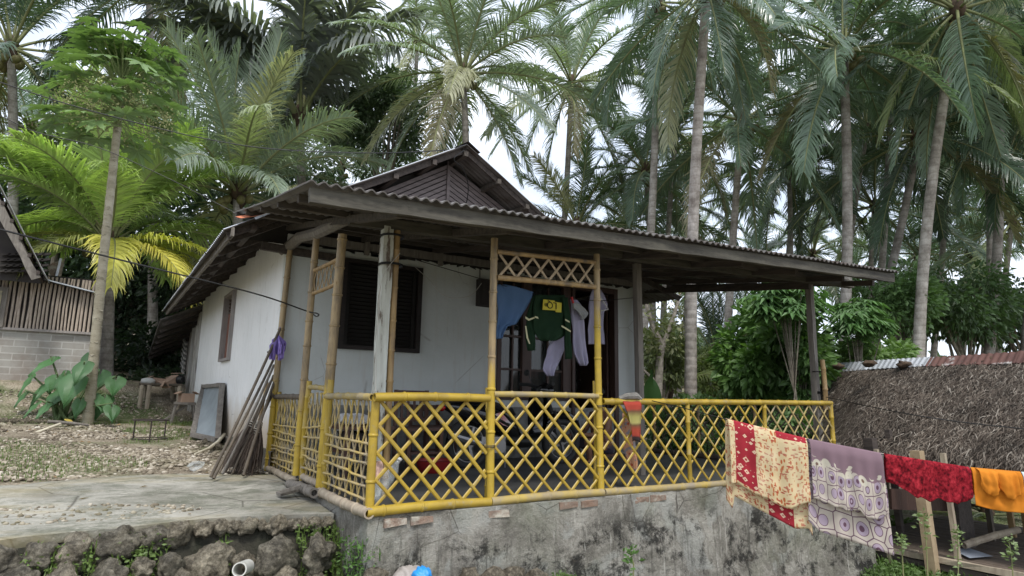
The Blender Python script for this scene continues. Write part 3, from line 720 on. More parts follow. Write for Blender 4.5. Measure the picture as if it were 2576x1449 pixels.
def lattice(name, parent, X0, X1, zf0, zf1, per, slope, mapf, mat, w=.0115, out=(0, -1, 0), ph=0, jit=.006):
    """diamond lattice between the bottom line zf0 and the top line zf1"""
    b = MB(); Z0, Z1 = zf0, zf1; H = Z1-Z0; run = H/slope
    k = -int(run/per)-2
    while X0+k*per < X1+run+per:
        for s_ in (1, -1):
            xa = X0+ph+k*per+random.uniform(-jit, jit)*1.5
            if s_ < 0: xa = X0+ph+k*per+.0
            c = clipseg(xa, Z0, xa+s_*run+random.uniform(-jit, jit), Z1, X0, X1, Z0, Z1)
            if c and math.hypot(c[2]-c[0], c[3]-c[1]) > .05:
                d_ = .006*s_
                strip(b, mapf(c[0], c[1], d_), mapf(c[2], c[3], d_), w*random.uniform(.88, 1.1), w*.5, out=out, bend=random.uniform(-.004, .004))
        k += 1
    return obj(name, b, mat, parent)
fr = thing('bamboo_railing', 'yellow painted bamboo railing with diamond lattice along the front edge of the porch', 'railing', (3.4, 0, 0))
mf = lambda x, z, d: (x, d, z)
xA, xB, xC, xD, xE, xF = 0.0, 1.145, 2.50, 3.84, 5.27, 6.78
def piece(name, par, a, b_, r, m, lab=None, bend=.006, taper=.95, hollow=.7):
    mb = MB(); mb.bamboo(a, b_, r, 12, bend=bend, hollow=hollow, taper=taper); o = obj(name, mb, m, par)
    if lab: o['label'] = lab
    return o
piece('post', fr, (.02, .02, -.0), (.015, .0, .96), .038, M_yel)
piece('post', fr, (xD, 0, .05), (xD-.01, 0, .97), .027, M_yel); piece('post', fr, (xE, 0, .05), (xE, 0, .97), .027, M_yel); piece('post', fr, (xF+.03, 0, .0), (xF, 0, 1.0), .032, M_yel)
piece('top_rail', fr, (-.02, -.05, .955), (xB-.035, -.03, .965), .038, M_yel, hollow=.75)
piece('top_rail', fr, (xB+.03, .0, 1.005), (xC-.035, .0, 1.008), .028, M_yel_old)
piece('top_rail', fr, (xC+.035, .0, .955), (xF+.02, 0.0, .99), .034, M_yel)
piece('bottom_rail', fr, (-.03, -.045, .035), (xB, -.035, .035), .042, M_yel, hollow=.7)
piece('bottom_rail', fr, (xB+.01, -.03, .035), (xC+.0, -.03, .035), .04, M_yel_old)
piece('bottom_rail', fr, (xC+.02, -.025, .035), (xF+.1, -.02, .03), .038, M_yel_old)
lattice('lattice', fr, xA+.05, xB-.035, .06, .93, .206, 1.056, mf, M_yel, .0165, ph=.0)
lattice('lattice', fr, xB+.035, xC-.04, .06, .98, .229, 1.005, mf, M_yel, .0155, ph=.02)
lattice('lattice', fr, xC+.04, xD-.025, .06, .93, .235, 1.058, mf, M_yel, .015, ph=.09)
lattice('lattice', fr, xD+.03, xE-.025, .06, .94, .24, 1.05, mf, M_yel, .014, ph=.05)
lattice('lattice', fr, xE+.03, xF-.02, .06, .95, .24, 1.06, mf, M_yel_old, .014, ph=.1)
# overhead lattice between the two tall posts
ol = thing('overhead_lattice', 'unpainted bamboo lattice strip fixed high between the two tall front posts', 'lattice', (1.8, 0, 2.1))
zt, zb = 2.40, 2.16
def zover(x): return 0
a1 = on(1250, 633, 'y', -.0); a2 = on(1497, 660, 'y', -.0); c1_ = on(1250, 698, 'y', -.0); c2_ = on(1497, 722, 'y', -.0)
piece('rail', ol, a1, a2, .024, M_bam); piece('rail', ol, c1_, c2_, .028, M_bam)
def mo(x, z, d):
    t = (x-c1_[0])/(c2_[0]-c1_[0]); k = z
    lo_ = c1_[2]+(c2_[2]-c1_[2])*t+.02; hi = a1[2]+(a2[2]-a1[2])*t-.02
    return (x, d, lo_+(hi-lo_)*k)
b = MB(); n_ = 6; X0, X1 = c1_[0]+.03, c2_[0]-.03; pr_ = (X1-X0)/n_
for k in range(n_):
    strip(b, mo(X0+k*pr_, 1, .006), mo(X0+(k+1)*pr_, 0, .006), .014, .006); strip(b, mo(X0+k*pr_, 0, -.006), mo(X0+(k+1)*pr_, 1, -.006), .014, .006)
obj('lattice', b, M_bam_split, ol)
ol2 = thing('overhead_lattice', 'small unpainted bamboo lattice strip fixed high above the side gate opening', 'lattice', (0, 1.7, 2.0))
e1 = on(788, 682, 'x', 0); e2 = on(852, 652, 'x', 0); e3 = on(783, 740, 'x', 0); e4 = on(850, 712, 'x', 0)
piece('rail', ol2, e1, e2, .024, M_bam); piece('rail', ol2, e3, e4, .022, M_bam)
b = MB(); L_ = lambda p, q, t: Vector(p).lerp(Vector(q), t)
for k in range(6):
    t0, t1 = k/6, (k+1)/6
    strip(b, L_(e1, e2, t0), L_(e3, e4, t1), .009, .005, out=(-1, 0, 0)); strip(b, L_(e3, e4, t0), L_(e1, e2, t1), .009, .005, out=(-1, 0, 0))
obj('lattice', b, M_bam, ol2)
# side railing with wavy branch lattice
sr = thing('bamboo_railing', 'side bamboo railing with wavy woven stick infill next to the concrete path', 'railing', (0, 1.8, 0))
piece('post', sr, (.0, 1.24, .05), (.0, 1.24, 1.12), .034, M_yel); piece('post', sr, (-.0, 2.03, .05), (.0, 2.03, 1.12), .032, M_yel); piece('post', sr, (.02, 3.50, .05), (.02, 3.50, 1.0), .03, MP1)
piece('top_rail', sr, (-.02, .0, .955), (-.02, 1.30, .955), .032, M_yel_old); piece('top_rail', sr, (-.02, 2.12, .94), (-.02, 3.55, .935), .032, M_bam_dark, 'dark unpainted top rail')
piece('bottom_rail', sr, (-.02, -.08, .03), (-.02, 1.3, .03), .045, M_bam_pale); piece('bottom_rail', sr, (-.10, 1.2, .03), (-.09, 2.2, .0), .05, M_wood_gr, hollow=.6)
piece('bottom_rail', sr, (-.03, 2.1, .02), (-.03, 3.7, .03), .038, M_bam_pale)
gt = thing('bamboo_gate', 'narrow bamboo gate with raised top rail and woven stick infill in the side railing', 'gate', (0, 1.65, 0))
piece('top_rail', gt, (0, 1.30, 1.02), (0, 2.0, 1.05), .028, M_yel_old); piece('bottom_rail', gt, (.0, 1.3, .08), (.0, 2.0, .09), .04, M_bam_pale)
def woven(par, y0, y1, z0, z1, nv, nh, m):
    b = MB()
    def wv(p, q, r, k):
        p = Vector(p); q = Vector(q); n = 7
        pts = [p.lerp(q, i/n)+Vector((k*.012*math.sin(i*2.4+random.random()), random.uniform(-.006, .006), random.uniform(-.006, .006))) for i in range(n+1)]
        b.tube(pts, [r*random.uniform(.85, 1.15) for _ in pts], 6)
    W = y1-y0
    per_ = W/nv*1.0; H = z1-z0; run = H/2.15; i0 = -int(run/per_)-2
    for i in range(i0, nv+int(run/per_)+3):
        for s_ in (-1, 1):
            c = clipseg(y0+(i+.25)*per_, z0, y0+(i+.25)*per_+s_*run+random.uniform(-.03, .03), z1, y0+.01, y1-.01, z0, z1)
            if c and abs(c[3]-c[1]) > .08: wv((.006*s_, c[0], c[1]), (.006*s_, c[2], c[3]), .0085, .5)
    for i in range(0):
        y = y0+W*(i+.5)/nv
        for s_ in (-1, 1):
            ya = y+random.uniform(-.03, .03); H = z1-z0; st = random.uniform(.16, .22)
            z = z0; cur = ya; dirn = s_
            while z < z1-.05:
                zn = min(z1, z+random.uniform(.38, .6)); nx = cur+dirn*(zn-z)*.33
                if nx < y0+.02 or nx > y1-.02: dirn = -dirn; nx = cur+dirn*(zn-z)*.33
                nx = min(max(nx, y0+.01), y1-.01)
                wv((0, cur, z), (0, nx, zn), .0085, 1); z = zn; cur = nx
    for i in range(nh):
        z = z0+.02+(z1-z0)*.66*(i+.3)/nh; wv((-.012, y0, z+random.uniform(-.03, .03)), (-.012, y1, z+random.uniform(-.03, .03)), .012, 1)
    o = obj('woven_lattice', b, m, par); return o
M_wov = simple('partly_painted_sticks', (.47, .34, .08), (.38, .31, .20), 5, rough=.6, bump=.2, bscale=40, bd=.003, stain=(.24, .21, .16), stain_scale=4, stain_lo=.52, stain_hi=.66)
woven(sr, .06, 1.20, .07, .93, 7, 6, M_wov); woven(sr, 2.14, 3.48, .06, .91, 9, 7, M_wov); woven(gt, 1.30, 2.0, .12, .99, 5, 5, M_wov)
# right-hand return of the railing, plain bamboo, seen through the front one
rr_ = thing('bamboo_railing', 'darker bamboo lattice railing on the far right side of the porch', 'railing', (6.85, 1.9, 0))
piece('top_rail', rr_, (6.85, .1, .97), (6.85, 3.6, .97), .032, M_bam_dark); piece('bottom_rail', rr_, (6.85, .1, .06), (6.85, 3.6, .06), .05, M_bam_dark)
for y in (1.3, 2.45, 3.5): piece('post', rr_, (6.85, y, .05), (6.85, y, .95), .028, M_bam)
lattice('lattice', rr_, .15, 3.5, .08, .93, .24, 1.06, lambda x, z, d: (6.85+d, x, z), M_bam_dark, .0125, out=(-1, 0, 0))
# ------------------------------------------------------------ COCONUT PALMS
def frond_mesh(name, e0, e1, droop, seed, nl=86, lw=.0043, ll=.215, twist=0, prof=1):
    rs = np.random.RandomState(seed); b = MB(); n = 22; P = []; T = []; p = np.zeros(3); side = (rs.rand()-.5)*.25
    for i in range(n+1):
        s = i/n; e = R(e0+(e1-e0)*s**1.15); a = side*s*s
        t = np.array([math.cos(e)*math.cos(a), math.cos(e)*math.sin(a), math.sin(e)]); P.append(p.copy()); T.append(t); p = p+t/n
    b.tube([tuple(x) for x in P], [.0095*(1-.85*i/n)+.001 for i in range(n+1)], 5, mi=1)
    V = []; F = []
    for sd in (-1, 1):
        for k in range(nl):
            t = .13+.87*(k+rs.rand()*.5)/nl; f = t*n; i = min(int(f), n-1); q = f-i
            pt = P[i]*(1-q)+P[i+1]*q; tg = T[i]
            S = np.cross(np.array([0, 0, 1.]), tg); S /= np.linalg.norm(S)+1e-9; N = np.cross(tg, S)
            tw = R(twist)*(.3+t)+rs.randn()*.10; S2 = S*math.cos(tw)+N*math.sin(tw); N2 = -S*math.sin(tw)+N*math.cos(tw)
            u = (t-.13)/.87; L = ll*(.42+1.0*min(1, u/.22)*(1-u)**.42)*.72*(1+.12*rs.randn()); L = max(L, .05)
            fa = R(28+34*u+rs.randn()*5)
            d = S2*sd*math.cos(fa)+tg*math.sin(fa)+N2*.22; d /= np.linalg.norm(d)
            w = lw*(1+.2*rs.randn())*(.8+.4*min(1, u*4)*(1-.5*u))
            wv = np.cross(d, N2); wv = tg-d*np.dot(tg, d); wv /= np.linalg.norm(wv)+1e-9
            base = len(V); q0 = pt; segs = 4
            dr = droop*(1+.35*rs.randn())
            for j in range(segs+1):
                ww = w*(1-.12*j) if j < segs else w*.08
                V += [q0-wv*ww, q0+wv*ww]
                if j < segs:
                    q0 = q0+d*L/segs; d = d+np.array([0, 0, -1.])*dr*(.25+.25*j); d /= np.linalg.norm(d)
                    wv = wv-d*np.dot(wv, d); wv /= np.linalg.norm(wv)+1e-9
            for j in range(segs): F.append((base+2*j, base+2*j+1, base+2*j+3, base+2*j+2))
    b.add(V, F, 0)
    return b.mesh(name, [M_palm, M_rachis], None, True, None)
FT = {}
for nm, (a, c, dr) in dict(up=(84, 62, .25), mid=(62, 22, .5), arch=(38, -22, .75), flat=(8, -40, .9), low=(-22, -60, 1.0), hang=(-50, -82, .8)).items():
    FT[nm] = [frond_mesh('frond', a+random.uniform(-6, 6), c+random.uniform(-9, 9), dr*random.uniform(.7, 1.25), 100+i*7+hash(nm) % 1 + len(nm)*31, twist=random.uniform(-35, 35)) for i in range(6)]
FT['sago'] = [frond_mesh('frond', a, c, 1.6, 900+i, nl=46, lw=.0125, ll=.34) for i, (a, c) in enumerate([(86, 60), (72, 10), (55, -40), (60, -20)])]
FT['full'] = [frond_mesh('frond', a, c, d_, 700+i, nl=112, lw=.0062, ll=.29, twist=tw) for i, (a, c, d_, tw) in enumerate([(82, 55, .3, 10), (66, 15, .5, -12), (50, -10, .6, 15), (34, -40, .8, 0)])]
FT['fulllow'] = [frond_mesh('frond', a, c, d_, 720+i, nl=112, lw=.0062, ll=.29) for i, (a, c, d_) in enumerate([(14, -32, .8), (6, -75, .9)])]
b = MB(); b.blob((0, 0, 0), (.1, .1, .125), 2, .05, 1, 5); ME_nut = b.mesh('coconut', M_nut)
def lk(name, me, parent, loc, rot=(0, 0, 0), scl=1, col=None):
    o = bpy.data.objects.new(name, me); COL.objects.link(o); o.parent = parent; o.location = loc; o.rotation_euler = rot
    o.scale = (scl, scl, scl) if not hasattr(scl, '__len__') else scl
    if col is not None: o.color = (*col, 1)
    return o
GREEN = (.15, .215, .155); GREY = (.23, .285, .215); DARK = (.075, .115, .078); LIME = (.40, .52, .18); OLIVE = (.25, .28, .13); TAN = (.36, .33, .20)
def palm(crown, basepx, D, L, n, seed, label, col=GREEN, nuts=6, rad=.155, Db=None, spread=1., kinds=None, group='coconut palms of the grove', tint=(1, 1, 1), yellow=.07, az0=None, cat='palm tree', name='palm_tree'):
    rs = np.random.RandomState(seed); C = at(crown[0], crown[1], D); Bp = at(basepx[0], basepx[1], Db or D)
    d = Bp-C; z0 = gz(Bp[0], Bp[1]); k = (z0-.1-C[2])/d[2] if abs(d[2]) > 1e-3 else 1
    B_ = C+d*k; B_[2] = gz(B_[0], B_[1])-.1
    t = thing(name, label, cat, B_, group)
    H = np.linalg.norm(C-B_); ns = max(12, int(H/.22)); pts = []; rad_ = []
    off = rs.randn(2)*.012*H
    for i in range(ns+1):
        s = i/ns; p = B_+(C-B_)*s; w = math.sin(s*math.pi); p = p+np.array([off[0]*w, off[1]*w, 0])
        pts.append(tuple(p)); rad_.append(rad*(1.0-.32*s+.5*math.exp(-s*14))*(1+(.014 if i % 2 else -.01)))
    b = MB(); b.tube(pts, rad_, 12); o = obj('trunk', b, M_trunk, t, auto=None); o.color = (*tint, 1)
    c0 = Vector(C-B_)
    b = MB(); b.blob(tuple(Vector(C)+Vector((0, 0, .02))), (rad*1.25, rad*1.25, rad*2.6), 2, .35, 2, seed); obj('crown_shaft', b, M_fibre, t, auto=None)
    az = az0 if az0 is not None else rs.rand()*6.28
    order = kinds or ['up', 'mid', 'mid', 'arch', 'arch', 'flat', 'flat', 'low', 'low', 'hang']
    for i in range(n):
        s = i/(n-1); kn = order[min(len(order)-1, int(s*len(order)))]
        me = FT[kn][rs.randint(len(FT[kn]))]
        a = az+i*2.39996+rs.randn()*.12
        c = np.array(col)*(.82+.36*rs.rand())
        if rs.rand() < yellow and s > .35: c = c*.45+np.array(OLIVE if rs.rand() < .6 else TAN)*.7
        if kn == 'hang' and rs.rand() < .25: c = np.array(TAN)*.6
        r0 = Vector((math.cos(a)*rad*.7, math.sin(a)*rad*.7, .22*(1-s)-.05))
        lk('frond', me, t, c0+r0, (rs.randn()*.10, rs.randn()*.08, a), L*(.88+.2*rs.rand())*(.8 if kn == 'up' and i < 2 else 1)*spread, c)
    for i in range(nuts):
        a = rs.rand()*6.28; rr = rad*(1.6+1.1*rs.rand()); lk('coconut', ME_nut, t, c0+Vector((math.cos(a)*rr, math.sin(a)*rr, -.22-.34*rs.rand())), (rs.rand(), rs.rand(), 0), 1.25, (1, 1, 1))
    return t
G0 = 'coconut palms of the grove'
palm((1165, 188), (1162, 360), 21, 4.6, 27, 11, 'tall coconut palm with brown nuts rising directly above the brown gable peak', GREY, 12, .15, yellow=.3)
palm((1438, 212), (1412, 565), 26, 4.7, 23, 12, 'coconut palm with orange brown nut cluster, right of the palm above the gable', GREY, 12, .15, yellow=.25)
palm((1778, -25), (1750, 900), 15, 3.6, 26, 13, 'thick pale trunked coconut palm whose trunk passes nearest behind the porch roof', GREEN, 5, .155, kinds=['up', 'mid', 'arch', 'flat', 'low', 'low', 'hang', 'hang'], tint=(1.25, 1.22, 1.2))
palm((1655, 10), (1622, 620), 20, 4.4, 20, 14, 'coconut palm with pale trunk just left of the thickest trunk', GREEN, 4, .15, kinds=['up', 'mid', 'arch', 'flat', 'low', 'hang'], tint=(1.2, 1.2, 1.2))
palm((1866, 305), (1828, 960), 20, 4.4, 24, 15, 'coconut palm with dark crown at half height and pale lower trunk in the right middle', GREEN, 10, .14, tint=(1.15, 1.12, 1.1))
palm((2122, 130), (2110, 680), 17, 4.1, 27, 16, 'tall straight coconut palm with round nuts above the right end of the porch roof', GREEN, 11, .155, kinds=['up', 'mid', 'arch', 'flat', 'flat', 'low', 'hang'], yellow=.2, tint=(1.1, 1.1, 1.1))
palm((2312, 345), (2225, 680), 19, 4.1, 22, 17, 'leaning coconut palm with dark nut cluster, lower part of trunk tilted to the left', DARK, 10, .145, tint=(.8, .8, .8))
palm((2410, 30), (2340, 880), 16, 4.0, 26, 18, 'coconut palm with smooth pale grey trunk standing behind the thatched hut', GREEN, 5, .155, kinds=['up', 'mid', 'arch', 'flat', 'low', 'hang', 'hang'], yellow=.25, tint=(1.15, 1.15, 1.12))
palm((1625, 432), (1632, 600), 24, 3.7, 20, 19, 'short coconut palm with star shaped crown between two pale trunks', GREEN, 8, .14)
palm((1450, 570), (1450, 640), 23, 3.2, 15, 20, 'young coconut palm with upright fronds showing over the roof right of the gable', (.085, .13, .06), 0, .15, kinds=['up', 'mid', 'mid', 'arch', 'flat'])
palm((598, 485), (598, 700), 19, 4.6, 36, 21, 'broad coconut palm with tall upright fronds directly behind the left roof edge', GREY, 8, .2, kinds=['up', 'up', 'up', 'mid', 'mid', 'arch', 'arch', 'flat', 'flat'], yellow=.35, az0=.4)
palm((755, 300), (758, 600), 22, 6.0, 17, 22, 'dark sago like palm with coarse hanging leaflets against the sky', (.17, .19, .175), 0, .2, kinds=['sago'], cat='palm tree', yellow=0)
palm((275, 605), (262, 1000), 16.9, 3.9, 26, 23, 'young yellow green coconut palm with golden nuts beside the block walled hut', LIME, 9, .17, kinds=['full'], yellow=.0, az0=1.2)
yp = [o for o in sc.objects if o.get('label', '').startswith('young yellow green coconut')][0]; azr = math.atan2(RR[1], RR[0]); cy_ = Vector(at(275, 605, 16.9))-yp.location
for k_, (da, kk, L_y, c_) in enumerate([(0, 0, 3.0, (.60, .60, .15)), (.35, 1, 3.5, (.62, .58, .14)), (-.2, 1, 3.3, (.62, .56, .13)), (.6, 0, 2.6, (.5, .54, .14)), (math.pi, 0, 2.3, (.48, .50, .14)), (-.9, 1, 3.3, (.58, .54, .12)), (-1.9, 1, 2.6, (.36, .38, .14)), (-2.6, 0, 2.2, (.5, .5, .14))]): lk('frond', FT['fulllow'][kk], yp, cy_+Vector((0, 0, -.1)), (0, 0, azr+da), L_y, c_)
palm((28, 122), (15, 600), 19, 4.6, 22, 24, 'coconut palm with green nuts at the upper left above the block walled hut', DARK, 10, .16)
palm((375, -55), (380, 500), 22, 5.0, 20, 25, 'dark coconut palm whose crown shows above the papaya tree', DARK, 0, .16)
palm((2500, -60), (2470, 700), 19, 4.4, 25, 26, 'coconut palm with long hanging fronds in front of the dark foliage at the right', GREEN, 4, .15, kinds=['mid', 'flat', 'low', 'hang', 'hang'], yellow=.2)
palm((2620, 240), (2572, 860), 18, 4.3, 26, 27, 'rightmost coconut palm with dark fronds over the thatched hut', DARK, 6, .15, tint=(.6, .6, .6))
palm((1050, 105), (1040, 400), 34, 4.6, 18, 28, 'distant feathery palm peeping out left of the palm above the gable', GREY, 0, .15)
far = [(1580, 560, 27), (1700, 330, 25), (2010, 300, 28), (2180, 330, 24), (2480, 330, 22), (2530, 440, 30), (1985, 430, 27), (2200, 520, 26), (2545, 560, 25), (1745, 520, 30), (1535, 660, 33), (1900, 690, 34), (2045, 640, 33), (2150, 690, 36), (2440, 640, 33), (1740, 640, 34), (2330, 700, 37), (2310, 640, 31), (2250, 120, 24), (2560, 100, 27), (2390, 330, 27), (80, 330, 26), (430, 330, 27), (-60, 420, 23), (680, 520, 27), (860, 420, 30), (2030, 330, 30)]
for i, (u, v, D) in enumerate(far):
    rs = np.random.RandomState(i+50); c = [GREEN, DARK, GREY, GREEN][rs.randint(4)]
    palm((u, v), (u-10-20*rs.rand(), v+300), D, 3.8+.8*rs.rand(), 20, 60+i, 'distant coconut palm crowded deep in the grove behind the nearer palms', c, 3, .14, group='distant coconut palms')
# young palms on the ground at the right, seen below the porch roof
for i, (u, v, D, L, c, lab) in enumerate([(1683, 985, 17, 2.2, (.16, .2, .07), 'small stemless coconut seedling palm on the slope beyond the porch'), (1800, 900, 23, 3.3, DARK, 'low dark palm behind the pale trunks under the porch roof'), (2480, 1290, 13, 2.4, (.20, .25, .07), 'low bright green palm growing behind the thatched hut platform')]):
    palm((u, v), (u, v+40), D, L, 14, 300+i, lab, c, 0, .1, kinds=['up', 'mid', 'arch', 'flat'])

# ------------------------------------------------------------ BROADLEAF TREES AND SHRUBS
def leaves(b, pts, dirs, size, rs, kind='simple', mi=0):
    V = []; F = []
    for p, d in zip(pts, dirs):
        d = d/np.linalg.norm(d); r = rs.randn(3); s = np.cross(d, r); s /= np.linalg.norm(s)+1e-9; nrm = np.cross(s, d); L = size*(.7+.6*rs.rand())
        if kind == 'simple':
            k = len(V); w = L*.27; m = p+d*L*.45
            V += [p, m+s*w+nrm*w*.3, p+d*L-np.array([0, 0, .12*L]), m-s*w+nrm*w*.3, m-nrm*.0]
            F += [(k, k+1, k+4), (k+1, k+2, k+4), (k+2, k+3, k+4), (k+3, k, k+4)]
        else:   # palmate: fingers radiating and drooping
            nf = 7; c = p; ax = np.array([d[0]*.35, d[1]*.35, 1.]); ax /= np.linalg.norm(ax); e1 = np.cross(ax, np.array([d[0], d[1], .01])); e1 /= np.linalg.norm(e1)+1e-9; e2 = np.cross(e1, ax)
            for j in range(nf):
                a = (j-(nf-1)/2)*R(44)+rs.randn()*.06; dd = e2*math.cos(a)+e1*math.sin(a); w = np.cross(ax, dd); ln = L*(1-.08*abs(j-3))
                k = len(V); wd = ln*.14
                m1 = c+dd*ln*.5-np.array([0, 0, .06*ln]); tip = c+dd*ln*.95-np.array([0, 0, .38*ln])
                V += [c, m1+w*wd, tip, m1-w*wd]; F += [(k, k+1, k+2, k+3)]
    b.add(V, F, mi)
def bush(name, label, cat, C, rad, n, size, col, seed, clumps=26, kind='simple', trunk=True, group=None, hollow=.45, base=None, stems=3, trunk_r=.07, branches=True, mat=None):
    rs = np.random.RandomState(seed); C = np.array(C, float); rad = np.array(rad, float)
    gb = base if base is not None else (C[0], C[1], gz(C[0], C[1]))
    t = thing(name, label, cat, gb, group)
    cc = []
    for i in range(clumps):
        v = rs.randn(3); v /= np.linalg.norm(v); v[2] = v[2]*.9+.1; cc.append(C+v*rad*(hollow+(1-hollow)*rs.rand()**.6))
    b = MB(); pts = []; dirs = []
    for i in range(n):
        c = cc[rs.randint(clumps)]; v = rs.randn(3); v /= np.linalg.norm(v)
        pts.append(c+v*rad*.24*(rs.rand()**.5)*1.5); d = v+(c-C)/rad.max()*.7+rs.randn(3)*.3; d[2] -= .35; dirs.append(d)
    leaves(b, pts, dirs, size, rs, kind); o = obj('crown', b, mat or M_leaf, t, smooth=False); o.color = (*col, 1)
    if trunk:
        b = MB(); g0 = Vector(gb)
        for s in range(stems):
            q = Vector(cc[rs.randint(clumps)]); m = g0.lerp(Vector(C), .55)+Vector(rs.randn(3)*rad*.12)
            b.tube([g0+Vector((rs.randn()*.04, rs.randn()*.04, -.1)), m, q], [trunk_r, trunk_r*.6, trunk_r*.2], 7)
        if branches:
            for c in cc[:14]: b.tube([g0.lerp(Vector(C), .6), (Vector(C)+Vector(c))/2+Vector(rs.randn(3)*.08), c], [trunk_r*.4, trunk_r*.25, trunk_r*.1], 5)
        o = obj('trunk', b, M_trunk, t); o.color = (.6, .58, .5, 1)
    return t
DG = (.085, .135, .075); MG = (.06, .12, .035); BG = (.09, .17, .04)
bush('tree', 'dark glossy broadleaf tree behind the left side of the gable', 'tree', at(968, 320, 25), (1.35, 1.35, 2.6), 7000, .2, (.075, .115, .055), 1, 34, trunk_r=.14)
bush('tree', 'dense dark tree behind the block walled hut at the far left', 'tree', at(40, 620, 23), (3.0, 2.4, 3.2), 9000, .24, DG, 2, 44, trunk_r=.15)
bush('tree', 'dense dark tree filling the gap behind the yellow green palm', 'tree', at(330, 640, 24), (3.2, 2.4, 3.6), 10000, .24, DG, 3, 48, trunk_r=.15)
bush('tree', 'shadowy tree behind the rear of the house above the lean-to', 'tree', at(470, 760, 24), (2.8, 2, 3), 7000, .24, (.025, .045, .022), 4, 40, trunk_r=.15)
bush('tree', 'light green flowering tree between the papaya and the yellow green palm', 'tree', at(170, 420, 21), (1.9, 1.5, 1.5), 5000, .17, (.13, .17, .06), 5, 30, trunk_r=.12)
bush('tree', 'dark tree beneath the broad palm behind the left roof edge', 'tree', at(720, 560, 27), (4.0, 2, 2.6), 7000, .25, DG, 6, 40, trunk_r=.15)
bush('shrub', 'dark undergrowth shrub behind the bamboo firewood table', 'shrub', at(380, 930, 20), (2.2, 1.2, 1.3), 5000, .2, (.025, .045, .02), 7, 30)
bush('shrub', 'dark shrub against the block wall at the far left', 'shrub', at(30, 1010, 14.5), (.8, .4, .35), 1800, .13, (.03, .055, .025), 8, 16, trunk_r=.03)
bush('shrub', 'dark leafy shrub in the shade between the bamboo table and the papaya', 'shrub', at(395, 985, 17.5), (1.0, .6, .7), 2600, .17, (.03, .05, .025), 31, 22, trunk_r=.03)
# right-hand side
bush('shrub', 'bright green bushy shrub standing left of the cassava behind the railing', 'shrub', at(1905, 905, 14.5), (.85, .8, 1.15), 4200, .22, (.12, .22, .06), 9, 30, trunk_r=.04)
bush('shrub', 'dense green shrub under the cassava leaves behind the railing', 'shrub', at(2010, 930, 13.5), (.8, .7, 1.0), 3400, .2, (.10, .18, .055), 10, 26, trunk_r=.04)
bush('cassava_plant', 'tall cassava plant with hand shaped leaves behind the right porch post', 'cassava', at(1985, 775, 12.8), (.85, .7, .62), 240, .30, (.10, .19, .07), 11, 16, 'palm', trunk_r=.03, hollow=.2)
bush('cassava_plant', 'second cassava plant between the right porch post and the smooth palm trunk', 'cassava', at(2150, 800, 13.6), (.75, .6, .6), 200, .28, (.095, .18, .065), 12, 14, 'palm', trunk_r=.03, hollow=.2)
bush('tree', 'leafy dark green tree behind the ridge of the thatched hut', 'tree', at(2420, 770, 19), (2.3, 1.5, 1.25), 6500, .17, (.07, .12, .05), 13, 40, trunk_r=.1)
bush('tree', 'ferny mid green tree left of the smooth palm trunk', 'tree', at(2255, 760, 17.5), (1.2, 1, 1.1), 4200, .15, (.11, .19, .07), 14, 30, trunk_r=.08)
bush('tree', 'very dark tree low behind the right end of the thatched hut', 'tree', at(2560, 790, 22), (2.2, 1.5, 1.3), 5000, .2, (.055, .09, .045), 15, 30, trunk_r=.1)
bush('shrub', 'low green bush peeping over the ridge sheets of the thatched hut', 'shrub', at(2200, 890, 14.5), (1.1, .7, .35), 2000, .16, (.12, .2, .06), 16, 20, trunk_r=.04)
bush('shrub', 'pale sparse shrub beyond the porch between post and thickest trunk', 'shrub', at(1665, 905, 15.5), (.55, .5, .9), 1300, .15, (.16, .19, .08), 17, 24, trunk_r=.03, hollow=.2)
bush('shrub', 'yellowish green shrub between the two pale trunks under the porch roof', 'shrub', at(1790, 960, 19), (1.0, .8, .9), 2200, .2, (.13, .17, .05), 18, 20, trunk_r=.03)
bush('shrub', 'dark hedge like shrub seen low through the right lattice panel', 'shrub', at(1800, 1090, 13.5), (1.8, .7, .7), 4500, .16, (.08, .14, .05), 19, 34, trunk_r=.03)
bush('shrub', 'low weedy shrub seen through the last lattice panel', 'shrub', at(2010, 1100, 12.3), (1.0, .6, .6), 2600, .15, (.10, .17, .06), 20, 24, trunk_r=.03)
# grey branching small tree
C0 = at(1655, 1010, 15.0); t = thing('tree', 'small grey barked tree with crooked forked branches just right of the house', 'tree', (C0[0], C0[1], gz(C0[0], C0[1])), None)
b = MB(); g0 = Vector(t.location)
pp = lambda u, v, D=15.0: tuple(at(u, v, D))
b.tube([g0-Vector((0, 0, .1)), pp(1655, 1000), pp(1660, 900), pp(1668, 868)], [.11, .10, .085, .08], 8)
b.tube([pp(1668, 868), pp(1640, 820), pp(1625, 760), pp(1630, 700)], [.07, .055, .045, .03], 7)
b.tube([pp(1668, 868), pp(1690, 810), pp(1705, 760), pp(1720, 700, 15.4)], [.06, .05, .04, .02], 7)
b.tube([pp(1655, 985), pp(1640, 950), pp(1618, 930)], [.05, .04, .02], 6)
o = obj('trunk', b, M_trunk, t); o.color = (1.2, 1.15, 1.05, 1)
rs = np.random.RandomState(4); b = MB(); P_ = [at(1620+100*rs.rand(), 730+150*rs.rand(), 15+.5*rs.randn()) for _ in range(380)]; leaves(b, P_, rs.randn(380, 3), .13, rs); o = obj('crown', b, M_leaf, t, smooth=False); o.color = (.16, .17, .08, 1)
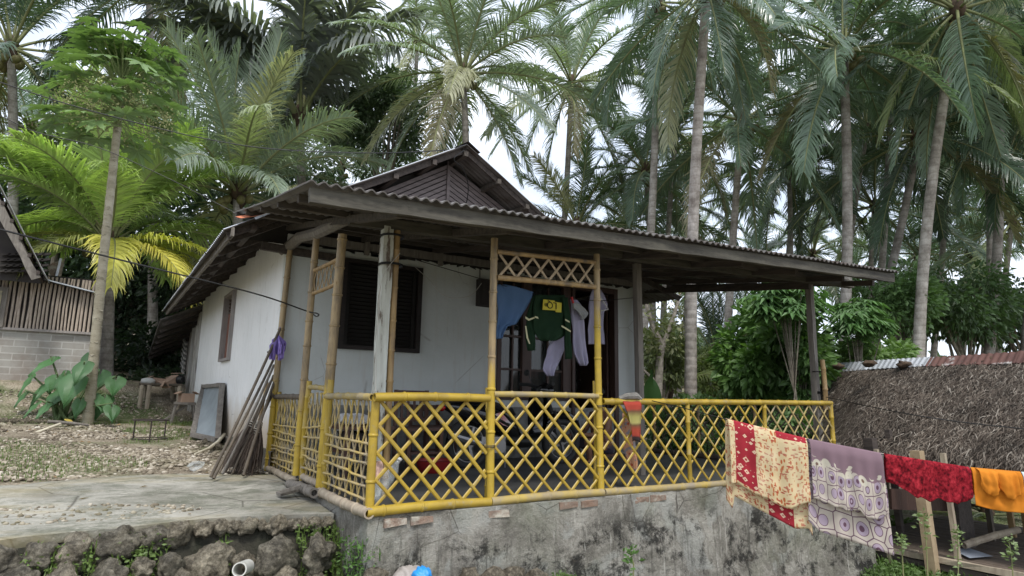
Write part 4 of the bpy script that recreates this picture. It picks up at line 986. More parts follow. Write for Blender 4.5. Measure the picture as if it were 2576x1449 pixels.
# banana leaf
b = MB(); B0 = np.array(at(1650, 1075, 12.5)); rows = []
for i in range(13):
    s = i/12; c = np.array(at(1648-6*s, 1060-130*s, 12.5)); w = .19*math.sin(min(1, s*1.15+.02)*math.pi)**.6+.01
    rows.append([tuple(c+np.array([RR[0], RR[1], 0])*k*w+np.array([0, .06, 0])*abs(k)) for k in (-1, -.5, 0, .5, 1)])
b.grid(rows); t = thing('banana_plant', 'single broad upright banana leaf beside the right wall of the house', 'banana plant', (B0[0], B0[1], gz(B0[0], B0[1])))
o = obj('leaf', b, M_leaf, t); o.color = (.07, .16, .04, 1)
b = MB(); b.tube([(B0[0], B0[1], gz(B0[0], B0[1])-.05), tuple(B0)], [.06, .03], 7); obj('stem', b, M_rachis, t)
# far off woodland: one mass
rs = np.random.RandomState(9); b = MB(); P_ = []; D_ = []
for i in range(26000):
    a = R(-25+ 110*rs.rand()); dist = 46+14*rs.rand(); x = CAM[0]+math.sin(a)*dist; y = CAM[1]+math.cos(a)*dist
    h = (3.9+1.8*mn.noise(Vector((a*9, 0, 0)))+1.2*mn.noise(Vector((a*31, 2, 0))))*rs.rand()**.8
    P_.append(np.array([x, y, gz(x, y)+h])); v = rs.randn(3); v[2] -= .3; D_.append(v)
leaves(b, P_, D_, .75, rs); o = struct('distant_woodland', b, M_leaf, smooth=False, kind='stuff'); o.color = (.09, .13, .07, 1); o['label'] = 'far off tangled woodland closing the view behind the palms'

# ------------------------------------------------------------ PAPAYA TREE
Pb = Vector(on(222, 1062, 'y', 10.6)); Pb.z = gz(Pb.x, Pb.y)-.05; Dp = (np.array(Pb)-CAM) @ FW
pa = thing('papaya_tree', 'tall slender papaya tree with pale leaning trunk and flowering green crown', 'papaya tree', Pb)
pts = [Pb]+[Vector(at(u, v, Dp)) for u, v in [(228, 990), (240, 860), (255, 700), (270, 560), (287, 400), (300, 280), (311, 185)]]
b = MB(); fine = []; rd = []
for i in range(len(pts)-1):
    for k in range(8):
        s = (i+k/8)/(len(pts)-1); fine.append(pts[i].lerp(pts[i+1], k/8)); rd.append((.104-.042*s)*(1.04 if k % 2 else .97))
b.tube(fine, rd, 12)
mt = simple('papaya_bark', (.42, .38, .29), (.27, .24, .17), 4, (1, 1, 2), .85, .5, 16, .01, stain=(.17, .15, .10), stain_scale=6, stain_lo=.55, stain_hi=.65)
obj('trunk', b, mt, pa, auto=None)
# leaf scars
b = MB(); rs = np.random.RandomState(3)
for i in range(4, len(fine)-4):
    for q in range(2):
        a = rs.rand()*6.28; r = rd[i]; c = fine[i]
        b.tube([c+Vector((math.cos(a+k)*r*1.03, math.sin(a+k)*r*1.03, -.02+.02*abs(k)*2)) for k in (-.35, 0, .35)], [.006, .011, .006], 4)
obj('leaf_scar', b, simple('pale_scar', (.5, .46, .36)), pa)['kind'] = 'stuff'
top = fine[-1]
def papaya_leaf(b, c, d, L, rs):
    d = Vector(d); h = Vector((d.x, d.y, 0)).normalized(); s = Vector((-h.y, h.x, 0)); tl = rs.randn()*.25-.25
    f = (h*math.cos(tl)+Vector((0, 0, 1))*math.sin(tl)); nn = s.cross(f)*-1
    V = [c]; idx = []
    ring = []
    nl = 7
    for j in range(nl):
        a0 = R(-140+280*j/(nl-1)); ln = L*(1-.30*abs(j-3)/3)
        for da, rr, dz in ((-R(17), .50, -.02), (-R(10), .82, -.08), (-R(4), .78, -.1), (0, 1.0, -.18), (R(6), .74, -.1), (R(12), .80, -.08), (R(19), .46, -.02)):
            a = a0+da; p = c+f*(math.cos(a)*ln*rr)+s*(math.sin(a)*ln*rr)+Vector((0, 0, dz*ln*1.3)); ring.append(p)
    V += ring; n = len(ring); b.add(V, [(0, i+1, i+2) for i in range(n-1)])
cl = MB(); pet = MB()
for i in range(105):
    a = i*2.4+rs.randn()*.2; el = R([66, 50, 36, 22, 8, -8][min(5, i//17)]+rs.randn()*7); ln = .8+.45*rs.rand() if i > 9 else .65
    d = Vector((math.cos(a)*math.cos(el), math.sin(a)*math.cos(el), math.sin(el))); q0 = top+Vector((0, 0, .1-.011*i)); q1 = q0+d*ln*.6+Vector((0, 0, .05)); q2 = q0+d*ln
    pet.tube([q0, q1, q2], [.016, .012, .009], 5); papaya_leaf(cl, q2, d, .34+.17*rs.rand(), rs)
o = obj('crown', cl, M_leaf, pa, smooth=False); o.color = (.16, .24, .10, 1)
obj('leaf_stalk', pet, simple('green_stalk', (.22, .27, .10)), pa)['kind'] = 'stuff'
fl = MB()
for i in range(110):
    a = rs.rand()*6.28; ln = .5+.75*rs.rand(); q0 = top+Vector((0, 0, -.35*rs.rand())); h = Vector((math.cos(a), math.sin(a), 0))
    m = q0+h*ln*.5+Vector((0, 0, .05-.2*rs.rand())); e = q0+h*ln*.85+Vector((0, 0, -.25-.55*rs.rand())); fl.tube([q0, m, e], [.006, .004, .003], 4)
    for k in range(9): fl.blob(tuple(e+Vector(rs.randn(3)*.07)), .017, 1, 0, 1, 0, mi=1)
obj('flower_stalks', fl, [simple('pale_stalk', (.32, .34, .16)), simple('papaya_flower', (.50, .50, .24))], pa)['kind'] = 'stuff'

# ------------------------------------------------------------ TARO
def heart(b, c, d, L, rs, tilt):
    h = Vector((d[0], d[1], 0)).normalized(); s = Vector((-h.y, h.x, 0)); f = h*math.cos(tilt)+Vector((0, 0, -1))*math.sin(tilt); u = s.cross(f)*-1
    if u.z < 0: u = -u
    prof = [(-.36, .10), (-.34, .26), (-.22, .40), (-.02, .46), (.2, .43), (.42, .33), (.65, .18), (.85, .06), (1, 0)]
    for sd in (1, -1):
        mid = []; mm = []; out = []
        for j, (y, w) in enumerate(prof):
            ym = max(y, -.0); wav = .04*math.sin(j*2.4+sd)
            mid.append(c+f*(ym*L)-u*(.10*L*ym*ym)); mm.append(c+f*(y*L)+s*(sd*w*L*.5)+u*(.07*L)-u*(.10*L*y*y)); out.append(c+f*(y*L)+s*(sd*w*L)+u*((.03+wav)*L)-u*(.14*L*y*y))
        b.grid([mid, mm, out])
TB_ = Vector(on(170, 1052, 'y', 11.2)); TB_.z = gz(TB_.x, TB_.y)
ta = thing('taro_plant', 'big leaved giant taro plant at the foot of the papaya trunk', 'taro plant', TB_)
DT = (np.array(TB_)-CAM) @ FW; rs = np.random.RandomState(12)
st = MB()
for i, (u, v, L, du, dv) in enumerate([(125, 915, .62, -.6, -.3), (185, 968, .72, .3, -.2), (250, 950, .60, 1, 0), (100, 990, .52, -1, .2), (210, 930, .55, .2, 1), (145, 1000, .55, -.2, -1), (262, 1010, .5, 1, -.5), (160, 955, .6, -.4, -.6), (235, 1005, .5, .6, -.8), (75, 960, .5, -1, -.2), (200, 1020, .42, .1, -1), (280, 1035, .42, 1, -.2), (115, 1030, .4, -.5, -1), (290, 965, .55, 1, .1), (225, 905, .45, .3, .6), (140, 960, .5, .5, 0), (200, 940, .55, -.4, 0), (90, 1025, .4, -.8, 0), (240, 1030, .45, .6, 0), (175, 990, .5, 0, 0), (120, 975, .5, -.9, 0), (60, 1000, .38, -1, 0)]):
    c = Vector(at(u-0*du, v, DT+rs.randn()*.35)); b = MB(); d = (du*.55*RR[0]+.12*rs.randn()-(.9*FW[0]), du*.55*RR[1]-(.9*FW[1])+.12*rs.randn()); c = c+Vector((0, 0, .16))
    heart(b, c-Vector((0, 0, .12)), d, L*.80, rs, R(36+38*rs.rand())); o = obj('leaf', b, M_leaf, ta); o.color = (*(np.array((.065, .15, .055))*(.75+.5*rs.rand())), 1)
    st = MB(); st.tube([TB_+Vector((rs.randn()*.12, rs.randn()*.12, -.03)), (TB_+c)/2+Vector((0, 0, .12)), c], [.035, .026, .014], 6); obj('stem', st, simple('taro_stem', (.12, .17, .07)) if i == 0 else bpy.data.materials['taro_stem'], ta)
b = MB(); heart(b, Vector(on(172, 1058, 'y', 10.1)), (.8, -.6, 0), .17, rs, R(25)); o = solo('dead_leaf', b, M_leaf, 'curled yellow fallen leaf on the stones in front of the taro', 'leaf'); o.color = (.55, .42, .10, 1)
# ------------------------------------------------------------ BLOCK WALLED HUT AT THE LEFT
lh = thing('village_hut', 'old hut with grey block lower wall and upright bamboo slats above at the far left', 'hut', (-5, 14, 1))
def mt_block():
    t = NT('grey_block_wall'); v = t.mapping(rot=(R(90), 0, 0)); br = t.n('ShaderNodeTexBrick'); br.inputs['Scale'].default_value = 1; br.inputs['Brick Width'].default_value = .47; br.inputs['Row Height'].default_value = .165; br.inputs['Mortar Size'].default_value = .012
    sp = t.n('ShaderNodeSeparateXYZ'); cb = t.n('ShaderNodeCombineXYZ'); t.l(t.tc.outputs['Object'], sp.inputs[0]); t.l(sp.outputs[0], cb.inputs[0]); t.l(sp.outputs[2], cb.inputs[1]); t.l(cb.outputs[0], br.inputs[0])
    br.inputs['Color1'].default_value = (.37, .36, .33, 1); br.inputs['Color2'].default_value = (.28, .265, .24, 1); br.inputs['Mortar'].default_value = (.44, .43, .40, 1)
    c = t.mix(t.ramp(t.noise(t.mapping(), 1.2, 7, .7), [(.42, 0.), (.66, .55)]), br.outputs[0], (.17, .12, .09))
    t.set(c, .93, 0, .2); t.bump(br.outputs['Fac'], -.35, .02); return t.m
b = MB(); b.box((-5.7, 14.1, 1.55), (7.0, .18, 1.66)); o = obj('block_wall', b, mt_block(), lh, False)
b = MB(); b.box((-5.75, 14.0, 2.40), (7.1, .2, .06)); obj('wall_cap', b, M_wood_pk, lh, False)
b = MB(); rs = np.random.RandomState(1)
x = -9.2
while x < -2.25:
    w_ = .04+.02*rs.rand(); b.tube([(x, 13.98+.01*rs.randn(), 2.42), (x+.01*rs.randn(), 13.98, 3.0), (x+.012*rs.randn(), 13.98+.01*rs.randn(), 3.75)], w_/2, 6, flat=.5, up=(0, 1, 0)); x += w_+.02+.02*rs.rand()
o = obj('slat_wall', b, simple('grey_bamboo_slats', (.50, .42, .35), (.30, .245, .20), 9, (4, 4, .6), .75, .3, 20, .005), lh); o['kind'] = 'stuff'
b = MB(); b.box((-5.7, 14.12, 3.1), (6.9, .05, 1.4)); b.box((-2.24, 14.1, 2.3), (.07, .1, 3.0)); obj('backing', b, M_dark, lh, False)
b = MB(); b.box((-4.45, 13.9, 2.9), (.75, .08, .95)); f_ = obj('window', b, M_wood_gr, lh, False); b = MB(); b.box((-4.36, 13.85, 3.1), (.36, .03, .36)); b.box((-4.36, 13.85, 2.68), (.36, .03, .38)); obj('pane', b, simple('yellowed_panel', (.52, .46, .28), (.3, .28, .2), 4, stain=(.1, .1, .12), stain_scale=3), f_, False)
p0 = Vector(on(40, 686, 'y', 13.8)); p1 = Vector(on(243, 737, 'y', 13.8))
b = MB(); b.beam(p0+Vector((-2.5, 0, .5)), p1, .16, .03); obj('roof_edge', b, M_zinc_br, lh, False)
b = MB(); b.grid([[(p.x, y, p.z-.02+(y-13.8)*.1) for p in (p0+Vector((-2.5, 0, .5)), p0, p1)] for y in (13.75, 15.5)]); obj('roof', b, M_zinc_dk, lh, False)
q0 = Vector(on(-60, 350, 'y', 12.4)); q1 = Vector(on(112, 690, 'y', 12.4))
corr('roof', q1, q1+Vector((0, 4, 0)), q0+Vector((0, 4, 0)), q0, .1, 5, parent=lh, mats=(M_zinc_br, M_zinc_dk))
b = MB(); b.beam(q0+Vector((-.15, .15, -.15)), q1+Vector((-.15, .15, -.1)), .06, .16, jit=.02); obj('barge_board', b, M_wood_gr, lh, False)
for k in range(6):
    a_ = q0.lerp(q1, .3+.13*k)+Vector((-.05, .1, -.1)); b = MB(); b.beam(a_, a_+Vector((-.02, 3.6, 0)), .07, .08); obj('purlin', b, M_wood_dk, lh, False)
b = MB(); b.add([q0+Vector((-3, .9, -2)), q1+Vector((-.1, .9, -.1)), q0+Vector((0, .9, -.1)), q1+Vector((-3, .9, -.1))], [(0, 1, 2), (0, 3, 1)]); obj('gable', b, M_dark, lh, False)
b = MB()
for r_ in range(4):
    for k in range(7):
        c = Vector(on(118-k*17-r_*3, 640+r_*14, 'y', 13.2)); b.box(c, (.17, .12, .05), rot=Matrix.Rotation(R(-18), 3, 'Y'))
o = obj('roof_tiles', b, M_dark, lh, False); o['kind'] = 'stuff'
b = MB(); a_ = Vector(on(128, 700, 'y', 14.2)); b.add([a_, on(146, 703, 'y', 14.2), on(150, 655, 'y', 14.2), on(118, 668, 'y', 14.2)], [(0, 1, 2, 3)]); obj('patch_board', b, M_brick, lh, False)
b = MB(); b.beam(on(140, 704, 'y', 14.15), on(153, 650, 'y', 14.15), .05, .04); obj('batten', b, M_zinc_br, lh, False)

# ------------------------------------------------------------ THATCHED HUT AT THE RIGHT
ZE, ZR, ZF = .22, 1.75, -1.05
Ef = Vector(on(1975, 1104, 'z', ZE)); E1 = Vector(on(2110, 1135, 'z', ZE)); E2 = Vector(on(2576, 1176, 'z', ZE)); En = E2+(E2-E1)*.9
Rf = Vector(on(2078, 928, 'z', ZR)); R2 = Vector(on(2576, 902, 'z', ZR)); Rn = R2+(R2-Rf)*.9
hut = thing('thatched_hut', 'low open sided hut with grey brown palm thatch roof and zinc ridge sheets', 'hut', (9.5, 0, ZF))
def thp(u, v):   # u along, v 0 eave ..1 ridge
    e = Ef.lerp(E1, u*4) if u < .25 else E1.lerp(En, (u-.25)/.75); r = Rf.lerp(Rn, u)
    p = e.lerp(r, v); p.z += .10*math.sin(v*math.pi)*(1-.3*u)+.03*mn.noise(Vector((u*14, v*5, 0))); return p
b = MB(); b.grid([[thp(i/40, j/14)-Vector((0, 0, .05)) for i in range(41)] for j in range(15)]); b.grid([[thp(i/40, j/4)-Vector((0, 0, .22)) for i in range(41)] for j in range(5)])
def mt_thatch():
    t = NT('weathered_thatch'); gn = t.n('ShaderNodeNewGeometry')
    c = t.ramp(gn.outputs['Random Per Island'], [(0, (.035, .028, .022)), (.35, (.085, .067, .053)), (.7, (.155, .125, .10)), (.93, (.23, .20, .165)), (1, (.38, .34, .29))])
    n = t.ramp(t.noise(t.mapping(), 1.6, 5, .6), [(.35, .6), (.65, 1.15)])
    t.set(t.mix(1.0, c, n, 'MULTIPLY'), .8, 0, .3); return t.m
M_th = mt_thatch()
th = obj('thatch_roof', b, simple('thatch_underlayer', (.10, .08, .065), (.05, .04, .032), 8, bump=.5), hut, auto=None)
rs = np.random.RandomState(31); V = []; F = []
for i in range(24000):
    u = rs.rand(); v = rs.rand()*1.0; p = thp(u, v); dn = (thp(u, max(0, v-.12))-thp(u, v-.12+.12 if v > .12 else .12)); dn = (thp(u, 0)-thp(u, 1)).normalized()
    al = (thp(min(1, u+.02), v)-thp(max(0, u-.02), v)).normalized(); nn = al.cross(dn); nn = nn if nn.z > 0 else -nn
    a = rs.randn()*.38; d = dn*math.cos(a)+al*math.sin(a); s = (al*math.cos(a)-dn*math.sin(a)); L = .08+.15*rs.rand(); w_ = .004+.008*rs.rand()
    cur = rs.randn()*.03; k = len(V); q = p+nn*(.015+.03*rs.rand())
    for j in range(4):
        t_ = j/3; pt = q+d*L*t_+s*cur*math.sin(t_*3)+nn*(.03*math.sin(t_*3)*rs.rand())-(Vector((0, 0, 1))*.25*L*t_ if v < .03 else Vector((0, 0, 0)))
        V += [pt-s*w_*(1-.6*t_), pt+s*w_*(1-.6*t_)]
    F += [(k, k+1, k+3, k+2), (k+2, k+3, k+5, k+4), (k+4, k+5, k+7, k+6)]
for i in range(2600):     # ragged fringe along the eave
    u = rs.rand(); p = thp(u, .01*rs.rand()); k = len(V); L = .08+.16*rs.rand()**2; d = Vector((rs.randn()*.25, rs.randn()*.25, -1)); s = Vector((RR[0], RR[1], 0))*.008
    V += [p-s, p+s, p+d*L]; F += [(k, k+1, k+2)]
b = MB(); b.add(V, F); b_ = obj('thatch_strands', b, M_th, th, smooth=False); b_['kind'] = 'stuff'
sh = [M_zinc_br, M_rust, M_rust, M_rust]
us = [0, .155, .33, .53, .78, 1]
for k in range(5):
    u0, u1 = us[k]-.01*(k > 0), us[k+1]; a0 = thp(max(0, u0), .90); a1 = thp(u1, .90); up_ = Vector((0, 0, .05+.008*(k % 2)))
    corr('ridge_sheet', a0+up_, a1+up_, Rf.lerp(Rn, u1)+up_+Vector((0, 0, .06)), Rf.lerp(Rn, max(0, u0))+up_+Vector((0, 0, .06)), .11, 3, amp=.010, mats=([M_zinc_br, M_zinc_br, M_rust, M_rust, M_rust][k],)*2, parent=hut)
for k, (u, v) in enumerate([(2113, 925), (2190, 918), (2275, 920), (2490, 912)]):
    b = MB(); c = Vector(on(u, v, 'z', 1.72)); b.blob(c+Vector((-.12, -.05, .02)), (.14, .10, .06), 2, .5, 2.5, k+70); obj('thatch_clump', b, M_fibre, hut, auto=None)
b = MB(); b.beam(Rf+Vector((-.05, -.05, -.05)), thp(0, 0)+Vector((-.05, -.1, .0)), .05, .05, jit=.005); obj('gable_pole', b, M_bam_pale, hut, False)
# far gable skirt and other slope
b = MB(); oth = lambda u: Rf.lerp(Rn, u)+Vector((2.3, -.4, -1.45)); b.grid([[Rf.lerp(Rn, i/6) for i in range(7)], [oth(i/6) for i in range(7)]]); obj('thatch_roof', b, bpy.data.materials['thatch_underlayer'], hut, False)
# platform and posts
F1 = Vector(on(2100, 1352, 'z', ZF)); F2 = Vector(on(2600, 1448, 'z', ZF)); dF = (F2-F1).normalized(); F2 = F2+dF*1.2; inn = Vector((dF.y, -dF.x, 0)); inn = inn if inn.x > 0 else -inn
b = MB()
for k in range(16): a_ = F1+inn*(.02+.24*k); c_ = F2+inn*(.02+.24*k); b.beam(a_+inn*.11+Vector((0, 0, -.02)), c_+inn*.11+Vector((0, 0, -.02)), .215, .03, jit=.003)
M_plat = wood('worn_platform_planks', (.17, .13, .10), (.09, .07, .055), 'y', stain=(.05, .04, .03)); o = obj('platform', b, M_plat, hut, False); o['kind'] = 'stuff'
b = MB(); b.beam(F1+Vector((0, 0, -.03)), F2+Vector((0, 0, -.03)), .05, .07, jit=.006); obj('edge_beam', b, M_bam_pale, hut, False)
b = MB(); b.beam(F1+Vector((.02, .0, -.12)), F2+Vector((.02, 0, -.14)), .05, .08, jit=.006); obj('edge_beam', b, M_wood_dk, hut, False)
for k, (u, v, w_, m, dep) in enumerate([(2238, 1378, .055, M_bam_pale, .1), (2345, 1402, .13, M_bam_split, .18), (2413, 1408, .06, M_bam_pale, .12), (2222, 1370, .14, M_wood_dk, .6), (2440, 1380, .42, M_wood_dk, .75), (2270, 1360, .08, M_wood_dk, 1.4), (2500, 1360, .07, M_bam_dark, 1.7), (2130, 1345, .1, M_wood_gr, .2), (2552, 1350, .07, M_bam, 1.9), (2585, 1340, .06, M_bam, 2.4)]):
    base_ = Vector(on(u, v, 'z', ZF)); b = MB(); b.beam(base_-Vector((0, 0, .3)), base_+Vector((-.03, .06, 1.35+.3*min(1, dep))), w_, w_ if w_ < .3 else .04, jit=.004); obj('post', b, m, hut, False)
b = MB(); a_ = Vector(on(2240, 1255, 'z', -.35)); c_ = Vector(on(2440, 1262, 'z', -.42)); b.beam(a_, c_, .04, .28, jit=.006); obj('side_board', b, M_wood_br, hut, False)
for k in range(3):
    b = MB(); a_ = F1+inn*3.9+Vector((0, 0, .25+.22*k)); c_ = F2+inn*3.9+Vector((0, 0, .25+.22*k)); b.bamboo(a_, c_, .03, 6); obj('rail', b, M_bam_dark, hut)
b = MB(); b.bamboo(on(2425, 1372, 'z', -.95), on(2562, 1333, 'z', -.75), .05, 9); solo('bamboo_pole', b, M_bam_pale, 'pale bamboo pole resting slanted over the platform of the thatched hut', 'pole')
b = MB(); c = [on(u, v, 'z', ZF+.012) for u, v in [(2392, 1384), (2440, 1383), (2500, 1403), (2440, 1408)]]
b.grid([[Vector(c[0]).lerp(Vector(c[1]), i/6).lerp(Vector(c[3]).lerp(Vector(c[2]), i/6), j/6)+Vector((0, 0, .02+.02*mn.noise(Vector((i, j, 0))))) for i in range(7)] for j in range(7)]); solo('plastic_sheet', b, simple('grey_blue_sheet', (.33, .37, .43), (.24, .27, .33), 5, rough=.5), 'crumpled grey blue plastic sheet lying on the hut platform', 'sheet')
b = MB(); b.beam(on(2285, 1383, 'z', ZF+.01), on(2310, 1387, 'z', ZF+.01), .05, .02, jit=.002); solo('wood_scrap', b, M_bam_pale, 'small pale scrap lying on the edge of the hut platform', 'scrap', smooth=False)

# ------------------------------------------------------------ CLOTH
def cloth_mesh(fn, nu, nv, thick=.004):
    """fn(u,v) -> point; UVs follow u,v"""
    V = [fn(i/nu, j/nv) for j in range(nv+1) for i in range(nu+1)]
    F = [(j*(nu+1)+i, j*(nu+1)+i+1, (j+1)*(nu+1)+i+1, (j+1)*(nu+1)+i) for j in range(nv) for i in range(nu)]
    return V, F
def cloth(name, fns, mats, parent=None, nu=48, nv=36, uvs=None):
    me = bpy.data.meshes.new(name); V = []; F = []; UV = []; MI = []
    for q, fn in enumerate(fns):
        v_, f_ = cloth_mesh(fn, nu, nv); n = len(V); V += [tuple(p) for p in v_]; F += [tuple(i+n for i in f) for f in f_]
        s = uvs[q] if uvs else (1, 1, 0, 0)
        UV += [(s[2]+s[0]*i/nu, s[3]+s[1]*j/nv) for j in range(nv+1) for i in range(nu+1)]; MI += [q if len(mats) > 1 else 0]*len(f_)
    A = np.array(V); base = (A[:, 0].mean(), A[:, 1].mean(), A[:, 2].min()) if parent is None else tuple(worldloc(parent))
    me.from_pydata([(p[0]-base[0], p[1]-base[1], p[2]-base[2]) for p in V], [], F)
    for m in mats: me.materials.append(m)
    uvl = me.uv_layers.new(name='UVMap'); uvl.data.foreach_set('uv', [c for l in me.loops for c in UV[l.vertex_index]])
    me.polygons.foreach_set('material_index', MI); me.polygons.foreach_set('use_smooth', [True]*len(F)); me.update()
    o = bpy.data.objects.new(name, me); COL.objects.link(o)
    if parent: o.parent = parent
    else: o.location = base
    md = o.modifiers.new('t', 'SOLIDIFY'); md.thickness = .005; md.offset = 0
    return o
def cloth_mat(name, build, rough=.9):
    t = NT(name); c = build(t); t.set(c, rough, 0, .15)
    t.bump(t.noise(t.mapping(), 60, 3), .15, .003)
    tr = t.n('ShaderNodeBsdfTranslucent'); t.l(c, tr.inputs[0]) if isinstance(c, bpy.types.NodeSocket) else setattr(tr.inputs[0], 'default_value', (*c, 1))
    mx = t.n('ShaderNodeMixShader'); mx.inputs[0].default_value = .2; t.l(t.b.outputs[0], mx.inputs[1]); t.l(tr.outputs[0], mx.inputs[2]); t.l(mx.outputs[0], t.out.inputs[0]); return t.m
def uvbox(t, u0, u1, v0, v1, uv):
    s = t.n('ShaderNodeSeparateXYZ'); t.l(uv, s.inputs[0])
    f = t.math('MULTIPLY', t.math('GREATER_THAN', s.outputs[0], u0), t.math('LESS_THAN', s.outputs[0], u1))
    return t.math('MULTIPLY', f, t.math('MULTIPLY', t.math('GREATER_THAN', s.outputs[1], v0), t.math('LESS_THAN', s.outputs[1], v1)))
CRE = (.70, .56, .33); RED = (.40, .035, .05)
def batik(reds):
    def f(t):
        uv = t.tc.outputs['UV']
        a = t.ramp(t.voro(t.mapping('UV', (30, 12, 1), (0, 0, R(35))), 1, rand=.8), [(.33, 1.), (.40, 0.)])
        a2 = t.ramp(t.voro(t.mapping('UV', (13, 30, 1), (0, 0, R(-25)), (3, 1, 0)), 1, rand=.8), [(.31, 1.), (.38, 0.)])
        c = t.mix(a, CRE, (.50, .14, .05)); c = t.mix(a2, c, (.42, .08, .05))
        cl = t.ramp(t.noise(t.mapping('UV'), 4, 3), [(.4, 0.), (.65, .4)]); c = t.mix(cl, c, (.78, .70, .50))
        vd = t.voro(t.mapping('UV', (14, 13, 1)), 1, 'F1', rand=.75); x = t.n('ShaderNodeTexVoronoi'); x.distance = 'MANHATTAN'
        x.inputs['Scale'].default_value = 1; x.inputs['Randomness'].default_value = .6; t.l(t.mapping('UV', (11, 11, 1)), x.inputs['Vector'])
        r = t.ramp(x.outputs['Distance'], [(.0, RED), (.24, RED), (.27, (.80, .58, .42)), (.50, (.80, .58, .42)), (.54, RED), (1, RED)])
        for q in reds: c = t.mix(uvbox(t, *q, uv), c, r)
        return c
    return f
M_s1 = cloth_mat('cream_batik', batik([(.08, .34, -1, .95), (.62, .99, -1, .09)])); M_s1b = cloth_mat('cream_batik_back', batik([(.52, .80, .5, 2)]))
def ringsf(scale, tone=1):
    def f(t):
        uv = t.tc.outputs['UV']; base = (.56, .50, .44); pur = (.15, .085, .12); lil = (.42, .34, .42)
        x = t.n('ShaderNodeTexVoronoi'); x.inputs['Scale'].default_value = 1; x.inputs['Randomness'].default_value = .35; t.l(t.mapping('UV', scale), x.inputs['Vector'])
        c = t.ramp(x.outputs['Distance'], [(0, lil), (.10, lil), (.11, pur), (.20, pur), (.21, lil), (.36, lil), (.37, pur), (.39, pur), (.40, base), (1, base)])
        e = t.n('ShaderNodeTexVoronoi', feature='DISTANCE_TO_EDGE'); e.inputs['Scale'].default_value = 1; e.inputs['Randomness'].default_value = .35; t.l(t.mapping('UV', scale), e.inputs['Vector'])
        c = t.mix(t.ramp(e.outputs['Distance'], [(.0, 1.), (.022, 1.), (.03, 0.)]), c, pur)
        if tone:
            fl = t.n('ShaderNodeTexVoronoi'); fl.inputs['Scale'].default_value = 1; fl.inputs['Randomness'].default_value = .4; t.l(t.mapping('UV', (7, 6, 1), (0, 0, .2)), fl.inputs['Vector'])
            s = t.n('ShaderNodeSeparateXYZ'); t.l(uv, s.inputs[0])
            lim = t.math('ADD', s.outputs[1], t.math('MULTIPLY', t.noise(t.mapping('UV'), 5, 2), -.35))
            dia = t.math('SUBTRACT', lim, t.math('MULTIPLY', s.outputs[0], .14))
            m = t.ramp(dia, [(.10, 1.), (.12, 0.)]); c = t.mix(m, c, (.245, .165, .195))
            band = t.math('MULTIPLY', t.math('GREATER_THAN', dia, .05), t.math('LESS_THAN', dia, .2))
            pet = t.ramp(fl.outputs['Distance'], [(0, (.2, .13, .1)), (.14, (.2, .13, .1)), (.16, (.62, .58, .48)), (.44, (.62, .58, .48)), (.46, (.62, .58, .48))])
            pm = t.ramp(fl.outputs['Distance'], [(.38, 1.), (.44, 0.)]); c = t.mix(t.math('MULTIPLY', band, pm), c, pet)
        return c
    return f
M_s2 = cloth_mat('mauve_print_ovals', ringsf((8, 4.6, 1), 1)); M_s2b = cloth_mat('mauve_print_rings', ringsf((5, 4.2, 1), 0))
def towelf(t): return t.ramp(t.noise(t.mapping(scale=(1, 1, .7)), 38, 4, .7), [(.36, (.07, .006, .01)), (.5, (.26, .012, .022)), (.66, (.46, .035, .05))])
M_tw = cloth_mat('dark_red_terry', towelf)
M_or = cloth_mat('orange_jersey', lambda t: t.ramp(t.noise(t.mapping(), 3, 3), [(.3, (.60, .20, .02)), (.7, (.70, .26, .03))]))
LN = [Vector(at(u, v, D)) for u, v, D in [(1640, 1008, 6.95), (1734, 1030, 6.62), (1828, 1055, 6.3), (2030, 1105, 5.9), (2222, 1143, 5.6), (2440, 1178, 5.3), (2576, 1190, 5.15), (2720, 1196, 5.0), (3100, 1180, 4.8)]]
UX = [1640, 1734, 1828, 2030, 2222, 2440, 2576, 2720, 3100]
def lineat(u):
    for (a, b_), (p, q) in zip(zip(UX, UX[1:]), zip(LN, LN[1:])):
        if a <= u <= b_: return p.lerp(q, (u-a)/(b_-a))
    return LN[-1]
b = MB(); b.tube(LN, .005, 5); solo('clothesline', b, M_wire, 'sagging outdoor clothesline tied to the yellow front rail and holding sarongs', 'clothesline')
NF = Vector((-FW[0], -FW[1], 0)).normalized(); AL = (LN[5]-LN[2]).normalized()
def hang(u0, u1, prof, off=.02, amp=.012, fr=3.2, seed=0, v_top=0, flare=0, rough_edge=0):
    """prof: list of (s, drop in units)"""
    def f(u, v):
        p = lineat(u0+(u1-u0)*u); d = np.interp(u, [a for a, _ in prof], [c for _, c in prof])
        w = amp*(math.sin(u*fr*6.28+seed+v*1.3)+.6*math.sin(u*fr*14+seed*2))*min(1, v*2.5)+.02*mn.noise(Vector((u*5, v*4, seed)))*v
        side = AL*(flare*v*(u-.5)*2)
        return p+NF*(off*math.sin(min(1, v*6)*math.pi/2)+w)+side+Vector((0, 0, .008-d*v+rough_edge*v*mn.noise(Vector((u*9, 0, seed)))))
    return f
K = 1/1575*6.1
o = cloth('sarong', [hang(1830, 2028, [(0, 160*K), (.1, 155*K), (.3, 168*K), (.5, 172*K), (.62, 182*K), (.8, 172*K), (.9, 158*K), (1, 150*K)], .03, .010, 2.4, 1, rough_edge=.02), hang(1826, 2030, [(0, 205*K), (.07, 222*K), (.1, 190*K), (.5, 208*K), (.8, 222*K), (.97, 212*K), (1, 225*K)], -.03, .014, 2.1, 4, flare=.015)], [M_s1, M_s1b], uvs=[(1, 1, 0, 0), (1, 1.3, 0, 0)], nu=60)
tag(o, 'cream batik sarong with red triangle patterned band hanging on the outdoor line', 'sarong')
K2 = 1/1575*5.75
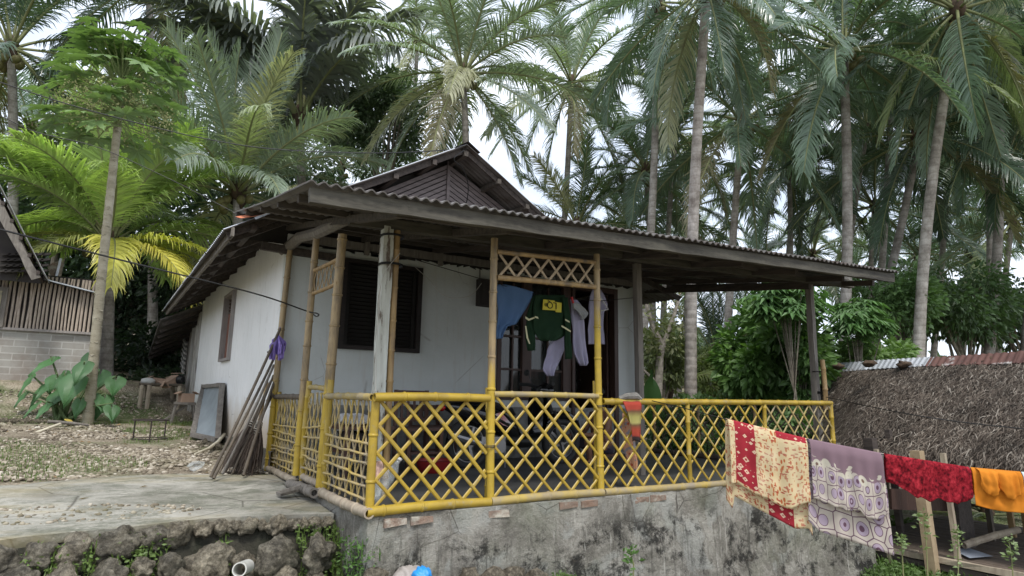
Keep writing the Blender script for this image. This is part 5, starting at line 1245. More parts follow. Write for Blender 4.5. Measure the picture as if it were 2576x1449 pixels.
o = cloth('sarong', [hang(2034, 2216, [(0, 145*K2), (.2, 150*K2), (.45, 158*K2), (.62, 150*K2), (.75, 162*K2), (.92, 158*K2), (1, 140*K2)], .03, .010, 2.6, 2, rough_edge=.02), hang(2031, 2224, [(0, 205*K2), (.15, 225*K2), (.5, 228*K2), (.8, 232*K2), (1, 236*K2)], -.03, .012, 2.3, 7, flare=.03)], [M_s2, M_s2b], uvs=[(1, .85, 0, 0), (1, 1.2, 0, 0)], nu=60)
tag(o, 'mauve and cream sarong printed with daisies and purple rings hanging on the outdoor line', 'sarong')
K3 = 1/1575*5.45
o = cloth('towel', [hang(2223, 2437, [(0, 65*K3), (.15, 75*K3), (.35, 98*K3), (.6, 92*K3), (.8, 92*K3), (.97, 78*K3), (1, 70*K3)], .025, .012, 2, 3, rough_edge=.04), hang(2223, 2436, [(0, 70*K3), (.5, 80*K3), (1, 72*K3)], -.025, .01, 2, 5)], [M_tw], nu=70)
tag(o, 'dark red speckled terry towel hanging between the mauve sarong and the orange shirt', 'towel')
K4 = 1/1575*5.2
osh = thing('shirt', 'orange shirt folded over the outdoor line with its short sleeves hanging down', 'shirt', lineat(2500)-Vector((0, 0, .34)))
o = cloth('body', [hang(2441, 2567, [(0, 92*K4), (.3, 98*K4), (.6, 100*K4), (1, 98*K4)], .02, .006, 1.6, 2), hang(2441, 2567, [(0, 60*K4), (1, 70*K4)], -.02, .006, 1.6, 3)], [M_or], osh)
for (a_, c_, dr, s_) in ((2452, 2500, 66, 1), (2498, 2548, 70, 5)):
    def slv(a_, c_, dr, s_):
        g = hang(a_, c_, [(0, dr*.6*K4), (.3, dr*.95*K4), (.6, dr*K4), (1, dr*.8*K4)], .045, .010, 1.2, s_)
        return lambda u, v: g(u, v)+NF*(.035*math.sin(u*math.pi)*math.sin(v*2.6))
    cloth('sleeve', [slv(a_, c_, dr, s_)], [M_or], osh, 20, 16)
M_wh = cloth_mat('white_cotton', lambda t: t.ramp(t.noise(t.mapping(), 3, 3), [(.3, (.60, .60, .68)), (.7, (.70, .70, .78))]))
o = cloth('shirt', [hang(2569, 2680, [(0, 90*K4), (1, 105*K4)], .02, .01, 1.6, 2)], [cloth_mat('pale_mint_cotton', lambda t: t.ramp(t.noise(t.mapping(), 5, 3), [(.45, (.62, .68, .70)), (.6, (.40, .62, .58))]))]); tag(o, 'pale white and mint garment at the outer end of the outdoor line', 'garment')

# garments under the porch: silhouettes by rows, with front and back layers
def rows_garment(name, rows, Y, mat, parent=None, dep=.05, fold=.012, seed=0, nu=18, ax='y'):
    vs_ = [r[0] for r in rows]
    def mk(sgn):
        def f(u, v):
            vv = vs_[0]+(vs_[-1]-vs_[0])*v; l = np.interp(vv, vs_, [r[1] for r in rows]); r_ = np.interp(vv, vs_, [r[2] for r in rows])
            p = Vector(on(l+(r_-l)*u, vv, ax, Y)); w = sgn*dep*math.sin(math.pi*u)**.6*min(1, .25+v)+fold*math.sin(u*15+seed+v*3)*(.3+v)+.03*mn.noise(Vector((u*3, v*3, seed)))
            return p+(Vector((0, -w, 0)) if ax == 'y' else Vector((-w, 0, 0)))
        return f
    return cloth(name, [mk(1), mk(-1)], [mat], parent, nu, 22)
YL = 1.35
b = MB(); b.tube([on(1000, 640, 'y', 1.2), on(1245, 712, 'y', YL), on(1330, 737, 'y', YL), on(1430, 752, 'y', YL), on(1510, 757, 'y', YL), on(1606, 748, 'y', 1.0)], .005, 5); solo('clothesline', b, M_wire, 'clothesline strung under the porch roof between the posts', 'clothesline')
M_blue = cloth_mat('blue_cotton', lambda t: t.ramp(t.noise(t.mapping(scale=(1, 1, .4)), 4, 3), [(.3, (.10, .19, .38)), (.7, (.15, .26, .48))]))
o = rows_garment('cloth', [(716, 1252, 1272), (722, 1250, 1300), (734, 1250, 1342), (745, 1250, 1340), (775, 1250, 1325), (800, 1250, 1310), (816, 1250, 1300), (821, 1250, 1278), (836, 1250, 1266), (852, 1251, 1260)], YL, M_blue, dep=.03, fold=.02); tag(o, 'blue cloth gathered on the porch line beside the left tall front post', 'cloth')
M_grn = cloth_mat('bottle_green_jersey', lambda t: t.ramp(t.noise(t.mapping(), 3, 3), [(.3, (.018, .045, .024)), (.7, (.03, .065, .035))]))
M_ylw = simple('yellow_print', (.70, .60, .07), (.64, .53, .05), 5, bump=0); M_crm = simple('cream_stripe', (.70, .68, .42), (.6, .6, .4), 5, bump=0); M_blk = simple('black_print', (.01, .01, .01), (.01, .01, .01), 5, bump=0)
js = thing('jersey', 'dark green jersey hung upside down with a yellow printed patch and striped sleeves', 'jersey', on(1385, 860, 'y', YL))
rows_garment('body', [(742, 1345, 1420), (760, 1343, 1424), (800, 1338, 1425), (835, 1342, 1424), (848, 1350, 1418), (857, 1360, 1400)], YL-.02, M_grn, js, dep=.035, fold=.016)
rows_garment('sleeve', [(745, 1340, 1352), (775, 1330, 1352), (800, 1322, 1350), (812, 1322, 1350), (850, 1323, 1345), (882, 1330, 1343)], YL+.02, M_grn, js, dep=.05, nu=8)
rows_garment('sleeve', [(748, 1412, 1428), (800, 1418, 1434), (860, 1422, 1435), (903, 1424, 1436)], YL-.06, M_grn, js, dep=.04, nu=8)
def patch(name, px, Y, mat, par, th=.004):
    b = MB(); f_ = [Vector(on(u, v, 'y', Y)) for u, v in px]; n = len(f_); b.add(f_+[p+Vector((0, th, 0)) for p in f_], [tuple(range(n)), tuple(range(2*n-1, n-1, -1))]+[(i, (i+1) % n, n+(i+1) % n, n+i) for i in range(n)]); return obj(name, b, mat, par, False)
YP = YL-.098
pt = patch('printed_patch', [(1367, 753), (1395, 756), (1396, 759), (1413, 762), (1412, 786), (1398, 785), (1397, 781), (1365, 779)], YP, M_ylw, js)
def lettering(txt, u, v, Y, size, par, rotz=math.pi):
    c = bpy.data.curves.new('lettering', 'FONT'); c.body = txt; c.size = size; c.extrude = .002; c.align_x = 'CENTER'; c.align_y = 'CENTER'
    tmp = bpy.data.objects.new('tmp', c); COL.objects.link(tmp); bpy.context.view_layer.update(); me = bpy.data.meshes.new_from_object(tmp); bpy.data.objects.remove(tmp)
    me.materials.clear(); me.materials.append(M_blk); o = bpy.data.objects.new('lettering', me); COL.objects.link(o); o.parent = par; p = Vector(on(u, v, 'y', Y)); o.location = p-worldloc(par)
    o.rotation_euler = Matrix.Rotation(rotz, 3, Vector((0, -1, 0))).to_4x4().to_euler() if False else (Matrix.Rotation(rotz, 3, 'Y') @ Matrix.Rotation(R(90), 3, 'X')).to_euler(); return o
lettering('LQ', 1388.5, 767.5, YP-.004, .125, pt); lettering('\u00ae', 1373.5, 766, YP-.004, .06, pt)
patch('stripe', [(1322, 796), (1331, 802), (1345, 797), (1345, 801), (1330, 807), (1322, 801)], YL-.07, M_crm, js); patch('stripe', [(1346, 795), (1353, 797), (1355, 802), (1346, 799)], YL-.10, M_crm, js)
patch('stripe', [(1321, 820), (1324, 820), (1329, 850), (1334, 865), (1331, 865), (1325, 850)], YL-.06, M_crm, js); patch('stripe', [(1413, 818), (1424, 824), (1436, 832), (1436, 836), (1424, 829), (1413, 822)], YL-.11, M_crm, js); patch('stripe', [(1422, 802), (1433, 808), (1433, 812), (1422, 806)], YL-.10, M_crm, js)
M_lil = cloth_mat('lilac_white_cotton', lambda t: t.ramp(t.noise(t.mapping(scale=(1, 1, .5)), 4, 3), [(.3, (.40, .38, .52)), (.7, (.52, .50, .66))]))
s1 = thing('shirt', 'lilac white long sleeved shirt pegged beside the green jersey on the porch line', 'shirt', on(1455, 920, 'y', YL))
rows_garment('body', [(752, 1434, 1448), (765, 1436, 1462), (790, 1436, 1466), (850, 1438, 1474), (890, 1444, 1478), (912, 1455, 1480), (920, 1462, 1472)], YL+.02, M_lil, s1, dep=.03, fold=.02, nu=16)
rows_garment('collar', [(762, 1440, 1455), (775, 1440, 1470), (788, 1455, 1482), (796, 1462, 1476), (804, 1462, 1466)], YL-.06, simple('grey_collar', (.36, .37, .38), (.3, .31, .33), 4), s1, dep=.02, nu=8)
s2 = rows_garment('shirt', [(845, 1395, 1420), (880, 1375, 1419), (905, 1368, 1412), (930, 1365, 1398), (946, 1378, 1390)], YL+.10, M_lil, dep=.03, fold=.02, nu=16); tag(s2, 'lilac white cloth sleeve hanging down below the green jersey', 'garment')
s3 = thing('shirt', 'lilac shirt on a hanger behind the right tall front post', 'shirt', on(1500, 865, 'y', YL+.1))
rows_garment('body', [(728, 1490, 1510), (745, 1484, 1522), (770, 1480, 1530), (785, 1479, 1520), (830, 1478, 1520), (866, 1480, 1524)], YL+.10, M_lil, s3, dep=.025, fold=.02, nu=16)
b = MB(); b.tube([on(u, v, 'y', YL) for u, v in [(1508, 742), (1512, 750), (1522, 765), (1530, 778), (1512, 782)]], .008, 6); obj('hanger', b, simple('white_plastic', (.7, .7, .7), (.65, .65, .65)), s3)
M_red = simple('red_plastic', (.62, .03, .03), (.5, .02, .02), 4, rough=.35, bump=0)
b = MB(); b.beam(on(1438, 747, 'y', YL-.07), on(1442, 763, 'y', YL-.07), .025, .02); solo('clothes_peg', b, M_red, 'small red clothes peg on the porch line beside the green jersey', 'peg', smooth=False)

# towel over the yellow front rail, and a flowered cloth inside
def stripes(t):
    s = t.n('ShaderNodeSeparateXYZ'); t.l(t.tc.outputs['UV'], s.inputs[0]); k = t.math('ADD', s.outputs[1], t.math('MULTIPLY', t.noise(t.mapping(), 7, 4), .09))
    return t.ramp(k, [(.10, (.04, .035, .033)), (.16, (.40, .06, .04)), (.30, (.40, .07, .045)), (.36, (.16, .09, .05)), (.48, (.36, .33, .11)), (.60, (.42, .38, .14)), (.66, (.17, .09, .05)), (.76, (.36, .07, .04)), (.90, (.36, .06, .04)), (.95, (.04, .03, .03))])
def rt(u, v):
    k = v; l = np.interp(k, [0, .15, .4, .7, 1], [1572, 1568, 1578, 1585, 1590]); r_ = np.interp(k, [0, .15, .5, 1], [1612, 1612, 1612, 1612])
    p = Vector(on(l+(r_-l)*u, 1000+112*k-18*math.sin(u*3.14+.5)*(k > .8)*(k-.8), 'y', -.05)); return p+Vector((0, .075*max(0, 1-k*7)-.02*math.sin(u*9+k*3)*k-.01, 0))
o = cloth('towel', [rt], [cloth_mat('striped_towel_cloth', stripes)], nu=20, nv=30); tag(o, 'worn towel striped black, red, olive and yellow hung over the yellow front rail', 'towel')
b = MB(); b.tube([on(1557, 1003, 'y', .0), on(1575, 997, 'y', -.02), on(1600, 996, 'y', -.02), on(1612, 1004, 'y', -.01)], [.02, .035, .04, .02], 8); solo('rag', b, simple('dirty_grey_cloth', (.24, .23, .21), (.12, .115, .105), 9, rough=.95), 'bunched grey rag lying on top of the front rail above the striped towel', 'rag')
def flo(t):
    c = t.ramp(t.voro(t.mapping(), 14), [(.2, (.45, .10, .05)), (.3, (.62, .33, .20)), (.45, (.62, .34, .21))]); return t.mix(t.ramp(t.noise(t.mapping(), 9, 2), [(.55, 0.), (.58, 1.)]), c, (.30, .28, .30))
o = rows_garment('cloth', [(1040, 1566, 1590), (1080, 1562, 1592), (1130, 1566, 1602), (1160, 1580, 1602), (1186, 1590, 1598)], .16, cloth_mat('orange_flowered_cloth', flo), dep=.03); tag(o, 'faded orange flowered cloth hanging inside the railing behind the striped towel', 'cloth')

# ------------------------------------------------------------ MOTOR SCOOTER
bx_, by_ = 2.38, 2.62
def gloss(name, c, r=.12, m=0):
    t = NT(name); t.set(c, r, m, .6); return t.m
M_blkp = gloss('glossy_black_panel', (.008, .008, .009), .08); M_rub = gloss('tyre_rubber', (.012, .012, .012), .7); M_chr = gloss('alloy', (.35, .35, .36), .3, .9); M_blks = gloss('black_seat_vinyl', (.012, .012, .012), .45)
ms = thing('motor_scooter', 'black motor scooter parked on the porch in front of the glazed window', 'motor scooter', (bx_+.8, by_, 0))
sd_ = lambda x, z, y=0: (bx_+x, by_+y, z)
def wheel(x, r=.345):
    b = MB(); n = 28; b.tube([sd_(x+math.cos(a)*(r-.05), r+math.sin(a)*(r-.05)) for a in np.linspace(0, 2*math.pi, n+1)], .055, 10, cap=False); wo = obj('wheel', b, M_rub, ms, auto=None)
    b = MB(); b.tube([sd_(x+math.cos(a)*(r-.10), r+math.sin(a)*(r-.10)) for a in np.linspace(0, 2*math.pi, n+1)], .018, 6, cap=False)
    for k in range(5): a = k*2*math.pi/5; b.beam(sd_(x, r), sd_(x+math.cos(a)*(r-.1), r+math.sin(a)*(r-.1)), .035, .04)
    b.tube([sd_(x, r, -.06), sd_(x, r, .06)], .05, 12); obj('rim', b, M_chr, wo, auto=30)
wheel(0); wheel(1.6)
b = MB(); b.tube([sd_(-.42, .86), sd_(-.25, .84), sd_(.05, .76), sd_(.4, .66), sd_(.68, .52), sd_(.8, .42)], [.035, .10, .17, .18, .14, .08], 14, flat=1.0); obj('body_panel', b, M_blkp, ms)
b = MB(); b.tube([sd_(.55, .40), sd_(.8, .36), sd_(1.05, .36), sd_(1.2, .42)], [.13, .16, .16, .12], 12, flat=.55); obj('footboard', b, M_blks, ms)
b = MB(); rows = []
for k in range(11):
    s = k/10; x = 1.16+.02*math.sin(s*3)-(.02)*s; z = .38+.62*s; w_ = .10+.12*math.sin(s*2.4); rows.append([sd_(x+.12*(1-abs(q))*1.1+.05*s, z, q*w_) for q in np.linspace(-1, 1, 9)])
b.grid(rows); b.grid([[(p[0]-.07, p[1], p[2]) for p in r] for r in rows]); obj('leg_shield', b, M_blkp, ms)
b = MB(); b.tube([sd_(1.60-.27, .62), sd_(1.5, .73), sd_(1.68, .74), sd_(1.86, .66), sd_(1.94, .55)], [.03, .075, .085, .07, .03], 10, flat=.8); obj('front_fender', b, M_blkp, ms)
b = MB()
for y in (-.10, .10): b.tube([sd_(1.6, .345, y), sd_(1.42, .80, y*.7)], .028, 8)
b.tube([sd_(1.42, .78), sd_(1.27, 1.10)], .035, 8); obj('fork', b, M_rub, ms)
b = MB(); b.tube([sd_(-.36, .90), sd_(-.15, .95), sd_(.15, .93), sd_(.4, .86), sd_(.66, .80), sd_(.74, .74)], [.06, .10, .125, .12, .10, .05], 12, flat=.5); obj('seat', b, M_blks, ms)
b = MB(); b.blob(sd_(1.30, 1.10), (.14, .17, .11), 3, .06, 1.5, 2); hc = obj('handlebar', b, M_blkp, ms)
b = MB()
for s in (-1, 1): b.tube([sd_(1.26, 1.15, s*.1), sd_(1.18, 1.19, s*.3), sd_(1.12, 1.19, s*.44)], [.022, .028, .028], 8)
obj('grip', b, M_rub, hc)
for s in (-1, 1):
    b = MB(); b.tube([sd_(1.22, 1.18, s*.24), sd_(1.20, 1.34, s*.30)], .008, 5); b.blob(sd_(1.18, 1.37, s*.33), (.02, .08, .05), 2, 0, 1, 0); obj('mirror', b, M_blks, ms)
b = MB(); b.blob(sd_(1.41, 1.06), (.05, .12, .06), 2, 0, 1, 0); obj('headlight', b, gloss('lamp_glass', (.5, .5, .48), .08), ms)
b = MB(); b.blob(sd_(-.43, .83), (.04, .09, .05), 2, 0, 1, 0); obj('tail_light', b, gloss('red_lamp', (.35, .01, .01), .1), ms)
b = MB(); b.tube([sd_(.12, .36, -.14), sd_(-.1, .40, -.17), sd_(-.38, .48, -.17)], [.03, .06, .055], 10); obj('exhaust', b, M_chr, ms)
b = MB(); b.add([sd_(.25, .72, -.185), sd_(.5, .62, -.165), sd_(.62, .56, -.14), sd_(.45, .60, -.18)], [(0, 1, 2, 3)]); b.add([sd_(.3, .75, -.18), sd_(.42, .78, -.165), sd_(.60, .62, -.15), sd_(.5, .64, -.17)], [(0, 1, 2, 3)]); obj('decal', b, simple('white_red_decal', (.65, .6, .6), (.5, .05, .05), 6, bump=0), ms, False)
b = MB(); b.tube([sd_(.55, .3, -.06), sd_(.48, .0, -.2)], .014, 6); b.box(sd_(.35, .33), (.4, .2, .22)); obj('engine', b, M_chr, ms, False)

# ------------------------------------------------------------ FURNITURE AND SMALL THINGS ON THE PORCH
M_ch = wood('dark_red_chair_wood', (.11, .055, .04), (.07, .035, .027), 'z', .5)
def chair(label, x, y, rz, back=1.05):
    t = thing('wooden_chair', label, 'chair', (x, y, 0)); t.rotation_euler.z = 0; M_ = Matrix.Rotation(rz, 3, 'Z')
    q = lambda a, b_, c: tuple(Vector((x, y, 0))+M_ @ Vector((a, b_, 0))+Vector((0, 0, c)))
    b = MB(); b.box(q(0, 0, .55), (.52, .50, .035), rz); obj('seat', b, M_ch, t, False)
    for sx in (-.23, .23):
        b = MB(); b.beam(q(sx, -.22, 0), q(sx, -.22, .54), .045, .045); obj('leg', b, M_ch, t, False); b = MB(); b.beam(q(sx, .23, 0), q(sx, .27, back), .045, .045); obj('leg', b, M_ch, t, False)
    b = MB(); b.beam(q(-.23, .27, back-.05), q(.23, .27, back-.05), .03, .09); b.beam(q(-.23, .25, .66), q(.23, .25, .66), .025, .05)
    for k in range(4): b.beam(q(-.14+.093*k, .255, .66), q(-.14+.093*k, .27, back-.06), .035, .015)
    obj('backrest', b, M_ch, t, False)
    b = MB(); b.beam(q(-.23, -.22, .25), q(.23, -.22, .25), .025, .03); b.beam(q(-.23, -.22, .2), q(-.23, .23, .2), .025, .03); b.beam(q(.23, -.22, .2), q(.23, .23, .2), .025, .03); obj('stretcher', b, M_ch, t, False)
chair('dark wooden slat backed chair facing out below the louvred window', 1.68, 2.75, 0, 1.06)
chair('dark wooden chair against the wall between slatted chair and scooter', 2.12, 3.2, .1, .86)
tb = thing('wooden_table', 'low dark wooden table on the porch behind the wavy side railing', 'table', (.75, 2.7, 0))
b = MB(); b.box((.78, 2.65, .59), (.62, 1.0, .04)); obj('tabletop', b, M_ch, tb, False)
for sx in (.52, 1.04):
    for sy in (2.2, 3.1): b = MB(); b.beam((sx, sy, 0), (sx, sy, .57), .05, .05); obj('leg', b, M_ch, tb, False)
b = MB(); b.box((.78, 2.65, .3), (.52, .9, .03)); obj('shelf', b, M_ch, tb, False)
M_shoe = simple('white_canvas_shoe', (.62, .62, .62), (.5, .5, .52), 8); M_sole = simple('brown_sole', (.13, .08, .05), (.1, .06, .04))
for k, (x, y, a, lab) in enumerate([(.62, 2.32, .3, 'white canvas shoe nearest the railing on the low porch table'), (.80, 2.42, .2, 'white canvas shoe lying behind the other one on the low porch table')]):
    t = thing('shoe', lab, 'shoe', (x, y, .61)); c_, s_ = math.cos(a), math.sin(a); Q = lambda l, w_, z: (x+c_*l-s_*w_, y+s_*l+c_*w_, .61+z)
    b = MB(); b.tube([Q(-.17, 0, .10), Q(-.1, 0, .09), Q(.0, 0, .07), Q(.1, 0, .05), Q(.18, 0, .04)], [.045, .06, .058, .055, .025], 10, flat=1.1); obj('upper', b, M_shoe, t)
    b = MB(); b.tube([Q(-.19, 0, .015), Q(-.05, 0, .015), Q(.1, 0, .015), Q(.19, 0, .018)], [.045, .055, .058, .03], 8, flat=.3); obj('sole', b, M_sole, t)
b = MB(); P_ = [(0, .0), (.17, .0), (.21, .06), (.235, .15), (.25, .155), (.225, .14), (.2, .06), (.165, .015), (0, .012)]
b.grid([[(1.72+r_*math.cos(a), 2.32+r_*math.sin(a), .03+z) for a in np.linspace(0, 2*math.pi, 25)] for r_, z in P_]); solo('basin', b, simple('dull_red_plastic', (.28, .02, .02), (.22, .018, .018), 4, rough=.4, bump=0), 'red plastic basin on the porch floor under the chair', 'basin')
for k, (x, y, sx, sy, sz, m, lab) in enumerate([(.8, 2.55, .35, .5, .2, M_dark, 'dark box stored on the shelf under the low porch table')]):
    b = MB(); b.box((x, y, .32+sz/2), (sx, sy, sz), .1); b.box((x, y, .32+sz), (sx*1.04, sy*1.04, .02), .1); solo('storage_box', b, m, lab, 'box', smooth=False)
# plastic bottle and rag at the corner
t = thing('plastic_bottle', 'clear crushed plastic bottle lying in the front corner of the railing', 'bottle', (.2, .14, .05))
gb = NT('clear_plastic'); gb.set((.62, .66, .66), .12, 0, .6); tb_ = gb.n('ShaderNodeBsdfTransparent'); mx = gb.n('ShaderNodeMixShader'); mx.inputs[0].default_value = .72; gb.l(gb.b.outputs[0], mx.inputs[1]); gb.l(tb_.outputs[0], mx.inputs[2]); gb.l(mx.outputs[0], gb.out.inputs[0])
a_ = Vector((.06, .10, .08)); c_ = Vector((.30, .12, .42)); b = MB(); b.tube([a_.lerp(c_, k/14) for k in range(15)], [.03]+[.058*(1+(.08 if k % 2 else -.05)) for k in range(11)]+[.04, .02, .02], 12); obj('body', b, gb.m, t)
b = MB(); b.tube([c_, c_.lerp(a_, -.05)], .022, 8); obj('cap', b, simple('white_cap', (.7, .7, .7)), t)
o = rows_garment('rag', [(1160, 945, 962), (1175, 940, 965), (1195, 938, 960), (1215, 936, 950)], .05, cloth_mat('pink_cotton', lambda t: t.ramp(t.noise(t.mapping(), 6, 3), [(.3, (.55, .36, .30)), (.7, (.68, .5, .44))])), dep=.03, nu=10); tag(o, 'pink rag stuffed into the front corner of the lattice', 'rag')
# blue thread-like hanging strap, purple mop
mp_ = thing('mop_head', 'purple yarn mop head hanging on the bamboo pole at the corner of the white wall', 'mop head', (-.07, 3.45, 1.42)); b = MB(); rs = np.random.RandomState(8); M_pur = simple('purple_yarn', (.26, .19, .50), (.16, .11, .36), 10)
top_ = Vector((-.07, 3.42, 1.72))
for k in range(70):
    a = rs.rand()*6.28; r_ = .09*rs.rand()**.5; L = .12+.20*rs.rand(); m = top_+Vector((math.cos(a)*r_*1.1, math.sin(a)*r_*1.1, -L*.5)); b.tube([top_, m, top_+Vector((math.cos(a)*r_, math.sin(a)*r_, -L))], .013, 4)
obj('yarn', b, M_pur, mp_); b = MB(); b.tube([top_+Vector((0, 0, -.02)), top_+Vector((0.02, .03, .12))], .008, 5); obj('loop', b, M_pur, mp_)

# ------------------------------------------------------------ PERSON SITTING IN THE DOORWAY
def skin_fig(name, V, E, mat, parent, sub=2):
    me = bpy.data.meshes.new(name); base = worldloc(parent); me.from_pydata([(p[0]-base.x, p[1]-base.y, p[2]-base.z) for p, _ in V], E, []); me.materials.append(mat)
    o = bpy.data.objects.new(name, me); COL.objects.link(o); o.parent = parent; o.modifiers.new('s', 'SKIN')
    if not me.skin_vertices: me.skin_vertices.new() if hasattr(me.skin_vertices, 'new') else None
    for i, (p, r_) in enumerate(V): me.skin_vertices[0].data[i].radius = (r_, r_*.92)
    me.skin_vertices[0].data[0].use_root = True; o.modifiers.new('u', 'SUBSURF').levels = sub; o.modifiers['u'].render_levels = sub
    for p in me.polygons: p.use_smooth = True
    return o
pe = thing('person', 'bare shouldered person with short dark hair sitting in the doorway holding a cloth', 'person', (4.95, 2.75, 0))
M_skin = simple('brown_skin', (.26, .13, .08), (.2, .10, .06), 3, rough=.5, bump=0)
k = 1.18; o3 = Vector((4.98, 2.80, .24))
def q(x, y, z): return tuple(o3+Vector((x, y, z))*k)   # x forward is -X world, y side
Vv = [(q(0, 0, 0), .14*k), (q(-.03, 0, .18), .13*k), (q(-.05, 0, .36), .15*k), (q(-.06, 0, .46), .10*k), (q(-.075, 0, .53), .052*k), (q(-.10, 0, .60), .075*k), (q(-.115, 0, .67), .09*k), (q(-.11, 0, .74), .07*k)]
Ee = [(0, 1), (1, 2), (2, 3), (3, 4), (4, 5), (5, 6), (6, 7)]
for s in (-1, 1):
    i = len(Vv); Vv += [(q(-.06, s*.17, .42), .06*k), (q(-.14, s*.22, .20), .042*k), (q(-.36, s*.14, .16), .030*k), (q(-.42, s*.11, .17), .03*k)]; Ee += [(2, i), (i, i+1), (i+1, i+2), (i+2, i+3)]
    for f in range(4): j = len(Vv); Vv += [(q(-.46, s*(.085+.017*f), .175), .0085*k), (q(-.50, s*(.085+.017*f), .16-.004*f), .008*k), (q(-.515, s*(.085+.017*f), .135), .007*k)]; Ee += [(i+3, j), (j, j+1), (j+1, j+2)]
    j = len(Vv); Vv += [(q(-.43, s*.07, .17), .010*k), (q(-.47, s*.055, .155), .009*k)]; Ee += [(i+3, j), (j, j+1)]
    i = len(Vv); Vv += [(q(-.04, s*.10, -.02), .09*k), (q(-.40, s*.13, .10), .062*k), (q(-.34, s*.12, -.14), .042*k), (q(-.36, s*.12, -.19), .035*k), (q(-.50, s*.13, -.195), .022*k)]; Ee += [(0, i), (i, i+1), (i+1, i+2), (i+2, i+3), (i+3, i+4)]
skin_fig('body', Vv, Ee, M_skin, pe)
b = MB(); b.blob(q(-.09, 0, .735), (.095*k, .085*k, .075*k), 3, .08, 2, 3); obj('hair', b, simple('dark_hair', (.02, .016, .014), (.012, .01, .01), 20, bump=.4), pe, auto=None)
b = MB(); b.tube([q(.04, 0, -.05), q(-.2, .0, .03), q(-.40, 0, .07)], [.17*k, .17*k, .13*k], 14, flat=.6); obj('sarong_skirt', b, simple('dark_cloth', (.06, .05, .07), (.04, .035, .05), 4), pe)
for s in (-1, 1): b = MB(); b.blob(q(-.115, s*.088, .655), (.02, .01, .03), 1, 0, 1, 0); obj('ear', b, M_skin, pe)
b = MB(); b.blob(q(-.205, 0, .655), (.022, .014, .025), 2, 0, 1, 0); obj('nose', b, M_skin, pe)
for s in (-1, 1): b = MB(); b.blob(q(-.185, s*.035, .68), (.012, .014, .008), 1, 0, 1, 0); obj('eye', b, M_blk, pe)
b = MB(); b.blob(q(-.19, 0, .61), (.012, .03, .007), 1, 0, 1, 0); obj('mouth', b, simple('lips', (.2, .07, .06)), pe)
st_ = thing('stool', 'low wooden stool under the sitting person in the doorway', 'stool', (4.98, 2.8, 0)); b = MB(); b.box((4.98, 2.8, .11), (.4, .4, .04)); obj('seat', b, M_ch, st_, False)
for sx in (-.15, .15):
    for sy in (-.15, .15): b = MB(); b.beam((4.98+sx, 2.8+sy, .03), (4.98+sx, 2.8+sy, .09), .04, .04); obj('leg', b, M_ch, st_, False)

# ------------------------------------------------------------ POLES AND BROOMS LEANING ON THE CORNER
def leaning(u0, v0, u1, v1, X1, r, m, lab, kind='pole', name='bamboo_pole', cat='pole', hook=False, z0=None):
    a_ = Vector(on(u0, v0, 'z', .03)); c_ = Vector(on(u1, v1, 'x', X1))
    if kind == 'pole':
        b = MB(); b.bamboo(a_, c_, r, 8, bend=.012)
        if hook: dd = (c_-a_).normalized(); b.tube([c_-dd*.02, c_+dd*.05, c_+dd*.09+Vector((-.06, 0, 0)), c_+dd*.08+Vector((-.12, 0, .01))], [r, r, r*.9, r*.7], 7)
        solo(name, b, m, lab, cat, at_base=a_)
    else:
        t = thing(name, lab, cat, a_, None); d = c_-a_; L = d.length; d.normalize(); b = MB(); b.bamboo(a_+d*.35*L, c_, r, 8); obj('handle', b, m, t)
        b = MB(); rs_ = np.random.RandomState(int(u0)); hb = a_+d*.52*L
        for i in range(150):
            w_ = rs_.randn(3)*.055; e = a_+Vector(w_)+d*rs_.rand()*.12*L; b.tube([hb+Vector(w_)*.15, (hb+e)/2+Vector(w_)*.35, e], [.006, .005, .0025], 4, cap=False)
        obj('bristles', b, simple('dark_midrib_bristles', (.085, .062, .047), (.04, .03, .024), 10) if 'dark_midrib_bristles' not in bpy.data.materials else bpy.data.materials['dark_midrib_bristles'], t)
        b = MB()
        for k_ in (0, .03, .06): ring(b, hb-d*k_, .04, .006, d, 1)
        obj('binding', b, M_string, t)
leaning(530, 1200, 705, 826, -.05, .018, M_bam_dark, 'longest dark bamboo pole of the bundle leaning on the white wall corner')
leaning(537, 1204, 690, 900, -.06, .017, M_bam_dark, 'hook ended stick leaning in the bundle of poles at the wall corner', hook=True, name='walking_stick', cat='stick')
leaning(560, 1192, 689, 918, -.04, .017, M_wood_gr, 'grey pole behind the hook ended stick in the leaning bundle')
leaning(585, 1190, 688, 944, -.05, .014, M_bam_dark, 'slender brown pole in the middle of the leaning bundle')
leaning(612, 1196, 690, 960, -.04, .019, M_bam_dark, 'short stout pole nearest the railing in the leaning bundle')
leaning(575, 1185, 682, 958, -.06, .018, M_bam_dark, 'palm rib broom farthest left among the poles', 'broom', 'broom', 'broom')
leaning(600, 1188, 686, 990, -.06, .018, M_bam_dark, 'palm rib broom in the middle of the three at the wall corner', 'broom', 'broom', 'broom')
leaning(628, 1190, 672, 962, -.08, .02, M_bam, 'broad palm rib broom with tied brown head right beside the bamboo railing', 'broom', 'broom', 'broom')
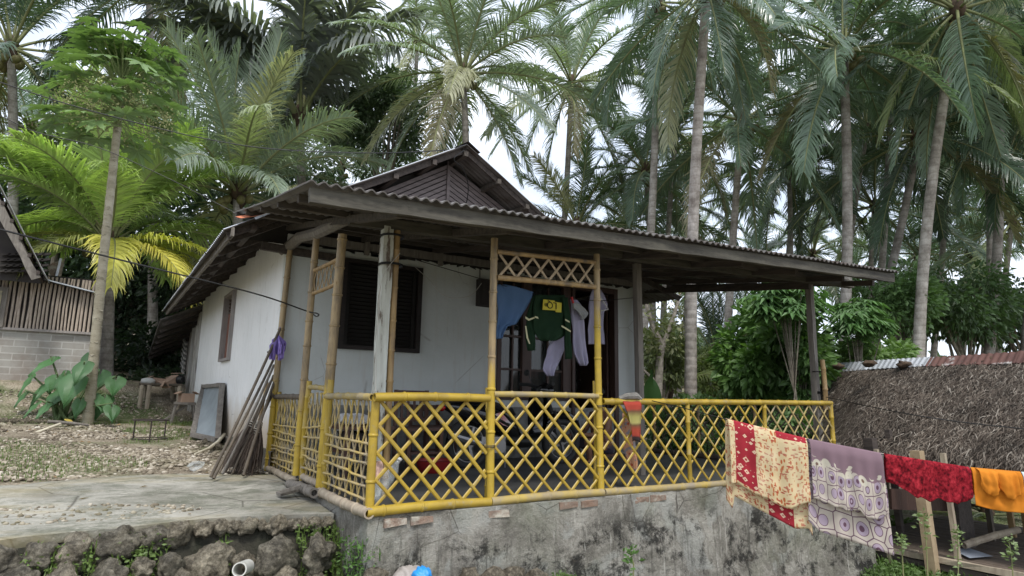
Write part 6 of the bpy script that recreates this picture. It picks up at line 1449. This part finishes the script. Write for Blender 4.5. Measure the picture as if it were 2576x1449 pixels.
# framed zinc panel leaning on the wall
A0 = Vector(on(488, 1094, 'z', .22)); A1 = Vector(on(550, 1106, 'z', .19)); T0 = Vector(on(514, 972, 'x', -.06)); T1 = Vector(on(562, 968, 'x', -.06))
fp = thing('framed_panel', 'grey zinc panel in a weathered wooden frame leaning against the white side wall', 'panel', (A0+A1)/2)
b = MB(); b.grid([[A0.lerp(A1, i/6).lerp(T0.lerp(T1, i/6), j/8) for i in range(7)] for j in range(9)]); obj('sheet', b, simple('dull_zinc', (.30, .34, .36), (.22, .25, .27), 3, rough=.5, metal=.2), fp)
for p_, r_ in ((A0, A1), (T0, T1), (A0, T0), (A1, T1)): b = MB(); b.beam(Vector(p_)+Vector((-.02, 0, 0)), Vector(r_)+Vector((-.02, 0, 0)), .07, .09, up=(1, 0, 0), jit=.006); obj('frame_bar', b, M_wood_gr, fp, False)
b = MB(); b.tube([on(490, 1142, 'z', .10), on(525, 1128, 'z', .14), on(548, 1112, 'z', .17), on(564, 1093, 'z', .26)], [.012, .022, .028, .03], 8); solo('bent_stick', b, simple('peeled_wood', (.62, .58, .46), (.5, .45, .34)), 'bent pale peeled stick on the ground below the framed panel', 'stick')
b = MB(); b.tube([on(80, 1092, 'y', 8.9), on(120, 1078, 'y', 9.0), on(152, 1066, 'y', 9.3)], [.02, .025, .022], 7); solo('stick', b, bpy.data.materials['peeled_wood'], 'long pale stick lying on the gravel left of the papaya tree', 'stick')
b = MB(); b.tube([on(120, 1060, 'y', 9.9), on(180, 1065, 'y', 10), on(222, 1070, 'y', 10.1)], [.03, .035, .03], 7); solo('branch', b, M_wood_gr, 'grey branch lying at the foot of the papaya tree', 'branch')
# iron stand on the gravel
c = Vector(on(375, 1104, 'z', .18)); c.z = gz(c.x, c.y)+.02; t = thing('iron_stand', 'low rusty round iron pot stand with thin legs on the gravel', 'stand', c); rr0 = .27
b = MB(); b.tube([c+Vector((math.cos(a)*rr0, math.sin(a)*rr0, .33)) for a in np.linspace(0, 2*math.pi, 25)], .012, 6, cap=False); obj('top_ring', b, M_iron, t)
b = MB(); b.tube([c+Vector((math.cos(a)*rr0, math.sin(a)*rr0, .02)) for a in np.linspace(0, 2*math.pi, 25)], .01, 6, cap=False); obj('foot_ring', b, M_iron, t)
for k_ in range(3): a = k_*2.09+.5; b = MB(); b.tube([c+Vector((math.cos(a)*rr0, math.sin(a)*rr0, -.02)), c+Vector((math.cos(a)*rr0, math.sin(a)*rr0, .33))], .012, 6); obj('leg', b, M_iron, t)
# bamboo table with firewood and boxes
zt_ = .36; A = Vector(on(352, 1050, 'z', zt_+.0)); sc0 = 12.6/A.y if A.y > 12.6 else 1
tx, ty = -.95, 12.6; tz = gz(tx, ty); t = thing('bamboo_table', 'rough bamboo work table stacked with cartons beside the plank lean-to', 'table', (tx, ty, tz))
Tl = Vector(on(352, 968, 'y', ty)); Tr = Vector(on(458, 965, 'y', ty)); H_ = Tl.z
for (x, y) in ((Tl.x+.05, ty), (Tl.x+.14, ty+.5), (Tr.x-.05, ty), (Tr.x-.15, ty+.55), (Tl.x+.2, ty-.05)): b = MB(); b.bamboo((x, y, tz-.05), (x, y, H_), .05, 8); obj('leg', b, M_bam_pale, t)
b = MB()
for k_ in range(8): b.bamboo((Tl.x, ty+k_*.085, H_+.02), (Tr.x, ty+k_*.085, H_+.02), .035, 7)
o = obj('tabletop', b, M_bam_dark, t); o['kind'] = 'stuff'
M_card = simple('brown_cardboard', (.36, .25, .18), (.28, .19, .14), 5, rough=.9, bump=.1)
def carton(c, d, rz, lab, tilt=0):
    t = thing('carton', lab, 'box', c); b = MB(); rot = Matrix.Rotation(rz, 3, 'Z') @ Matrix.Rotation(tilt, 3, 'Y'); b.box(Vector(c)+Vector((0, 0, d[2]/2)), d, rot=rot); obj('body', b, M_card, t, False)
    for s in (-1, 1): b = MB(); b.box(Vector(c)+Vector((0, 0, d[2]/2))+rot @ Vector((s*(d[0]*.68), 0, d[2]*.56)), (d[0]*.42, d[1], .012), rot=rot @ Matrix.Rotation(s*.5, 3, 'Y')); obj('flap', b, M_card, t, False)
carton(tuple(Vector(on(428, 968, 'y', ty+.15))+Vector((0, 0, .0))), (.36, .28, .16), .5, 'flattened brown carton tilted on top of the bamboo table', -.6)
carton(tuple(Vector(on(398, 966, 'y', ty+.3))), (.3, .25, .14), .1, 'brown carton lying flat at the back of the bamboo table', .1)
b = MB(); cc_ = Vector(on(372, 964, 'y', ty+.1)); b.blob(cc_+Vector((0, 0, .05)), (.17, .15, .09), 2, .05, 1, 4); solo('helmet', b, simple('dirty_white_plastic', (.5, .5, .48)), 'dirty white rounded plastic lid on the left end of the bamboo table', 'lid')
b = MB(); cc_ = Vector(on(452, 960, 'y', ty+.1)); b.blob(cc_+Vector((0, 0, .05)), (.12, .13, .12), 2, .2, 2, 9); solo('black_bundle', b, M_wire, 'black bundle on the right end of the bamboo table', 'bundle')
# stool with open carton
c = Vector((-.33, 10.9, gz(-.33, 10.9))); c = Vector(on(458, 1078, 'y', 11.2)); c.z = gz(c.x, c.y); t = thing('wooden_stool', 'small splayed wooden stool beside the white wall carrying an open carton', 'stool', c)
b = MB(); b.beam(c+Vector((-.22, 0, .46)), c+Vector((.22, 0, .44)), .3, .05, jit=.01); obj('seat', b, M_wood_gr, t, False)
for sx in (-.17, .17):
    for sy in (-.1, .1): b = MB(); b.beam(c+Vector((sx*1.5, sy*1.4, -.02)), c+Vector((sx, sy, .44)), .04, .04); obj('leg', b, M_wood_gr, t, False)
b = MB(); b.beam(c+Vector((-.5, -.1, .0)), c+Vector((.05, 0, .4)), .04, .04); obj('brace', b, M_wood_gr, t, False)
carton(tuple(c+Vector((.02, 0, .475))), (.28, .26, .2), .2, 'open brown carton with raised flaps sitting on the small stool')
for k_, (u, v, s) in enumerate([(520, 1128, .09), (545, 1108, .1), (530, 1118, .07), (590, 1128, .1), (505, 1106, .06), (600, 1150, .09), (70, 1048, .12), (110, 1050, .1), (40, 1040, .12), (150, 1046, .09), (10, 1052, .11), (95, 1035, .1), (25, 1062, .1)]):
    p = Vector(on(u, v, 'x', -.3)) if u > 400 else Vector(on(u, v, 'y', 10.6)); p.z = gz(p.x, p.y)+s*.2
    b = MB(); b.blob((0, 0, 0), (s*1.2, s, s*.7), 2, .3, 1.5, 200+k_); me = b.mesh('loose_stone', M_rock, None, True, None); o = bpy.data.objects.new('loose_stone', me); COL.objects.link(o); o.location = p; o.color = (1.2, 1.1, .95, 1)
    tag(o, 'rough stone lying at the foot of the white wall footing' if u > 400 else 'rough stone in the rubble heap in front of the taro plant', 'stone', 'stones along the wall footing' if u > 400 else 'rubble stones by the taro')
# plank on the path, cup, pipe, bags
p = Vector(on(728, 1236, 'z', .03)); b = MB(); b.beam(on(700, 1243, 'z', -.02), on(757, 1228, 'z', .02), .11, .035, jit=.004); b.beam(on(705, 1238, 'z', .01), on(757, 1224, 'z', .06), .03, .03, jit=.003); solo('plank', b, M_wood_gr, 'short weathered plank lying on the concrete path beside the railing', 'plank', smooth=False)
b = MB(); c = Vector(on(492, 1178, 'z', .06)); b.blob(c+Vector((0, 0, .03)), (.10, .07, .05), 2, .5, 2.5, 3); solo('plastic_cup', b, gb.m, 'crumpled clear plastic cup on the gravel edge', 'cup')
pvc = simple('white_pvc', (.62, .62, .58), (.5, .5, .46), 5, rough=.4, bump=0)
c = Vector((-.83, .42, -.56)); c = Vector(at(602, 1433, 4.72)); dd = Vector((-.35, -.85, .15)).normalized(); b = MB(); b.tube([c-dd*.3, c], .052, 20, cap=False); b.tube([c-dd*.3, c], .044, 20, cap=False)
n_ = 20; u_ = dd.orthogonal().normalized(); v_ = dd.cross(u_); b.grid([[c+(u_*math.cos(a)+v_*math.sin(a))*r_ for a in np.linspace(0, 6.2832, n_+1)] for r_ in (.052, .044)]); solo('drain_pipe', b, pvc, 'short white plastic drain pipe sticking out between the rocks', 'pipe')
def bag(c, r, m, lab, seed):
    b = MB(); vs_, fs_ = ico(4); out = []
    for p_ in vs_:
        v = Vector(p_); k_ = 1+.10*math.sin(v.x*14+seed)*abs(v.z)+.22*mn.noise(v*1.5+Vector((seed, 0, 0)))+.07*mn.noise(v*5); out.append((c[0]+v.x*k_*r[0], c[1]+v.y*k_*r[1], c[2]+v.z*k_*r[2]))
    b.add(out, fs_); return solo('plastic_bag', b, m, lab, 'bag', auto=None)
bag(at(1035, 1447, 5.05), (.14, .12, .075), simple('greyish_bag', (.40, .36, .33), (.3, .27, .25), 6, rough=.5), 'greyish crumpled sack at the foot of the mouldy wall', 2)
bag(at(1062, 1455, 4.9), (.085, .08, .085), simple('blue_bag', (.03, .30, .72), (.02, .22, .6), 6, rough=.4), 'bright blue plastic bag in front of the greyish sack', 6)
for k_, (u, v, D, s) in enumerate([(1180, 1452, 5.3, .08), (1240, 1456, 5.35, .1), (1290, 1450, 5.5, .09), (1350, 1458, 5.6, .1), (940, 1458, 5.0, .1)]):
    b = MB(); b.blob((0, 0, 0), (s*1.2, s, s*.9), 2, .3, 1.5, 260+k_); me = b.mesh('loose_stone', M_rock, None, True, None); o = bpy.data.objects.new('loose_stone', me); COL.objects.link(o); o.location = at(u, v, D); o.color = (1.6, 1.5, 1.35, 1); tag(o, 'pale rough stone at the foot of the mouldy porch wall', 'stone', 'stones under the porch wall')

# ------------------------------------------------------------ WIRES
def wire(pts, r, lab, m=M_wire):
    P_ = [Vector(p) for p in pts]; out = []
    for i in range(len(P_)-1):
        p0_, p1_, p2_, p3_ = P_[max(0, i-1)], P_[i], P_[i+1], P_[min(len(P_)-1, i+2)]
        for k_ in range(8):
            t_ = k_/8; out.append(.5*((2*p1_)+(p2_-p0_)*t_+(2*p0_-5*p1_+4*p2_-p3_)*t_*t_+(-p0_+3*p1_-3*p2_+p3_)*t_**3))
    out.append(P_[-1]); b = MB(); b.tube(out, r, 5); return solo('cable', b, m, lab, 'cable')
apx = Vector((2.43, 3.0, 4.78))
wire([at(-60, 190, 9), at(0, 207, 9), at(170, 262, 9.2), at(340, 308, 9.4), at(520, 350, 9.7), at(700, 376, 10), at(950, 385, 10.3), apx], .009, 'upper black power cable sagging across the palms to the gable peak')
wire([at(-60, 270, 9), at(0, 291, 9), at(90, 332, 9.2), at(250, 372, 9.5), at(430, 452, 9.8), at(590, 535, 10)], .006, 'lower thin black cable running down to the orange flashing')
wire([at(-60, 560, 5), at(0, 577, 5), at(320, 658, 5.8), at(640, 738, 6.6), on(770, 782, 'x', -.06), on(796, 788, 'x', -.1), on(802, 792, 'x', -.12), on(796, 796, 'x', -.12), on(789, 791, 'x', -.1)], .008, 'black wire with hooked end crossing the white side wall to the porch pole')
wire([on(2075, 998, 'y', .12), at(2250, 1035, 7.6), at(2420, 1062, 7.0), at(2640, 1085, 6.4)], .006, 'thin black cord tied to the right porch post and running off over the thatch')
wire([apx+Vector((-.08, -.02, -.05)), on(1142, 400, 'y', 3.0), on(1165, 425, 'y', 3.1), on(1178, 470, 'y', 3.3), on(1172, 520, 'y', 3.5)], .008, 'black cable loop dangling down the brown gable boards')
wire([(.45, .7, 2.4), on(962, 700, 'y', .5), on(950, 820, 'y', .5), on(945, 985, 'y', .3)], .004, 'pale string hanging beside the flaking white post', M_string)
wire([on(1045, 672, 'y', 3.0), on(1075, 700, 'y', 2.6), on(1120, 745, 'y', 2.4), on(1180, 745, 'y', 2.3), on(1212, 712, 'y', 2.2)], .004, 'pale wire sagging in front of the wall right of the louvred window', M_string)

# ------------------------------------------------------------ WEEDS AND GRASS
def weedmass(name, n, fn, size, col, seed, label, blade=.5):
    rs = np.random.RandomState(seed); b = MB(); P_ = []; D_ = []; V = []; F = []; i = 0
    while i < n:
        x, y, z, ok = fn(rs)
        if not ok: continue
        i += 1
        if rs.rand() < blade:
            h = size*(.7+1.2*rs.rand()); a = rs.rand()*6.28; ln = .5*h*rs.rand(); w_ = .004+.003*rs.rand(); s = np.array([-math.sin(a), math.cos(a), 0])*w_; d = np.array([math.cos(a), math.sin(a), 0])*ln; p0_ = np.array([x, y, z-.01]); k_ = len(V)
            V += [p0_-s, p0_+s, p0_+d*.4+s*.8+np.array([0, 0, h*.65]), p0_+d*.4-s*.8+np.array([0, 0, h*.65]), p0_+d+np.array([0, 0, h*.85])]; F += [(k_, k_+1, k_+2, k_+3), (k_+3, k_+2, k_+4)]
        else:
            for q_ in range(3): P_.append(np.array([x+rs.randn()*.03, y+rs.randn()*.03, z+size*rs.rand()])); v = rs.randn(3); v[2] = abs(v[2])*.4; D_.append(v)
    b.add(V, F)
    if P_: leaves(b, P_, D_, size*.42, rs)
    o = struct(name, b, M_leaf, smooth=False, kind='stuff'); o.color = (*col, 1); o['label'] = label; return o
def wr(rs):
    x = -4.3+4.3*rs.rand(); e = edge_y(x); k_ = mn.noise(Vector((x*2.2, 4, 0))); t_ = rs.rand(); y = e+.06-.34*t_; z = gz(x, e+.35)-.08-.55*t_
    return x, y, z, k_ > .02 or (t_ > .6 and rs.rand() < .5)
weedmass('weeds', 2400, wr, .085, (.13, .20, .05), 1, 'small grass tufts and weeds growing among the retaining wall rocks')
def wg(rs):
    x = -5+5*rs.rand(); y = 3.4+8*rs.rand(); k_ = mn.noise(Vector((x*.55, y*.55, 9))); return x, y, gz(x, y), k_ > .13 or y > 10.4
weedmass('short_grass', 5200, wg, .055, (.12, .17, .05), 2, 'thin short grass between the gravel in the yard', .8)
def wf(rs):
    x = 6.9+4.5*rs.rand()**1.3; y = -3.2+5.5*rs.rand(); return x, y, gz(x, y), True
weedmass('ground_cover', 15000, wf, .17, (.10, .17, .045), 3, 'leafy ground cover and grass below the thatched hut', .45)
def wp(rs):
    x = .1+7*rs.rand(); return x, -.12-.35*rs.rand(), gz(x, -.3)+.02, mn.noise(Vector((x*1.5, 1, 2))) > .05
weedmass('weeds', 1500, wp, .10, (.10, .17, .045), 4, 'low weeds at the foot of the mouldy porch wall', .4)
def wc(rs):
    t_ = rs.rand(); return -.06+.16*rs.rand(), -.1+.65*rs.rand(), -.28-.5*t_, True
weedmass('weeds', 500, wc, .10, (.085, .17, .04), 6, 'leafy weeds at the joint of rock wall and porch wall', .3)
for k_, (u, v, h, lab) in enumerate([(2330, 1420, .5, 'tallest slender weed with small leaf tuft in front of the hut platform'), (2405, 1440, .4, 'slender weed with pale curled leaves right of the tallest one'), (2268, 1400, .2, 'small weed with pale pinnate leaves left of the tallest one'), (2545, 1440, .3, 'dark bushy weed at the right edge in front of the platform'), (1590, 1448, .2, 'small upright weed against the grey plaster of the porch wall')]):
    p = Vector(at(u, v, 6.6 if u > 2000 else 5.9)); t = thing('weed_plant', lab, 'weed', p-Vector((0, 0, .25))); b = MB(); rs = np.random.RandomState(k_); tp = p+Vector((rs.randn()*.04, rs.randn()*.04, h)); b.tube([p-Vector((0, 0, .25)), (p+tp)/2+Vector((.03, 0, 0)), tp], [.008, .006, .004], 5); obj('stem', b, M_rachis, t)
    P_ = [np.array(p.lerp(tp, rs.rand()**.5))+rs.randn(3)*.03 for _ in range(36)]+[np.array(tp)+rs.randn(3)*.03 for _ in range(14)]; D_ = rs.randn(50, 3); D_[:, 2] = abs(D_[:, 2])*.5; b = MB(); leaves(b, P_, D_, .055, rs); o = obj('leaves', b, M_leaf, t, smooth=False); o.color = (.20, .27, .12, 1) if k_ < 4 else (.1, .2, .05, 1)

def lit(rs):
    x = -5+5*rs.rand(); y = edge_y(x)+.3+10*rs.rand()**1.4; return x, y, (slab_top(x, y) if y < slab_back(x) else gz(x, y))+.012, rs.rand() < (.12 if y < slab_back(x) else .8)
rs = np.random.RandomState(5); V = []; F = []
for i in range(260):
    x, y, z, ok = lit(rs)
    if not ok: continue
    a = rs.rand()*6.28; L = .04+.06*rs.rand(); d = Vector((math.cos(a), math.sin(a), .15*rs.randn())); s_ = Vector((-d.y, d.x, .2*rs.randn()))*L*.25; p = Vector((x, y, z)); k_ = len(V)
    V += [p, p+d*L*.5+s_+Vector((0, 0, .012)), p+d*L, p+d*L*.5-s_]; F += [(k_, k_+1, k_+2, k_+3)]
b = MB(); b.add(V, F); o = struct('leaf_litter', b, M_leaf, smooth=False, kind='stuff'); o.color = (.26, .17, .09, 1); o['label'] = 'small dry brown leaves scattered on the yard and path'
# ------------------------------------------------------------ camera, sky, sun
cd = bpy.data.cameras.new('camera'); co = bpy.data.objects.new('camera', cd); COL.objects.link(co)
cd.sensor_width = 36; cd.lens = 36*FPX/2576; cd.clip_start = .05; cd.clip_end = 600
co.matrix_world = Matrix((( RR[0], UU[0], -FW[0], CAM[0]*SCALE), (RR[1], UU[1], -FW[1], CAM[1]*SCALE), (RR[2], UU[2], -FW[2], CAM[2]*SCALE), (0, 0, 0, 1)))
sc.camera = co
for o in list(sc.objects):
    if o.parent is None and o.type != 'CAMERA':
        o.location = o.location*SCALE; o.scale = o.scale*SCALE
w = bpy.data.worlds.new('World'); sc.world = w; w.use_nodes = True; nt = w.node_tree; nt.nodes.clear()
sky = nt.nodes.new('ShaderNodeTexSky'); sky.sky_type = 'NISHITA'; sky.sun_disc = False; SE, SA = R(58), R(200)
sky.sun_elevation = SE; sky.sun_rotation = SA; sky.air_density = 1.0; sky.dust_density = 2.5
tc = nt.nodes.new('ShaderNodeTexCoord'); mp = nt.nodes.new('ShaderNodeMapping'); mp.inputs['Scale'].default_value = (1.2, 1.2, 2.6); nt.links.new(tc.outputs['Generated'], mp.inputs[0])
nz = nt.nodes.new('ShaderNodeTexNoise'); nz.inputs['Scale'].default_value = 2.2; nz.inputs['Detail'].default_value = 7; nz.inputs['Roughness'].default_value = .55; nt.links.new(mp.outputs[0], nz.inputs['Vector'])
r1 = nt.nodes.new('ShaderNodeValToRGB'); r1.color_ramp.elements[0].position = .35; r1.color_ramp.elements[1].position = .62; r1.color_ramp.elements[0].color = (.46, .52, .62, 1); r1.color_ramp.elements[1].color = (.76, .80, .87, 1)
nt.links.new(nz.outputs['Fac'], r1.inputs[0])
mx = nt.nodes.new('ShaderNodeMix'); mx.data_type = 'RGBA'; mx.inputs[0].default_value = .86; nt.links.new(sky.outputs[0], mx.inputs[6]); vm = nt.nodes.new('ShaderNodeVectorMath'); vm.operation = 'SCALE'; vm.inputs[3].default_value = 10; nt.links.new(r1.outputs[0], vm.inputs[0]); nt.links.new(vm.outputs[0], mx.inputs[7])
bg = nt.nodes.new('ShaderNodeBackground'); bg.inputs[1].default_value = .10; nt.links.new(mx.outputs[2], bg.inputs[0])
ow = nt.nodes.new('ShaderNodeOutputWorld'); nt.links.new(bg.outputs[0], ow.inputs[0])
sl = bpy.data.lights.new('sun', 'SUN'); sl.energy = 1.5; sl.angle = R(14); sl.color = (1, .96, .9); so = bpy.data.objects.new('sun', sl); COL.objects.link(so)
d = Vector((math.sin(SA)*math.cos(SE), math.cos(SA)*math.cos(SE), math.sin(SE)))
so.rotation_euler = d.to_track_quat('Z', 'Y').to_euler()
sc.view_settings.view_transform = 'Standard'; sc.view_settings.look = 'None'; sc.view_settings.gamma = 1; sc.view_settings.exposure = 1.06
sc.render.engine = 'CYCLES'; sc.cycles.max_bounces = 8; sc.cycles.transparent_max_bounces = 12
